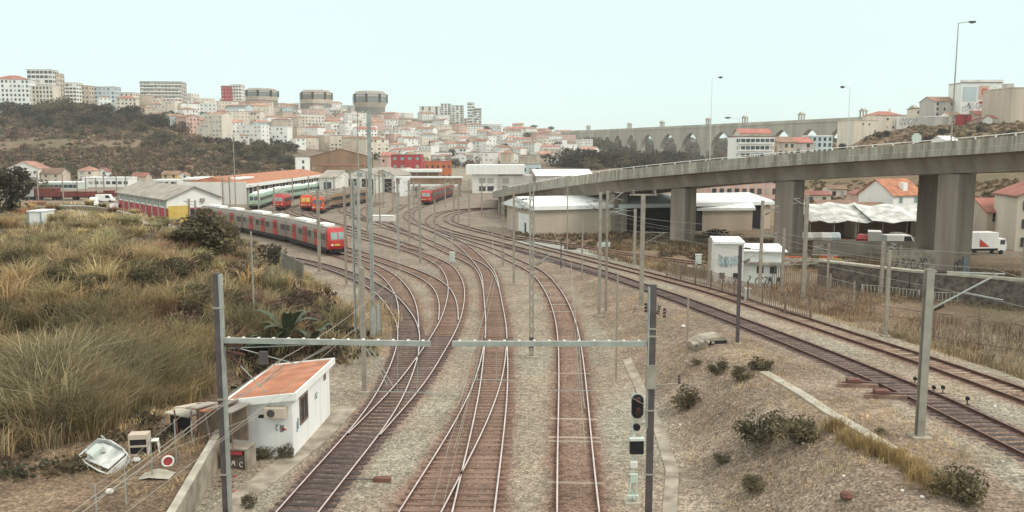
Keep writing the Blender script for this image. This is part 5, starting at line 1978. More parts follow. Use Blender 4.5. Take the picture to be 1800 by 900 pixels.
for k in range(1100):
    u, v = RND.uniform(1380, 1830), RND.uniform(318, 400)
    p = gp(u, v)
    pts.append(p)
    sz.append(RND.uniform(.4, 1.3))
    cl.append(RND.choice([(.22, .16, .10), (.19, .13, .085), (.17, .14, .085), (.14, .115, .07)]))
for k in range(700):
    u = RND.uniform(905, 1330)
    v = RND.uniform(404, 440) if u < 1160 else RND.uniform(425, 462)
    p = gp(u, v)
    if kd.find((p.x, p.y, 0))[2] < 2.6:
        continue
    pts.append(p)
    sz.append(RND.uniform(.3, .9))
    cl.append(RND.choice(SC + [(.2, .14, .09)]))
vp_, vs_, vc_ = [], [], []
for k in range(1500):
    u, v = RND.uniform(1030, 1500), RND.uniform(241, 288)
    p = gp(u, v)
    if p.y < np.interp(u, [1030, 1250, 1500], [1010, 850, 720]):
        continue
    vp_.append(p)
    vs_.append(RND.uniform(4, 9))
    vc_.append(RND.choice([(.085, .08, .05), (.06, .06, .04), (.12, .09, .06), (.10, .10, .06)]))
scrub("valley_wood", vp_, vs_, vc_, 'grass', 75, 22, .2)
scrub("verge_scrub", pts, sz, cl, 'grass', 72, 22, .2)
pts, sz, cl = [], [], []
for k in range(1300):
    u, v = RND.uniform(-20, 560), RND.uniform(386, 740)
    p = gp(u, v)
    if p.z < 1.6:
        continue
    if vnoise(np.array([p.x]), np.array([p.y]), .2, 9)[0] < .18:
        continue
    pts.append(p)
    sz.append(RND.uniform(.4, 1.0))
    cl.append(RND.choice(SC + [(.20, .185, .125), (.17, .165, .11), (.26, .15, .11)]))
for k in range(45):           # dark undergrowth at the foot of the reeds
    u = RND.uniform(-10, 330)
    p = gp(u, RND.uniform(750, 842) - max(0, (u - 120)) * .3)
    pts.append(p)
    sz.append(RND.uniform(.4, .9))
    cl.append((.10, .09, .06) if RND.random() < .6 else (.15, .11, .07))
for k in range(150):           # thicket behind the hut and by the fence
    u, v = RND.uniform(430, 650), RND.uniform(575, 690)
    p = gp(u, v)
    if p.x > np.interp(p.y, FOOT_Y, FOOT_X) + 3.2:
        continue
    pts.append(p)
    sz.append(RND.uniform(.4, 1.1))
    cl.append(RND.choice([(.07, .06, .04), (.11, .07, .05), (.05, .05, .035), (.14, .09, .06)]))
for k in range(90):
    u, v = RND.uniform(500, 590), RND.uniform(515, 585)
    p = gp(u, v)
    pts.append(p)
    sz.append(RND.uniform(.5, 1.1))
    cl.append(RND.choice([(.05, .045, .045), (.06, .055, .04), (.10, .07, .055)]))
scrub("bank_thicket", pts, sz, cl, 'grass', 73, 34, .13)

# shrubs on the right embankment
SHR = [leafy("shrub_foliage", 1500, 1.0, .8, .075, 'leaf_o', 80 + k, 26, .5, lo=-.35) for k in range(3)]
SHD = [leafy("shrub_foliage", 1500, 1.0, .8, .075, 'leaf', 85 + k, 24, .5, lo=-.35) for k in range(2)]
twig = MB()
for k in range(11):
    a = k * 2.4
    twig.cyl((0, 0, -.1), (math.cos(a) * .8, math.sin(a) * .8, .5 + .5 * ((k * 7) % 5) / 5), .02, .006, 4)
TWIG = twig.mesh("twigs", MT['bark'])
for lab, u, v, wpx, hs in (
        ("low round shrub beside the black insulator post right of the mast", 1207, 716, 56, 1.0),
        ("thin shrub left of two others near the culvert", 1260, 656, 42, .9),
        ("middle shrub of three near the culvert, lowest on the slope", 1302, 668, 44, .9),
        ("right shrub of three near the culvert", 1338, 650, 42, .8),
        ("large left half of the broad shrub above the straw tufts", 1338, 776, 92, .9),
        ("large right half of the broad shrub above the straw tufts", 1402, 778, 84, .95),
        ("small grey-green shrub on the bare slope below the broad shrub", 1325, 862, 58, .7),
        ("ragged low shrub left of the small grey-green shrub", 1268, 812, 36, .6),
        ("big pale green shrub at the lower right beside straw tufts", 1690, 880, 104, 1.0),
        ("tiny dark shrub just below the right catenary mast arm", 1225, 640, 26, .6),
        ("tiny shrub right of the yellow straw by the pale gravel", 1548, 762, 26, .5)):
    p = gp(u, v)
    R = wpx / F * depth(p) / 2
    t = thing("shrub", lab, "shrub", p, RND.uniform(0, 6), "shrubs on the right embankment")
    t.scale = (R * 1.02, R * 1.02, R * hs * 1.0)
    ob("foliage", RND.choice(SHR + SHD), t)
    ob("twigs", TWIG, t)
t = thing("shrub", "small leafy weed growing against the hut front wall", "shrub", gp(502, 806))
t.scale = (.4, .3, .6)
ob("foliage", SHD[0], t)
t = thing("shrub", "low dark shrub between the concrete bin and the hut", "shrub", gp(455, 806))
t.scale = (.75, .45, .5)
ob("foliage", SHD[1], t)
t = thing("shrub", "dark spiky shrub at the lower edge beside the left mast", "shrub", gp(438, 893))
t.scale = (.3, .3, .55)
ob("foliage", SHD[1], t)
# yellow straw tufts in a row
for k, (u, v, wpx, lab) in enumerate((
        (1466, 757, 36, "single yellow straw tuft above the others, beside the broken trough"),
        (1492, 778, 30, "upper left straw tuft of the long yellow row"), (1518, 790, 40, "second straw tuft down the long yellow row"),
        (1545, 800, 40, "third straw tuft down the long yellow row"), (1570, 812, 44, "middle straw tuft of the long yellow row"),
        (1598, 830, 44, "straw tuft just below the middle of the yellow row"), (1620, 846, 44, "second lowest straw tuft of the yellow row"),
        (1646, 862, 44, "lowest straw tuft touching the big pale green shrub"))):
    p = gp(u, v)
    w = wpx / F * depth(p)
    q = np.array([[r_.normal(0, w * .28), r_.normal(0, w * .2), 0] for _ in range(26)])
    c = np.repeat(np.array([[1.0, 1.0, 1.0]]), 26, 0) * r_.uniform(.7, 1.3, (26, 1))
    V, Q, C = blades(q, np.full(26, .62), 14, np.full(26, .022), c, .16, 90 + k, .5)
    o = ob("straw_tuft", np_mesh("straw_tuft", V, Q, MT['straw'], C), None, p)
    tag(o, lab, "grass tuft", "yellow straw tufts on the embankment")

# leafy bushes standing in the tall grass of the bank
BUSH = {'olive': [leafy("bush_foliage", 1300, 1.0, .8, .085, 'leaf_o', 120 + k, 24, .45, lo=-.3) for k in range(2)],
        'grey-green': [leafy("bush_foliage", 1300, 1.0, .8, .08, 'leaf', 123 + k, 24, .45, lo=-.3) for k in range(2)],
        'reddish brown': [leafy("bush_foliage", 1100, 1.0, .75, .085, 'leaf_b', 126 + k, 22, .45, lo=-.3) for k in range(2)]}
for k in range(64):
    if k < 22:
        u, v = RND.uniform(270, 560), RND.uniform(455, 640)
        c = RND.choice(['reddish brown', 'reddish brown', 'olive'])
    elif k < 44:
        u, v = RND.uniform(-10, 330), RND.uniform(560, 790)
        c = RND.choice(['grey-green', 'olive', 'grey-green'])
    else:
        u, v = RND.uniform(0, 420), RND.uniform(405, 560)
        c = RND.choice(['olive', 'grey-green', 'reddish brown'])
    p = gp(u, v)
    if p.z < .9 or p.x > np.interp(p.y, FOOT_Y, FOOT_X):
        continue
    R = RND.uniform(.6, 1.25) * (1.0 if p.y < 70 else .85)
    t = thing("bush", "%s leafy bush among the tall dry grass of the left bank" % c, "bush", p + Vector((0, 0, .35 if p.y < 75 else .1)), RND.uniform(0, 6), "%s bushes on the grassy bank" % c)
    t.scale = (R * 1.15, R * 1.15, R)
    ob("foliage", RND.choice(BUSH[c]), t)
    ob("twigs", TWIG, t)
# banana plants
def banana(label, p, h, n, seed):
    r = random.Random(seed)
    t = thing("banana_plant", label, "banana plant", p, 0, "banana plants behind the hut")
    MB().cyl((0, 0, -.2), (0, 0, h * .45), .12, .08, 7).build("stem", MT['leaf_o'], t)
    for k in range(n):
        a = 2 * math.pi * k / n + r.uniform(-.3, .3)
        L, W = h * r.uniform(.75, 1.0), r.uniform(.28, .38)
        up = r.uniform(.9, 1.7)
        mb = MB()
        prev = None
        for j in range(8):
            s = j / 7
            rad = L * .85 * s
            z = h * .4 + L * (up * s - .95 * s * s)
            w = W * math.sin(math.pi * min(1, .12 + s * .88)) * 1.0 + .02
            c = Vector((math.cos(a) * rad, math.sin(a) * rad, z))
            nrm = Vector((-math.sin(a), math.cos(a), 0))
            row = (c - nrm * w + Vector((0, 0, -.25 * w)), c, c + nrm * w + Vector((0, 0, -.25 * w)))
            if prev:
                mb.quadpts([prev[0], prev[1], row[1], row[0]]).quadpts([prev[1], prev[2], row[2], row[1]])
            prev = row
        mb.build("leaf", MT['banana'], t)


banana("tallest banana plant with arching leaves behind the hut", gp(505, 620), 3.1, 9, 3)
banana("smaller banana plant lower left with drooping dark leaves", gp(468, 634), 2.1, 7, 4)
banana("pale banana plant right of the tallest one, leaves spread low", gp(548, 622), 2.1, 7, 5)
# ---------------------------------------------------------------- trains
SECT = [(-1.42, .95), (1.42, .95), (1.46, 2.0), (1.44, 3.0), (1.25, 3.55), (.75, 3.85), (-.75, 3.85), (-1.25, 3.55), (-1.44, 3.0), (-1.46, 2.0)]


def carriage(t, inv, p0, p1, pal, cab=False, name="carriage", near=True, doors=(0.22, 0.5, 0.78)):
    """one carriage from p0 (front) to p1, local x runs to the front"""
    d = p0 - p1
    L = d.length
    c = (p0 + p1) / 2 - inv
    mb = MB()
    b0, b1 = -L / 2 + .25, L / 2 - (.25 if not cab else 1.5)
    mb.extrude(SECT, 'x', b0, b1)
    o = mb.build(name, MT[pal['body']], t, c)
    o.rotation_euler = (0, -math.asin(max(-1, min(1, d.z / L))), math.atan2(d.y, d.x))
    MB().box(b0 + .3, b1, -1.38, 1.38, .40, .945).box(b0 + 1.2, b0 + 4.4, -1.1, 1.1, .12, .43).box(b1 - 4.4, b1 - 1.2, -1.1, 1.1, .12, .43).build("underframe", MT['dark'], o)
    MB().box(b0 + L * .12, b0 + L * .42, -.8, .8, 3.86, 4.2).box(b0 + L * .62, b0 + L * .8, -.8, .8, 3.86, 4.15).build("roof_unit", MT[pal.get('roof', 'roofwhite')], o)
    MB().box(b0 + .1, b1 - .1, -1.05, 1.05, 3.7, 3.857).build("roof_sheet", MT[pal.get('sheet', 'roofgrey')], o)
    if pal.get('doors'):
        for f in doors:
            x = b0 + (b1 - b0) * f
            for s in (-1, 1):
                MB().box(x - .85, x + .85, s * 1.475 - .02, s * 1.475 + .02, .96, 3.3).build("door", MT[pal['doors']], o)
                for q in (-.4, .4):
                    ob("door_window", unit_box(MT['glass']), o, (x + q, s * 1.5, 2.45), None, (.42, .03, .9))
    nwin = 9
    for k in range(nwin):
        x = b0 + (b1 - b0) * (k + .5) / nwin
        if pal.get('doors') and any(abs(x - (b0 + (b1 - b0) * f)) < 1.5 for f in doors):
            continue
        for s in (-1, 1):
            for q in (-.55, .4):
                ob("window", unit_box(MT['glass']), o, (x + q, s * 1.465, 2.42), None, (.72, .06, .85))
    if cab:
        x0 = b1 + .002
        prof = [(x0, .8), (x0 + 1.1, .8), (x0 + 1.28, 1.25), (x0 + 1.2, 2.05), (x0 + .72, 3.25), (x0 + .3, 3.72), (x0, 3.84)]
        mb = MB()
        i0 = len(mb.v)
        for y, k in ((-1.42, .82), (-1.1, 1.0), (1.1, 1.0), (1.42, .82)):
            for (x, z) in prof:
                mb.v.append((x0 + (x - x0) * k, y, z if abs(y) < 1.2 else min(z, 3.5)))
        n = len(prof)
        for a in range(3):
            for j in range(n):
                j2 = (j + 1) % n
                mb.f.append((a * n + j, a * n + j2, (a + 1) * n + j2, (a + 1) * n + j))
                mb.mi.append(0)
        mb.f.append(tuple(range(n)))
        mb.f.append(tuple(3 * n + k for k in range(n - 1, -1, -1)))
        mb.mi += [0, 0]
        cb = mb.build("cab", MT[pal['cab']], o)
        mb = MB()
        for s in (-1, 1):
            mb.quadpts([(x0 + 1.19, s * .08, 2.2), (x0 + 1.19, s * 1.05, 2.2), (x0 + .80, s * 1.0, 3.18), (x0 + .80, s * .08, 3.18)])
        mb.build("windscreen", MT[pal.get('screen', 'glass_pale')], cb)
        mb = MB().box(x0 + .6, x0 + 1.32, -1.15, 1.15, .32, .79)
        mb.cyl((x0 + 1.2, -.75, .75), (x0 + 1.6, -.75, .75), .16).cyl((x0 + 1.2, .75, .75), (x0 + 1.6, .75, .75), .16)
        mb.build("bumper", MT['dark'], cb)
        for s in (-1, 1):
            MB().cyl((x0 + 1.26, s * .95, 1.45), (x0 + 1.31, s * .95, 1.45), .15, n=10).build("headlight", MT['white'], cb)
        MB().box(x0 + 1.26, x0 + 1.3, -.6, .2, 1.3, 1.55).build("coupler_panel", MT['yellowp'], cb)


def train(name, label, Q, u_front, ncar, L, pal, cat="train", group=None, reverse=False, cab=True, doors=(0.22, .5, .78), umask=None):
    uu_ = 900 + F * Q[:, 0] / (Q[:, 1] * CP + HC * SP)
    cost = np.abs(uu_ - u_front)
    if umask is not None:
        cost = cost + 1e4 * ~umask(Q)
    i = int(np.argmin(cost))
    if reverse:
        Q = Q[::-1]
        i = len(Q) - 1 - i
    s = np.r_[0, np.cumsum(np.hypot(*np.diff(Q, axis=0).T))]

    def at(x):
        if x > s[-1]:
            e = Q[-1] + (Q[-1] - Q[-8]) / (s[-1] - s[-8]) * (x - s[-1])
        else:
            e = np.array([np.interp(x, s, Q[:, 0]), np.interp(x, s, Q[:, 1])])
        return Vector((e[0], e[1], gz(*e) + .16))
    p = at(s[i])
    t = thing(name, label, cat, p, 0, group)
    for k in range(ncar):
        carriage(t, p, at(s[i] + k * L), at(s[i] + (k + 1) * L), pal, cab and k == 0, doors=doors)
    return t


EMU = {'body': 'traingrey', 'doors': 'red', 'cab': 'red', 'roof': 'roofwhite'}
train("passenger_train", "grey passenger train with red doors and red rounded cab front", TRK['A2'], 596, 3, 20.6, EMU)
train("railcar_train", "mint green railcars with pale roofs parked below the orange-roofed shed", TRK['D4'], 446, 6, 20, {'body': 'mint', 'cab': 'mint', 'roof': 'roofwhite', 'sheet': 'roofwhite', 'screen': 'glass'}, umask=lambda Q: Q[:, 1] > 195)
train("railcar", "left one of two orange-fronted railcars, its windscreen yellow", TRK['D1'], 537, 3, 17, {'body': 'brownwall', 'cab': 'redorange', 'roof': 'roofgrey', 'screen': 'yellowp'}, group="orange-fronted railcars", umask=lambda Q: (Q[:, 1] > 205))
train("railcar", "right one of two orange-fronted railcars, its windscreen dark", TRK['D1'] + np.array([4.6, -7.0]), 553, 3, 17, {'body': 'brownwall', 'cab': 'redorange', 'roof': 'roofgrey', 'screen': 'glass'}, group="orange-fronted railcars", umask=lambda Q: (Q[:, 1] > 195))
train("shunting_locomotive", "small red shunting locomotive left of the orange railcars", TRK['D3'], 489, 1, 9, {'body': 'red', 'cab': 'red', 'roof': 'roofgrey'}, cat="locomotive", doors=(), umask=lambda Q: (Q[:, 1] > 195))
train("red_train", "red train on the curve below the footbridge", TRK['D5'], 748, 3, 15, {'body': 'wagon', 'cab': 'red', 'roof': 'roofgrey'}, umask=lambda Q: (Q[:, 1] > 215))
# goods wagons on the far left siding
for k, (u, col, lab) in enumerate(((45, 'cabinet', "pale green van body left of the oxide red wagons"), (84, 'wagon', "largest oxide red wagon at the left of the siding"), (120, 'wagon', "oxide red wagon second in the siding"),
                                   (148, 'wagon', "oxide red wagon third in the siding"), (178, 'brownwall', "brown flat wagon near the white vans"), (205, 'wagon', "last oxide red wagon beside the grey-roofed warehouse"))):
    v = 351 if k < 4 else 349
    p = atz(u, v, 0)
    t = thing("goods_wagon", lab, "goods wagon", p, -0.05, "goods wagons on the far siding")
    hh_ = 3.3 if k in (0, 1) else (2.3 if k != 4 else 1.6)
    MB().box(-3.4, 3.4, -1.4, 1.4, 1.0, hh_).build("wagon_body", MT[col], t)
    MB().box(-3.5, 3.5, -1.45, 1.45, hh_ + .003, hh_ + .22).build("roof", MT['wagon' if k != 0 else 'roofgrey'], t)
    mb = MB()
    for x in (-2.3, 2.3):
        for y in (-.8, .8):
            mb.cyl((x, y - .1, .48), (x, y + .1, .48), .46, n=12)
    mb.box(-3.4, 3.4, -1.0, 1.0, .7, .998)
    mb.build("wheels", MT['dark'], t)
    for x in (-1.6, .2, 2.0):
        MB().box(x - .06, x + .06, -1.47, -1.402, 1.0, hh_).build("stanchion", MT['rust'], t)

# ---------------------------------------------------------------- masts, portal, wires
def bracket(t, x, z, L, s=1, drop=1.3, m='steel_l'):
    """swivelling catenary bracket: top tube, strut, steady arm, two insulators"""
    mb = MB()
    mb.cyl((x, 0, z), (x + s * L, 0, z - .1), .035, n=6).cyl((x, 0, z - drop), (x + s * L * .9, 0, z - .1), .04, n=6)
    mb.cyl((x + s * L * .45, 0, z - drop * .55), (x + s * L * 1.0, 0, z - drop * .75), .025, n=6)
    b = mb.build("bracket", MT[m], t)
    mb = MB()
    for zz, tz in ((z, z - .02), (z - drop, z - drop + .2)):
        for q in range(4):
            mb.cyl((x + s * (.18 + q * .1), 0, zz + q * (tz - zz) * .25), (x + s * (.24 + q * .1), 0, zz + q * (tz - zz) * .25), .085, .05, 8)
    mb.build("insulator", MT['insul'], t)


def mast(label, u, vb, vt, w=.26, kind='H', m='pole', brk=(), name="catenary_mast", extra=None, z0=None, group="catenary masts", cat="catenary mast", top_w=None):
    p = gp(u, vb) if z0 is None else atz(u, vb, z0)
    h = (vb - vt) / F * depth(p) * 1.01
    t = thing(name, label, cat, p, 0, group)
    mb = MB()
    if kind == 'H':
        a = w / 2
        mb.box(-a, a, -a, -a + .03, -.3, h).box(-a, a, a - .03, a, -.3, h).box(-.02, .02, -a + .03, a - .03, -.3, h)
    elif kind == 'lattice':
        a = w / 2
        mb.box(-a, -a + .09, -a, a, -.3, h).box(a - .09, a, -a, a, -.3, h)
        nz_ = int(h / .8)
        for k in range(nz_):
            za, zb_ = h * k / nz_, h * (k + 1) / nz_
            mb.beam((-a + .05, -a, za), (a - .05, -a, zb_), .05, .03)
            mb.beam((a - .05, -a + .04, za), (-a + .05, -a + .04, zb_), .05, .03)
    elif kind == 'round':
        mb.cyl((0, 0, -.3), (0, 0, h), w / 2, (top_w or w) / 2, 8)
    else:
        mb.box(-w / 2, w / 2, -w / 2, w / 2, -.3, h)
    mb.build("post", MT[m], t)
    if kind != 'round' or w > .2:
        MB().box(-w * 1.3, w * 1.3, -w * 1.3, w * 1.3, -.4, .12).build("footing", MT['concrete_d'], t)
    for (z, L, s, dr) in brk:
        bracket(t, s * w / 2, h * z, L, s, dr)
    return t, h


def insul(t, x, y, z, h=.7, r=.07, name="insulator"):
    mb = MB()
    n = max(3, int(h / .12))
    for q in range(n):
        mb.cyl((x, y, z + h * q / n), (x, y, z + h * (q + .75) / n), r, r * .7, 8)
    return mb.build(name, MT['insul'], t)


# foreground portal: two masts with half-booms that stop short of each other
YP = 32.6
pl = aty(382, 480, YP)
t = thing("portal_mast", "dark steel portal mast at the lower left with a long boom to the right", "catenary mast", (pl.x, YP, gz(pl.x, YP)), 0, "foreground portal masts")
z0 = gz(pl.x, YP)
H_ = pl.z - z0
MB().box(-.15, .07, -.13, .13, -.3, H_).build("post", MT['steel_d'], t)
MB().box(.072, .15, -.16, .16, -.3, H_ - .05).build("lit_flange", MT['steel_l'], t)  # same steel in a paler copy, painting the lit right side
for v in (832, 700, 540):
    MB().box(-.17, .17, -.18, .18, aty(382, v, YP).z - z0 - .04, aty(382, v, YP).z - z0 + .02).build("clamp", MT['steel'], t)
a, b = aty(389, 598, YP), aty(757, 604, YP)
boom = MB().beam((a.x - pl.x, 0, a.z - z0), (b.x - pl.x, 0, b.z - z0), .16, .20).build("boom", MT['steel_l'], t)
mb = MB()
for k in range(14):
    q = a.lerp(b, (k + .5) / 14)
    mb.box(q.x - pl.x - .05, q.x - pl.x + .05, -.07, .07, q.z - z0 + .10, q.z - z0 + .14)
mb.build("bolt_heads", MT['white2'], boom)


def px(u, v, Y=YP, dx=0.0):
    q = aty(u, v, Y)
    return Vector((q.x - pl.x, Y - YP, q.z - z0))


mb = MB()
for (a_, b_) in (((398, 606), (522, 640)), ((404, 612), (640, 602)), ((420, 640), (468, 690)), ((392, 700), (505, 625)), ((455, 680), (500, 640)), ((640, 606), (682, 678)), ((648, 606), (690, 678))):
    mb.cyl(px(*a_), px(*b_), .022, n=5)
mb.build("stay_tube", MT['steel_l'], t)
for (u, v, du, dv) in ((392, 606, 34, 4), (398, 618, 34, 6), (400, 622, 24, 22)):
    mb = MB()
    A_, B_ = px(u, v), px(u + du, v + dv)
    for q in range(6):
        mb.cyl(A_.lerp(B_, q / 6), A_.lerp(B_, (q + .7) / 6), .075, .05, 8)
    mb.build("insulator", MT['insul'], t)
MB().box(px(456, 620).x, px(470, 620).x, -.1, .1, px(460, 640).z, px(460, 618).z).build("equipment_box", MT['steel_d'], t)
for u in (660, 700, 735):
    MB().cyl(px(u, 604), px(u - 2, 688), .014, n=4).build("drop_tube", MT['steel_l'], t)
MB().cyl(px(655, 688), px(772, 690), .02, n=5).build("steady_arm", MT['steel_l'], t)

pr = aty(1147, 500, YP)
z0r = gz(pr.x, YP)
t2 = thing("portal_mast", "dark steel portal mast beside the black signal with a boom to the left", "catenary mast", (pr.x, YP, z0r), 0, "foreground portal masts")
H_ = pr.z - z0r
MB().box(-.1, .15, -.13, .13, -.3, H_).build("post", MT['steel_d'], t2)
MB().box(-.15, -.102, -.15, .15, H_ * .42, H_ - .1).build("lit_flange", MT['steel_l'], t2)  # paler steel strip paints the light left edge of the dark post
MB().box(-.19, .19, -.19, .19, aty(1147, 682, YP).z - z0r, aty(1147, 640, YP).z - z0r).build("bracket_plate", MT['steel'], t2)
for v in (832, 720, 590, 577):
    MB().box(-.17, .17, -.17, .17, aty(1147, v, YP).z - z0r - .03, aty(1147, v, YP).z - z0r + .03).build("clamp", MT['steel'], t2)
pl_, z0_ = pl, z0
pl, z0 = pr, z0r
a, b = px(795, 604), px(1136, 604)
boom = MB().beam(a, b, .16, .20).build("boom", MT['steel_l'], t2)
mb = MB()
for k in range(13):
    q = a.lerp(b, (k + .5) / 13)
    mb.box(q.x - .05, q.x + .05, -.07, .07, q.z + .10, q.z + .14)
mb.build("bolt_heads", MT['white2'], boom)
for u in (838, 872, 1015, 1040):
    MB().cyl(px(u, 604), px(u + 1, 668 if u < 900 else 687), .014, n=4).build("drop_tube", MT['steel_l'], t2)
MB().cyl(px(832, 667), px(905, 669), .02, n=5).build("steady_arm", MT['steel_l'], t2)
MB().cyl(px(968, 686), px(1048, 687), .02, n=5).build("steady_arm", MT['steel_l'], t2)
for u, v0, v1 in ((1135, 531, 548), (1168, 540, 558)):
    q0, q1 = px(u, v1), px(u, v0)
    insul(t2, q0.x, 0, q0.z, q1.z - q0.z, .07)
mb = MB()
A_, B_ = px(1156, 552), px(1160, 536)
for q in range(4):
    mb.cyl(A_.lerp(B_, q / 4), A_.lerp(B_, (q + .7) / 4), .07, .05, 8)
mb.build("insulator", MT['insul'], t2)
MB().cyl(px(1126, 563), px(1172, 563), .02, n=5).tube([px(1158, 536), px(1163, 532), px(1169, 538)], .015).cyl(px(1150, 677), px(1192, 674), .025, n=5).build("cross_arm", MT['steel'], t2)
q = px(1194, 674)
insul(t2, q.x, 0, q.z, .38, .06)
pl, z0 = pl_, z0_

mast("tall grey mast with long bracket over the right tracks, beside the point rods", 1616, 770, 473, .30, 'H', 'steel', brk=((.985, 2.9, 1, 1.55),))
mast("slender mast standing between the right tracks beside the culvert", 1296, 605, 432, .2, 'box', 'steel_d', brk=((.97, 1.5, 1, .9),))
mast("left post of the tall twin mast in front of the storage hall", 1053, 556, 340, .26, 'H', 'steel', brk=((.93, 1.2, -1, .8),))
mast("right post of the tall twin mast in front of the storage hall", 1065, 550, 338, .22, 'H', 'pole', brk=((.99, 1.3, 1, 1.0), (.86, 1.5, 1, .6)))
t, h = mast("T-shaped mast with two round insulators on its crossbar", 1127, 541, 346, .36, 'box', 'pole')
MB().box(-1.2, 1.2, -.1, .1, h, h + .14).build("crossbar", MT['pole'], t)
for x in (-.95, .95):
    insul(t, x, 0, h + .15, .35, .2)
mast("mast with slanting bracket left of the T-shaped mast", 1115, 468, 368, .32, 'box', 'steel', brk=((.97, 3.2, -1, .8), (.6, 4.0, 1, 2.0)))
t, h = mast("tall central mast beside the single straight track", 934, 628, 322, .34, 'lattice', 'steel', brk=((.6, 1.4, 1, .9), (.9, 1.2, -1, .8)))
MB().box(-.14, .14, -.35, -.2, h * .06, h * .12).build("counterweight", MT['steel_d'], t)
mast("twin stayed mast left of the warehouse end", 884, 468, 345, .34, 'lattice', 'pole')
mast("slim mast before the white-doored storage hall", 903, 500, 340, .24, 'H', 'pole', brk=((.9, 1.6, 1, 1.0),))
mast("slim street light pole rising in front of the storage hall roof", 997, 440, 318, .2, 'round', 'pole', top_w=.12)
mast("thin signal pole between two right tracks near the tall twin mast", 1023, 492, 388, .16, 'round', 'steel')
mast("thin post with white plate beside the right tracks", 986, 472, 420, .14, 'round', 'steel_d')
mast("thin dark post with round foot right of the straight track", 1083, 668, 480, .12, 'round', 'pole')
mast("wide lattice mast rising behind the portal boom", 630, 600, 318, .52, 'lattice', 'steel_l')
mast("grey box mast standing below the portal boom beside the hut", 641, 690, 470, .26, 'box', 'pole')
mast("tall thin lighting tower behind the left curve", 655, 545, 202, .34, 'box', 'steel_l', name="lighting_tower", cat="lighting tower", group=None)
mast("tall thin lighting tower left of the other, reaching the skyline", 634, 470, 204, .24, 'round', 'steel_l', name="lighting_tower", cat="lighting tower", group=None, top_w=.14)
mast("mast right beside the red train front", 609, 502, 330, .24, 'H', 'pole', brk=((.92, 1.8, 1, 1.0),))
mast("mast in front of the grey and red train", 562, 480, 335, .34, 'box', 'pole', brk=((.95, 1.6, 1, 1.0),))
mast("mast between the branch tracks right of the lighting tower", 739, 466, 326, .28, 'box', 'steel', brk=((.93, 1.8, -1, 1.0),))
mast("brownish mast left of the footbridge stairs", 720, 425, 318, .34, 'box', 'pole', brk=((.95, 2.0, 1, 1.2),))
mast("pale mast below the white stair panel", 701, 447, 322, .26, 'box', 'steel_l', brk=((.93, 1.8, -1, 1.0),))
mast("thin mast beside the white track cabinet", 765, 440, 352, .22, 'box', 'pole')
mast("thin dark pole leaning free on the grassy bank", 447, 566, 408, .17, 'round', 'steel', name="utility_pole", cat="pole", group=None, top_w=.12)
t, h = mast("floodlight tower with square lamp head above the thicket", 415, 375, 242, .3, 'round', 'steel', name="lighting_tower", cat="lighting tower", group=None, z0=0, top_w=.2)
MB().box(-1.6, 1.6, -.2, .2, h, h + .25).build("crossbar", MT['steel'], t)
for x in (-1.3, -.45, .45, 1.3):
    MB().box(x - .3, x + .3, -.45, -.21, h - .25, h + .35).build("floodlight", MT['white2'], t)
for lab, u, vb, vt, w, kd2, brk in (
        ("first mast right of the viaduct pier behind the graffiti house", 1246, 500, 418, .3, 'box', ()),
        ("tall grey mast rising through the graffiti house canopy", 1335, 520, 354, .26, 'box', ((.95, 1.5, 1, .9),)),
        ("tall grey mast before the pier, tallest of the right group", 1411, 532, 344, .34, 'box', ((.97, 1.2, -1, .8), (.45, 3.2, 1, 1.1))),
        ("mast carrying crowded insulators left of the tallest right mast", 1374, 520, 402, .26, 'box', ((.92, 2.2, -1, .5),)),
        ("short mast with white pipe top beside the stone wall", 1454, 508, 428, .18, 'box', ((.95, 1.6, -1, .6),)),
        ("left mast of the pair before the graffiti-covered wall", 1548, 522, 425, .3, 'box', ((.97, 1.2, 1, .8),)),
        ("right mast of the pair before the graffiti-covered wall", 1556, 592, 440, .22, 'box', ()),
        ("thin white-banded mast against the dark stone wall", 1580, 510, 432, .16, 'lattice', ()),
        ("mast at the right picture edge with cabinet", 1796, 530, 420, .3, 'box', ()),
        ("thin post right of the black signal mast near the rubble culvert", 1208, 600, 525, .12, 'box', ()),
        ("thin post beside the last pier under the viaduct edge", 1792, 436, 350, .2, 'round', ())):
    mast(lab, u, vb, vt, w, kd2, 'pole', brk)
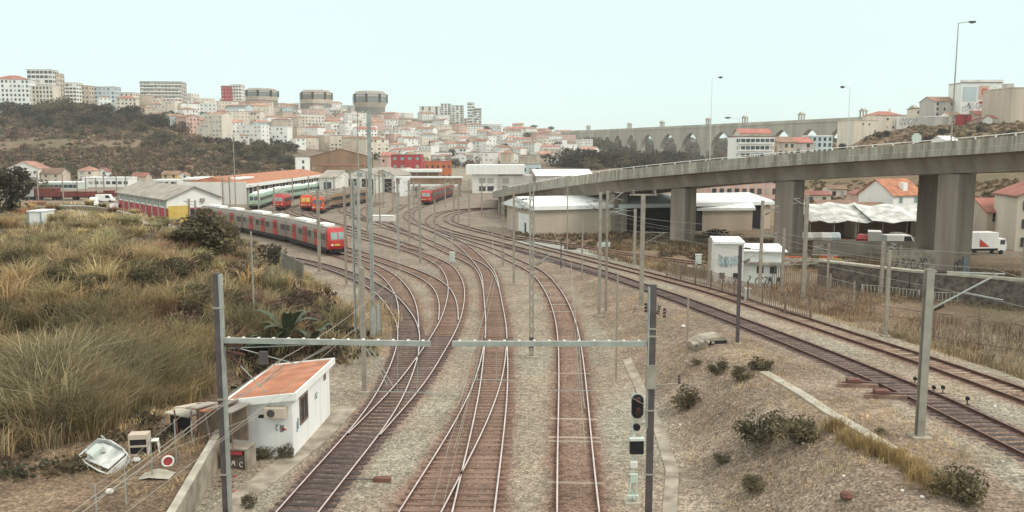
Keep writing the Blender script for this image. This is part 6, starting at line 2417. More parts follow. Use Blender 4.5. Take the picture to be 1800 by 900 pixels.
for k, (u, vb, vt) in enumerate(((345, 398, 352), (393, 372, 312), (405, 368, 310), (36, 352, 308), (45, 352, 306), (60, 350, 312), (68, 352, 300), (112, 356, 298), (137, 350, 315),
                                 (152, 348, 312), (170, 345, 312), (184, 347, 308), (206, 345, 310), (222, 345, 310), (455, 372, 325), (483, 382, 330), (515, 358, 312), (543, 356, 310),
                                 (575, 372, 315), (588, 360, 310), (617, 374, 300), (623, 384, 318), (646, 410, 305), (668, 400, 300), (674, 365, 300), (690, 372, 312), (694, 388, 318), (783, 366, 312),
                                 (798, 388, 318), (806, 396, 322), (825, 402, 315), (847, 380, 318), (728, 384, 318), (660, 358, 306))):
    p = atz(u, vb, 0)
    h = (vb - vt) / F * depth(p)
    lab = "thin grey yard mast, %s from the left among the far sidings" % ordn(sorted([345, 393, 405, 36, 45, 60, 68, 112, 137, 152, 170, 184, 206, 222, 455, 483, 515, 543, 575, 588, 617, 623, 646, 668, 674, 690, 694, 783, 798, 806, 825, 847, 728, 660]).index(u))
    t = thing("catenary_mast", lab, "catenary mast", p, 0, "thin masts over the far sidings")
    MB().box(-.14, .14, -.14, .14, -.3, h).build("post", MT['pole' if k % 3 else 'steel'], t)
    s = 1 if k % 2 else -1
    MB().cyl((0, 0, h * .95), (s * 2.4, 0, h * .97), .05, n=5).cyl((0, 0, h * .78), (s * 2.2, 0, h * .96), .05, n=5).build("bracket", MT['steel'], t)


def wire(label, pts, r=.014, sag=0.0, m='wire_l', group="overhead wires", cat="wire"):
    P_ = [Vector(p) for p in pts]
    out_ = []
    for a, b in zip(P_[:-1], P_[1:]):
        nseg = 10
        for k in range(nseg):
            f = k / nseg
            q = a.lerp(b, f)
            q.z -= sag * 4 * f * (1 - f)
            out_.append(q)
    out_.append(P_[-1])
    return tag(MB().tube(out_, r, 4).build("overhead_wire", MT[m]), label, cat, group)


def pt(Qk, Y, z):
    Q = TRK[Qk]
    i = int(np.argmin(np.abs(Q[:, 1] - Y)))
    return (Q[i, 0], Q[i, 1], z + gz(Q[i, 0], Q[i, 1]))


wire("contact wire above the middle rusty track", [pt('C2', 26, 5.6), pt('C2', 32.6, 5.6), pt('C2', 62, 5.6), pt('C2', 88, 5.6)], .011)
wire("contact wire above the single straight track by the signal", [pt('T3', 26, 5.6), pt('T3', 32.6, 5.6), pt('T3', 62, 5.6), pt('T3', 92, 5.6), pt('T3', 120, 5.6)], .011)
wire("contact wire above the dark timber track by the hut", [pt('T1', 26, 5.6), pt('T1', 32.6, 5.6), pt('T1', 58, 5.6), pt('T1', 80, 5.6)], .011)
wire("contact wire above the nearer embankment track", [pt('T4', 20, 5.6), pt('T4', 36, 5.6), pt('T4', 58, 5.6), pt('T4', 92, 5.6), pt('T4', 130, 5.6)], .011)
wire("upper messenger wire over the nearer embankment track", [pt('T4', 20, 6.9), pt('T4', 36, 6.9), pt('T4', 58, 6.9), pt('T4', 92, 6.9)], .012, .35)
wire("contact wire above the farther embankment track", [pt('T5', 18, 5.6), pt('T5', 42, 5.6), pt('T5', 78, 5.6), pt('T5', 110, 5.6)], .011)
for key, txt, yl in (('C2', "the middle rusty track", (26, 32.6, 62, 88)), ('T3', "the single straight track", (26, 32.6, 62, 92, 120)), ('T1', "the dark timber track", (26, 32.6, 58, 80)),
                     ('T5', "the farther embankment track", (18, 42, 78, 110)), ('B', "the branch track", (58, 80, 105, 130)), ('A2', "the passenger train's track", (70, 95, 120, 150)),
                     ('Cb', "the track diverging right", (85, 110, 140)), ('B1', "the outer left curve", (80, 105, 135))):
    wire("sagging messenger wire above " + txt, [pt(key, y, 6.9) for y in yl], .016, .4)
    if key in ('B', 'A2', 'Cb', 'B1'):
        wire("contact wire above " + txt, [pt(key, y, 5.6) for y in yl], .014)
wire("upper anchored wire crossing the hut roof from lower left", [aty(120, 905, 20), aty(385, 712, 32), aty(575, 612, 44), aty(655, 560, 62)], .014)
wire("second anchored wire just below, crossing the hut roof", [aty(135, 908, 20), aty(388, 716, 32), aty(590, 600, 46)], .014)
wire("lower anchored wire crossing the wall and the hut front", [aty(215, 905, 22), aty(430, 745, 34), aty(520, 690, 41)], .012)
wire("lowest anchored wire ending at the hut front", [aty(165, 880, 24), aty(300, 790, 31), aty(440, 735, 37)], .012)
wire("thin stay from the right mast down to the signal lamp", [aty(1092, 690, 32.6), aty(1118, 703, 32.6), aty(1141, 716, 32.6)], .012)
wire("left of two thin pale ground cables between the crossing rails", [gp(760, 900, 0) + Vector((0, 0, .3)), gp(790, 790, 0) + Vector((0, 0, .3)), gp(832, 660, 0) + Vector((0, 0, .3))], .014)
wire("right of two thin pale ground cables between the crossing rails", [gp(779, 900, 0) + Vector((0, 0, .3)), gp(805, 790, 0) + Vector((0, 0, .3)), gp(838, 660, 0) + Vector((0, 0, .3))], .014)

# ---------------------------------------------------------------- the white hut
C_ = gp(517, 803)
hut = thing("hut", "small white hut with terracotta roof and white fascia beside the dark track", "hut", C_, -0.06)
WF, LR, HR, HL = 3.05, 6.6, 2.92, 2.55
mb = MB().extrude([(-WF, -.3), (0, -.3), (0, HR), (-WF, HL)], 'y', 0, LR)
mb.build("wall", MT['hutwall'], hut, bevel=.02)
sl = (HR - HL) / WF
zr = lambda x: HR + sl * x
ov = .28
roof = MB().extrude([(-WF - ov + .1, zr(-WF - ov + .1) + .16), (ov - .1, zr(ov - .1) + .16), (ov - .1, zr(ov - .1) + .3), (-WF - ov + .1, zr(-WF - ov + .1) + .3)], 'y', -ov + .1, LR + ov - .1).build("roof", MT['tile'], hut)
fa = MB()
x0, x1 = -WF - ov, ov
fa.extrude([(x0, zr(x0) + .0), (x1, zr(x1) + .0), (x1, zr(x1) + .36), (x0, zr(x0) + .36)], 'y', -ov, -ov + .1)
fa.extrude([(x0, zr(x0) + .0), (x1, zr(x1) + .0), (x1, zr(x1) + .36), (x0, zr(x0) + .36)], 'y', LR + ov - .1, LR + ov)
fa.box(x1 - .1, x1, -ov + .1, LR + ov - .1, zr(x1), zr(x1) + .36)
fa.box(x0, x0 + .1, -ov + .1, LR + ov - .1, zr(x0), zr(x0) + .36)
fa.extrude([(x0 + .1, zr(x0 + .1) + .0), (x1 - .1, zr(x1 - .1) + .0), (x1 - .1, zr(x1 - .1) + .1), (x0 + .1, zr(x0 + .1) + .1)], 'y', -ov + .1, LR + ov - .1)
fa.build("fascia", MT['white'], hut)
ac = MB().box(-1.3, -.25, -.42, -.03, 2.05, 2.58).build("air_conditioner", MT['beige'], hut, bevel=.02)
MB().cyl((-.95, -.43, 2.31), (-.95, -.425, 2.31), .2, n=14).build("fan_grille", MT['steel_d'], ac)
MB().box(-1.72, -1.32, -.02, .0, 1.95, 2.12).build("vent", MT['void'], hut)
win = MB().box(.0, .03, 1.15, 2.25, 1.35, 2.6).build("window", MT['glass'], hut)
mb = MB()
for (y0, y1, za, zb_) in ((1.05, 2.35, 2.6, 2.7), (1.05, 2.35, 1.25, 1.35), (1.05, 1.15, 1.35, 2.6), (2.25, 2.35, 1.35, 2.6), (1.67, 1.72, 1.35, 2.6)):
    mb.box(.0, .06, y0, y1, za, zb_)
mb.build("frame", MT['wood'], win)
MB().box(0, .03, 5.4, 5.85, 2.35, 2.72).build("vent", MT['wood'], hut)
scribble(hut, -.85, -.45, 1.25, 1.62, -.015, 5, 'graffiti', 50, lw=.03)
MB().extrude([(-.62, 1.38), (-.3, 1.36), (-.5, 1.5)], 'y', -.02, -.004).build("graffiti", MT['red'], hut)
scribble(hut, .5, .9, 1.1, 1.7, .015, 3, 'graf_blue', 51, lw=.03, axis='y')
scribble(hut, 3.7, 4.4, 1.75, 2.1, .015, 4, 'graf_blue', 52, lw=.03, axis='y')
MB().box(-WF - .05, -WF - .02, .5, 2.2, -.1, 2.2).build("side_door", MT['void'], hut)

# retaining wall beside the hut, with its fence
t = thing("retaining_wall", "low concrete retaining wall left of the hut, stained and mossy on top", "wall", (WALL_A[0], WALL_A[1], 0))
dv = Vector((WALL_B[0] - WALL_A[0], WALL_B[1] - WALL_A[1], 0))
mb = MB()
nseg = 10
for k in range(nseg):
    a, b = dv * (k / nseg), dv * ((k + 1) / nseg)
    mb.beam(a + Vector((-.12, 0, .45)), b + Vector((-.12, 0, .45)), .26, 1.95)
mb.build("wall_panel", MT['concrete_d'], t)
MB().beam(Vector((-.12, 0, 1.47)), dv + Vector((-.12, 0, 1.47)), .34, .09).build("coping", MT['slab'], t)
t = thing("wire_fence", "leaning thin posts with wires along the top of the retaining wall", "fence", (WALL_A[0], WALL_A[1], 1.2))
tops = []
for k, (u, vb, vt) in enumerate(((170, 905, 848), (222, 888, 815), (268, 842, 768), (310, 812, 735), (338, 780, 712))):
    p = gp(u, vb)
    h = (vb - vt) / F * depth(p)
    q = p - Vector((WALL_A[0], WALL_A[1], 1.2))
    MB().cyl(q, q + Vector((0, 0, h)), .035, n=6).build("fence_post", MT['steel_l'], t)
    tops.append((q, h))
mb = MB()
for f in (.5, .95):
    mb.tube([q + Vector((0, 0, h * f)) for q, h in tops], .012, 4)
mb.build("fence_wire", MT['wire_l'], t)

# junk in the dirt yard
p = gp(186, 812)
t = thing("wrecked_boat", "broken white boat hull lying on its side in the dirt yard", "wreck", p, -0.65)
hull = MB()
prof = [(-1.5, .0, .25), (-1.0, .45, .55), (0, .62, .7), (1.0, .6, .65), (1.5, .5, .55)]
for (xa, wa, ha), (xb_, wb, hb) in zip(prof[:-1], prof[1:]):
    for s in (-1, 1):
        hull.quadpts([(xa, 0, .05), (xb_, 0, .05), (xb_, s * wb, hb * .6), (xa, s * wa, ha * .6)])
        hull.quadpts([(xa, s * wa, ha * .6), (xb_, s * wb, hb * .6), (xb_, s * (wb + .05), hb), (xa, s * (wa + .05), ha)])
hull.quadpts([(1.5, -.55, .55), (1.5, 0, .05), (1.5, .55, .55)])
o = hull.build("hull", MT['wreck'], t)
o.rotation_euler = (.55, .1, 0)
md = o.modifiers.new("thickness", 'SOLIDIFY')
md.thickness = .05
o = MB().box(-.5, 1.3, -.5, .5, .5, .56).build("deck_panel", MT['wreck'], t, bevel=.01)
o.rotation_euler = (.5, .05, .08)
o = MB().box(-.9, -.3, -.3, .35, .42, .5).box(-.3, .1, -.32, .3, .5, .8).build("seat", MT['cabinet'], t, bevel=.02)
o.rotation_euler = (.55, .1, 0)
a, b = gp(180, 792) + Vector((0, 0, .7)), gp(233, 822) + Vector((0, 0, .05))
tag(MB().cyl(a, b, .05, .04, 8).build("pole", MT['steel_l']), "pale pole lying slanted over the broken boat hull", "pole")
p = gp(244, 802)
t = thing("old_cabinet", "white discarded cabinet with two dark openings in the dirt yard", "cabinet", p, .15)
mb = MB().box(-.42, .42, .05, .55, 0, 1.0).box(-.42, -.36, -.02, .05, 0, 1.0).box(.36, .42, -.02, .05, 0, 1.0).box(-.36, .36, -.02, .05, .42, .5).box(-.36, .36, -.02, .05, .78, 1.0).box(-.36, .36, -.02, .05, 0, .1)
mb.build("carcass", MT['beige'], t)
MB().box(-.36, .36, .03, .048, .1, .42).box(-.36, .36, .03, .048, .5, .78).build("opening", MT['void'], t)
p = gp(272, 797)
t = thing("stool", "white plastic stool right of the discarded cabinet", "stool", p, .3)
MB().box(-.2, .2, -.2, .2, .62, .66).build("seat", MT['white2'], t, bevel=.01)
for sx_ in (-1, 1):
    for sy in (-1, 1):
        MB().cyl((sx_ * .24, sy * .24, 0), (sx_ * .16, sy * .16, .62), .03, n=6).build("leg", MT['white2'], t)
p = gp(295, 818)
t = thing("buoy_ring", "white and red round float standing on edge near the wall", "float", p, .5)
t.scale = (.7, .7, .7)
MB().cyl((0, -.1, .3), (0, .1, .3), .36, n=18).build("drum", MT['redwall'], t)
mb = MB()
for k in range(18):
    a, b = 2 * math.pi * k / 18, 2 * math.pi * (k + 1) / 18
    mb.cyl((.33 * math.cos(a), -.12, .3 + .33 * math.sin(a)), (.33 * math.cos(b), -.12, .3 + .33 * math.sin(b)), .06, n=6)
mb.build("rim", MT['white'], t)
p = gp(278, 838)
mb = MB()
r = random.Random(4)
V = [[(x * .22 - .7, y * .2 - .4, .02 + (.28 * math.exp(-((x - 3) ** 2 + (y - 2) ** 2) / 5) * r.uniform(.5, 1.3))) for x in range(7)] for y in range(5)]
for y in range(4):
    for x in range(6):
        mb.quadpts([V[y][x], V[y][x + 1], V[y + 1][x + 1], V[y + 1][x]])
tag(mb.build("plastic_sheet", MT['slab'], None, p), "crumpled grey-white plastic sheet on the dirt beside the wall", "plastic sheet")
tag(MB().ball((0, 0, .1), .17, 8, sz=.7).build("stone", MT['white2'], None, gp(193, 868)), "small white stone in the dirt yard below the boat hull", "stone")
tag(MB().ball((0, 0, .1), .2, 8, sz=.6).build("sack", MT['tarp'], None, gp(240, 812)), "pale sack in front of the discarded cabinet", "sack")
p = gp(322, 775)
t = thing("scrap_shed", "low scrap-built lean-to with patched pale roof left of the hut", "shed", p, -.2)
mb = MB()
for k in range(5):
    o = MB().box(-.2 + k * .6, .36 + k * .6, -.5, 1.5 - .1 * (k % 3), 1.6 + .04 * (k % 2), 1.66 + .04 * (k % 2)).build("roof_sheet", MT[('beige', 'roofgrey', 'tile', 'wood', 'roofgrey')[k]], t)
    o.rotation_euler = (-.18 + .03 * k, .05 * (k % 3 - 1), 0)
MB().box(0, 2.7, 1.2, 1.3, -.2, 1.5).build("back_wall", MT['wood'], t)
for k, x in enumerate((0, .5, 1.1, 1.6, 2.1, 2.7)):
    MB().cyl((x, -.3 + .1 * (k % 2), -.2), (x + .2 * ((k * 5) % 3 - 1), -.3, 1.6), .04, n=5).build("prop", MT['wood' if k % 2 else 'rust'], t)
o = MB().box(-1.4, -.1, .4, 1.6, 1.0, 1.06).build("tarpaulin", MT['slab'], t)
o.rotation_euler = (-.1, .12, 0)
MB().box(-1.3, -.2, 1.0, 1.1, -.2, 1.0).build("side_wall", MT['void'], t)
p = gp(416, 826)
t = thing("concrete_bin", "open-fronted concrete bin with red plate and white graffiti beside the left mast", "bin", p, -.15)
mb = MB().box(-.62, -.5, 0, .9, -.1, .95).box(.42, .56, 0, .9, -.1, 1.0).box(-.5, .42, .8, .9, -.1, .95).box(-.62, .56, 0, .9, .951, 1.03)
mb.build("shell", MT['concrete_d'], t)
MB().box(-.42, .36, .1, .5, -.05, .7).build("panel", MT['stonewall'], t)
MB().box(-.35, .3, -.03, .09, .74, .9).build("plate", MT['redwall'], t)
scribble(t, -.3, .3, .12, .4, .085, 3, 'white', 61, lw=.05)
for k in range(26):
    u, v = RND.uniform(360, 430), RND.uniform(790, 870)
    p = gp(u, v)
    if p.x < np.interp(p.y, [WALL_A[1], WALL_B[1]], [WALL_A[0], WALL_B[0]]) + .3:
        continue
    o = MB().ball((0, 0, .03), RND.uniform(.05, .12), 6, sz=.6).build("rubble_brick", MT[RND.choice(['rust', 'rock', 'tile', 'redwall'])], None, p)
    tag(o, "small broken brick on the path by the retaining wall", "rubble", "broken bricks by the retaining wall")

# ---------------------------------------------------------------- signal and lineside equipment
p = gp(1112, 884)
sg_ = thing("railway_signal", "black-headed railway signal on a pale base beside the straight track", "railway signal", p, .03)
s_ = depth(p) / F
def zv(v):
    return (884 - v) * s_ * 1.005
MB().box(-.36, .3, -.3, .3, -.3, .1).build("plinth", MT['slab'], sg_)
MB().cyl((0, .06, .1), (0, .06, zv(700)), .055, n=8).build("post", MT['cabinet'], sg_)
mb = MB()
w, z0h, z1h = 10 * s_, zv(730), zv(688)
cap = [(w * math.cos(a), z1h - w + w * math.sin(a)) for a in np.linspace(0, math.pi, 9)] + [(w * math.cos(a), z0h + w + w * math.sin(a)) for a in np.linspace(math.pi, 2 * math.pi, 9)]
cap = [(x + .12, z) for x, z in cap]
hd = mb.extrude(cap, 'y', -.14, -.04).build("signal_head", MT['dark'], sg_)
MB().extrude([(.12 + (x - .12) * 1.12, z + (.03 if z > (z0h + z1h) / 2 else -.03)) for x, z in cap], 'y', -.035, -.01).build("head_rim", MT['cabinet'], hd)
for v in (700, 719):
    MB().cyl((.12, -.16, zv(v)), (.12, -.142, zv(v)), .11, n=14).cyl((.12, -.34, zv(v) + .1), (.12, -.15, zv(v) + .1), .1, .12, 10).build("lens", MT['insul'], hd)
MB().cyl((.1, -.14, zv(746)), (.1, -.0, zv(746)), .15, n=16).cyl((.1, -.2, zv(746)), (.1, -.141, zv(746)), .08, n=12).build("lower_lamp", MT['dark'], sg_)
bx = MB().box(-.18, .4, -.2, .0, zv(793), zv(769)).build("route_indicator", MT['dark'], sg_)
MB().box(-.2, .42, -.24, .02, zv(769) + .002, zv(765)).build("indicator_hood", MT['cabinet'], bx)
MB().box(-.14, .16, -.18, .0, zv(818), zv(808)).build("junction_box", MT['white2'], sg_)
MB().box(-.14, .18, -.16, .0, zv(845), zv(830)).build("relay_box", MT['cabinet'], sg_)
MB().box(-.26, .24, -.2, .0, zv(872), zv(868)).box(-.2, -.14, -.1, 0, .1, zv(830)).box(.12, .18, -.1, 0, .1, zv(850)).build("bracket", MT['cabinet'], sg_)
MB().cyl((-.3, -.1, zv(832)), (-.14, -.1, zv(832)), .06, n=8).build("cable_gland", MT['steel'], sg_)


def cabinet(label, u, vb, vt, wpx, m='cabinet', d=.4):
    p = gp(u, vb)
    w, h = wpx / F * depth(p), (vb - vt) / F * depth(p)
    t = thing("trackside_cabinet", label, "cabinet", p, 0, "trackside cabinets")
    b = MB().box(-w / 2, w / 2, 0, d, .08, h).build("body", MT[m], t, bevel=.02)
    MB().box(-w / 2 + .03, w / 2 - .03, -.02, -.003, .14, h - .08).build("door", MT[m], b)
    MB().box(-w / 2 - .04, w / 2 + .04, -.06, d + .04, h + .002, h + .07).build("lid", MT['white2'], t)
    MB().box(-w / 2 - .05, w / 2 + .05, -.05, d + .05, -.2, .078).build("plinth", MT['slab'], t)


cabinet("white cabinet between two diverging tracks at the throat", 795, 462, 444, 9)
cabinet("pale cabinet at the end of the rusty siding left of graffiti house", 1228, 466, 448, 10)
cabinet("pale slim cabinet by the fence below the graffiti house", 1315, 528, 508, 9)
cabinet("small pale cabinet behind the slender mast by the fence", 1304, 512, 496, 7)
cabinet("pale cabinet at the far right edge beside the mast", 1789, 532, 512, 14)
cabinet("small dark-footed cabinet in the middle of the yard", 672, 390, 380, 40, 'white2', 3.0)
p = gp(1062, 440)
t = thing("sign_plate", "pale rectangular sign plate fixed in front of the tall twin mast", "sign", p)
MB().cyl((0, 0, -.1), (0, 0, 1.6), .05).build("post", MT['steel'], t)
MB().box(-1.0, .9, -.06, -.0, .55, 1.25).build("plate", MT['cabinet'], t)

# culvert, rocks, point machines
p = gp(1252, 606)
t = thing("culvert", "rubble-covered stone culvert with dark side at the slope foot", "culvert", p, .2)
MB().extrude([(-1.4, -.5), (1.5, -.5), (1.5, .3), (.8, .72), (-.4, .55), (-1.4, .0)], 'y', 0, 1.8).build("stone_block", MT['concrete_d'], t, bevel=.05)
t.scale = (.85, .85, .8)
MB().box(-.3, 1.2, -.03, -.004, -.3, .32).build("opening", MT['void'], t)
mb = MB()
for k in range(30):
    mb.ball((RND.uniform(-1.7, .3), RND.uniform(-.6, 1.2), RND.uniform(.1, .45)), RND.uniform(.08, .24), 6, sz=.7)
mb.build("rubble", MT['rock'], t)
tag(MB().ball((0, 0, .12), .24, 8, sz=.75).build("rock", MT['rust'], None, gp(1487, 877)), "reddish brown rock on the bare slope at the bottom right", "rock")
tag(MB().ball((0, 0, .08), .16, 8, sz=.7).build("rock", MT['white2'], None, gp(1201, 575)), "small white stone above the rubble culvert", "rock")
for lab, u, v in (("upper rust-red timber pair with rods beside the nearer right track", 1503, 680), ("lower rust-red timber pair beside the nearer right track", 1552, 700)):
    p = gp(u, v)
    t = thing("point_machine", lab, "point machine", p, -.1, "point machines of the right track")
    MB().box(-.9, 1.1, -.2, 0, 0, .2).box(-.7, 1.1, .2, .42, 0, .2).build("timber", MT['slp_rust'], t)
    MB().box(-.4, .3, -.1, .35, .202, .4).build("casing", MT['rust'], t, bevel=.02)
    MB().cyl((.3, .1, .25), (2.0, .1, .2), .03, n=5).build("rod", MT['steel_d'], t)
for lab, u, v in (("black point lamp just left of the tall grey mast", 1608, 676), ("black point lamp just right of the tall grey mast", 1641, 692),
                  ("second black point lamp right of the tall grey mast", 1657, 692), ("black point lamp farthest right beside the rod", 1700, 712)):
    p = gp(u, v)
    t = thing("point_lamp", lab, "point lamp", p, 0, "point lamps by the right track")
    t.scale = (.62, .62, .62)
    MB().cyl((0, 0, -.05), (0, 0, .4), .04).build("stem", MT['dark'], t)
    MB().box(-.12, .12, -.12, .12, .401, .62).cyl((0, 0, .621), (0, 0, .7), .09, .05).build("lantern", MT['dark'], t)
    MB().box(-.5, .2, -.05, .05, .0, .08).build("lever", MT['steel_d'], t)
p = gp(720, 866)
t = thing("point_machine", "dark point lever with rod between the hut track and the crossing", "point machine", gp(668, 846), 0)
MB().box(-.3, .5, -.15, .15, -.05, .2).build("casing", MT['rust'], t, bevel=.02)
MB().cyl((-.3, 0, .1), (-1.6, .05, .1), .03, n=5).build("rod", MT['steel_d'], t)
for k in range(60):
    u, v = RND.uniform(1180, 1780), RND.uniform(640, 900)
    p = gp(u, v)
    if kd.find((p.x, p.y, 0))[2] < 2.0:
        continue
    o = MB().ball((0, 0, .02), RND.uniform(.03, .09), 6, sz=.7).build("pebble", MT[RND.choice(['white2', 'rock', 'rock', 'slab'])], None, p)
    tag(o, "small pale stone lying on the bare right embankment", "stone", "pale stones on the embankment")

# ---------------------------------------------------------------- fences and walls
def fence(label, pix, h, panel=None, post='wood', group=None, step=3.0, rails=2, cat="fence", name="fence", slats=False):
    P_ = [gp(u, v) for u, v in pix]
    o_ = P_[0].copy()
    t = thing(name, label, cat, o_, 0, group)
    pts = []
    for a, b in zip(P_[:-1], P_[1:]):
        n = max(1, int((b - a).length / step))
        pts += [a.lerp(b, k / n) for k in range(n)]
    pts.append(P_[-1])
    for q in pts:
        q.z = gz(q.x, q.y)
    pts = [q - o_ for q in pts]
    for q in pts[:90]:
        MB().box(q.x - .06, q.x + .06, q.y - .06, q.y + .06, q.z - .3, q.z + h * RND.uniform(1.0, 1.12)).build("post", MT[post], t)
    mb = MB()
    for f in np.linspace(.15, .95, rails):
        for a, b in zip(pts[:-1], pts[1:]):
            mb.beam(a + Vector((0, 0, h * f)), b + Vector((0, 0, h * f)), .04, .06)
    mb.build("rail", MT[post], t)
    if panel:
        for a, b in list(zip(pts[:-1], pts[1:]))[:90]:
            m2 = MB()
            if slats:
                L = (b - a).length
                for k in range(int(L / .34)):
                    q = a.lerp(b, (k + .5) / int(L / .34))
                    hh_ = h * RND.uniform(.8, 1.02)
                    m2.box(q.x - .035, q.x + .035, q.y + .04, q.y + .06, q.z + .02, q.z + hh_)
            else:
                m2.beam(a + Vector((0, .07, h * .48)), b + Vector((0, .07, h * .48)), .02, h * .92)
            m2.build("panel", MT[panel], t)
    return t


fence("brown slatted lineside fence along the farther embankment track", [(1172, 486), (1250, 505), (1340, 538), (1425, 562)], 1.7, 'fence', 'wood', slats=True)
fence("tall brown post fence behind the lineside fence", [(1330, 498), (1420, 520), (1500, 545)], 2.6, 'fence', 'pole', slats=True)
fence("post and wire fence across the dry field at the right", [(1440, 545), (1530, 556), (1620, 570), (1720, 580)], 2.0, None, 'wood', rails=3)
fence("dark reed screen fence at the right edge below the dry field", [(1640, 598), (1720, 612), (1830, 628)], 2.3, 'fence', 'wood', slats=True)
fence("white picket fence pieces in front of the stone wall", [(1515, 516), (1560, 520), (1615, 527)], 1.0, 'picket', 'picket', slats=True)
fence("white picket fence farther right in the dry field", [(1640, 530), (1720, 533), (1790, 537)], 1.0, 'picket', 'picket', slats=True)
fence("grey sheet fence below the train beside the dark tree", [(496, 480), (520, 492), (534, 500)], 2.2, 'steel', 'steel', step=2)
fence("grey sheet hoarding beside the lighting tower", [(652, 598), (662, 592), (669, 584)], 2.6, 'steel_l', 'steel', step=2)
fence("thin wire fence below the train tail", [(425, 452), (450, 460), (470, 472)], 1.8, None, 'pole')

t = thing("stone_wall", "long dark rubble retaining wall with pale top below the road", "wall", gp(1440, 500))
a_, b_, c_ = gp(1440, 500), gp(1600, 522), gp(1830, 545)
mb, cp_ = MB(), MB()
for a, b in ((a_, b_), (b_, c_)):
    A_, B_ = a - a_, b - a_
    mb.beam(A_ + Vector((0, 0, .9)), B_ + Vector((0, 0, .9)), .8, 3.4)
    cp_.beam(A_ + Vector((0, 0, 2.72)), B_ + Vector((0, 0, 2.72)), 1.0, .22)
mb.build("wall_face", MT['stonewall'], t)
cp_.build("coping", MT['slab'], t)
p = gp(1556, 482)
t = thing("graffiti_wall", "grey wall with black spray letters left of the last pier", "wall", p, -.12)
w = 84 / F * depth(p)
MB().box(0, w, 0, .4, -.5, 2.9).build("wall_panel", MT['concrete_d'], t)
scribble(t, .2, w - .3, .6, 2.0, -.03, 8, 'graffiti', 71, lw=.16)
fence("wire mesh fence on top of the grey graffiti wall row", [(1465, 458), (1530, 462), (1570, 468)], 2.2, None, 'pole', rails=4)
p = gp(1475, 452)
t = thing("yard_wall", "plain grey-beige yard wall in front of the white tarpaulin shed", "wall", p, -.05)
w = 180 / F * depth(p)
MB().box(-w * .25, w * .75, 0, .3, -.5, 2.3).build("wall_panel", MT['concrete'], t)
for lab, u0, u1, v, m_ in (("orange plastic barrier sheet on the far left of road", 1372, 1412, 462, 'barrier'), ("orange barrier heap right of the tallest mast", 1440, 1472, 461, 'barrier'),
                           ("yellow barrier in front of the orange heap", 1438, 1480, 466, 'yellowp')):
    p, q = gp(u0, v), gp(u1, v + 2)
    t = thing("road_barrier", lab, "barrier", p, 0, "road barriers")
    d_ = q - p
    MB().beam(Vector((0, 0, .6)), d_ + Vector((0, 0, .6)), .3, .7).build("panel", MT[m_], t, bevel=.03)
    for f in (.1, .5, .9):
        MB().box(d_.x * f - .3, d_.x * f + .3, d_.y * f - .3, d_.y * f + .3, -.1, .24).build("foot", MT['concrete_d'], t)
mb = MB()
p = gp(1470, 470)
for k in range(46):
    mb.beam((RND.uniform(-9, 2), RND.uniform(-2, 2), RND.uniform(.1, 1.2)), (RND.uniform(-9, 2), RND.uniform(-2, 2), RND.uniform(.1, 1.3)), .12, .12)
tag(mb.build("scrap_heap", MT['rock'], None, p), "heap of pale scrap beams beside the road at the masts", "scrap heap")

# ---------------------------------------------------------------- vehicles
def car(label, p, rz, m, L=4.2, H=1.45, kind='car', group="cars and vans", name=None):
    t = thing(name or ("parked_car" if kind == 'car' else kind), label, {'car': 'car', 'van': 'van', 'truck': 'truck'}[kind], p, rz, group)
    W = .85 if kind == 'car' else 1.0
    if kind == 'car':
        prof = [(-L / 2, .35), (L / 2, .35), (L / 2, .75), (L * .28, .9), (L * .1, H), (-L * .3, H), (-L * .45, .95), (-L / 2, .85)]
    elif kind == 'van':
        prof = [(-L / 2, .35), (L / 2, .35), (L / 2, .9), (L * .38, 1.1), (L * .26, H), (-L / 2, H)]
    else:
        prof = [(L * .28, .5), (L / 2, .5), (L / 2, 1.4), (L * .46, 2.3), (L * .28, 2.3)]
    b = MB().extrude(prof, 'y', -W, W).build("body", MT[m], t, bevel=.05)
    if kind == 'truck':
        MB().box(-L / 2, L * .27, -1.1, 1.1, .9, H).build("cargo_box", MT['white'], t)
        MB().extrude([(-L * .2, 1.15), (L * .05, 1.15), (-L * .2, 2.3)], 'y', -1.13, -1.105).build("logo_triangle", MT['redorange'], t)
        MB().box(-L / 2, L * .27, -.9, .9, .55, .89).build("chassis", MT['dark'], t)
        wx = (-L * .3, L * .36)
        MB().box(L * .33, L * .45, -W - .02, W + .02, 1.45, 2.1).build("side_window", MT['glass'], b)
    else:
        wx = (-L * .3, L * .3)
        if kind == 'car':
            MB().extrude([(-L * .38, .95), (L * .2, .95), (L * .08, H - .1), (-L * .28, H - .1)], 'y', -W - .015, W + .015).build("side_window", MT['glass'], b)
        else:
            MB().extrude([(L * .05, 1.15), (L * .33, 1.15), (L * .25, H - .2), (L * .05, H - .2)], 'y', -W - .015, W + .015).build("side_window", MT['glass'], b)
    for x in wx:
        for y in (-1, 1):
            MB().cyl((x, y * (W - .12), .32), (x, y * (W + .03), .32), .33, n=12).build("wheel", MT['dark'], t)
    return t


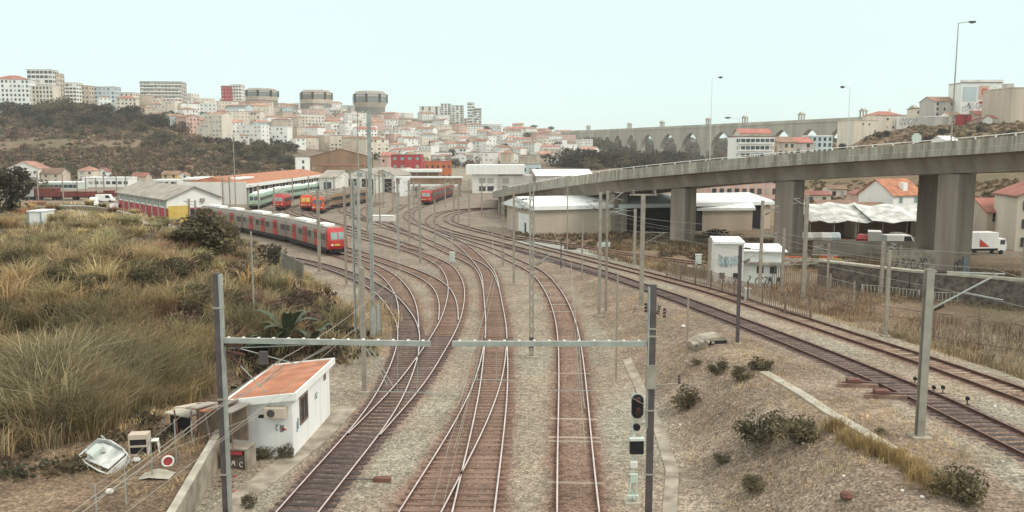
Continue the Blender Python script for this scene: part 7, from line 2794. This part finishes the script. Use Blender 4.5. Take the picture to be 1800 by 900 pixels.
car("white box truck with red triangle on its side behind the last pier", gp(1726, 446), .12, 'white', 6.2, 3.2, 'truck', None, "box_truck")
car("white van with dark windows right of the small white van front", gp(1580, 436), .05, 'white', 5.0, 2.1, 'van', name="white_van")
car("small white van facing the yard beside the red stand", gp(1536, 428), 1.2, 'white2', 4.2, 2.1, 'van', name="white_van")
car("dark blue car parked behind the white van", gp(1582, 424), .0, 'octa')
car("red car nose under the tarpaulin shed", gp(1519, 427), 1.0, 'red')
for k, (u, m_) in enumerate(((1418, 'white2'), (1434, 'grey'), (1450, 'white2'), (1466, 'blue'))):
    car("%s car %s under the tarpaulin shed edge" % (CN.get(m_, m_), ("nearest the tall mast", "second from the tall mast", "third from the tall mast", "fourth from the tall mast")[k]), gp(u, 424), 1.3, m_)
car("white delivery van with dark screen left of the warehouse", atz(166, 362, 0), -1.2, 'white', 5.0, 2.3, 'van', name="white_van")
car("white van behind, near the red wagons", atz(186, 355, 0), .1, 'white', 5.0, 2.2, 'van', name="white_van")
car("pale van touching the red warehouse wall", atz(203, 373, 0), -1.3, 'white2', 4.6, 2.0, 'van', name="white_van")

# cottages and sheds behind the sidings at the far left
for lab, u0, u1, vt, vb, wl_, rm, rf, al in (
        ("large white house with yellowish gables at the far left behind wagons", 24, 80, 284, 322, 'white2', 'tile_far', 'gable', 'y'),
        ("cottage with brown roof right of the large white house", 82, 116, 296, 322, 'beige', 'tile_brown', 'gable', 'x'),
        ("cream cottage with pale hipped roof among bushes", 144, 172, 292, 316, 'cream', 'tile_far', 'hip', 'x'),
        ("narrow white gable cottage left of the long white shed", 174, 192, 295, 314, 'white', 'tile_red', 'gable', 'y'),
        ("cottage with orange roof left of the grey-roofed warehouse top", 237, 262, 304, 322, 'beige', 'tile_red', 'gable', 'x'),
        ("yellow cottage with twin dormers behind the warehouse", 290, 318, 301, 318, 'yellow', 'tile_brown', 'gable', 'x'),
        ("white gabled cottage right of the yellow one", 316, 332, 303, 318, 'white', 'tile_far', 'gable', 'y')):
    p, w, h = fitv(u0, u1, vt, vb)
    house(lab, "house", p, 0, w, min(w, 10), h * .68, wl_, rf, rm, h * .32, 2, 2 if w < 9 else 4, "cottages behind the sidings", name="cottage", along=al, ww=1.0, wh=1.2, skip=.2)
for lab, u0, u1, vt, vb, wl_ in (("long white shed with ribbon windows behind the wagons", 153, 234, 313, 328, 'white'), ("pale green low shed left of the long white shed", 80, 146, 321, 332, 'cabinet'),
                                 ("small white shed with dark windows above the warehouse roof", 276, 318, 317, 326, 'white')):
    p = atz((u0 + u1) / 2, vb, 0)
    w, h = (u1 - u0) / F * depth(p), (vb - vt) / F * depth(p)
    house(lab, "shed", p, 0, w, 8, h, wl_, 'flat', 'roofwhite', 0, 1, 8, "sheds behind the sidings", name="shed", ww=1.6, wh=1.2)
p = gp(60, 386)
t = thing("site_hut", "white site hut with blue corner posts beside the yard road", "hut", atz(63, 397, 3.0), 0)
p = gp(62, 397)
t.location = p
w = 22 / F * depth(p)
MB().box(-w / 2, w / 2, 0, 2.4, -.5, 1.35).build("wall", MT['white'], t)
MB().box(-w / 2 - .1, w / 2 + .1, -.1, 2.5, 1.352, 1.45).build("roof", MT['roofwhite'], t)
for x in (-w / 2, w / 2):
    MB().box(x - .06, x + .06, -.06, -.002, -.5, 1.4).build("corner_post", MT['graf_blue'], t)
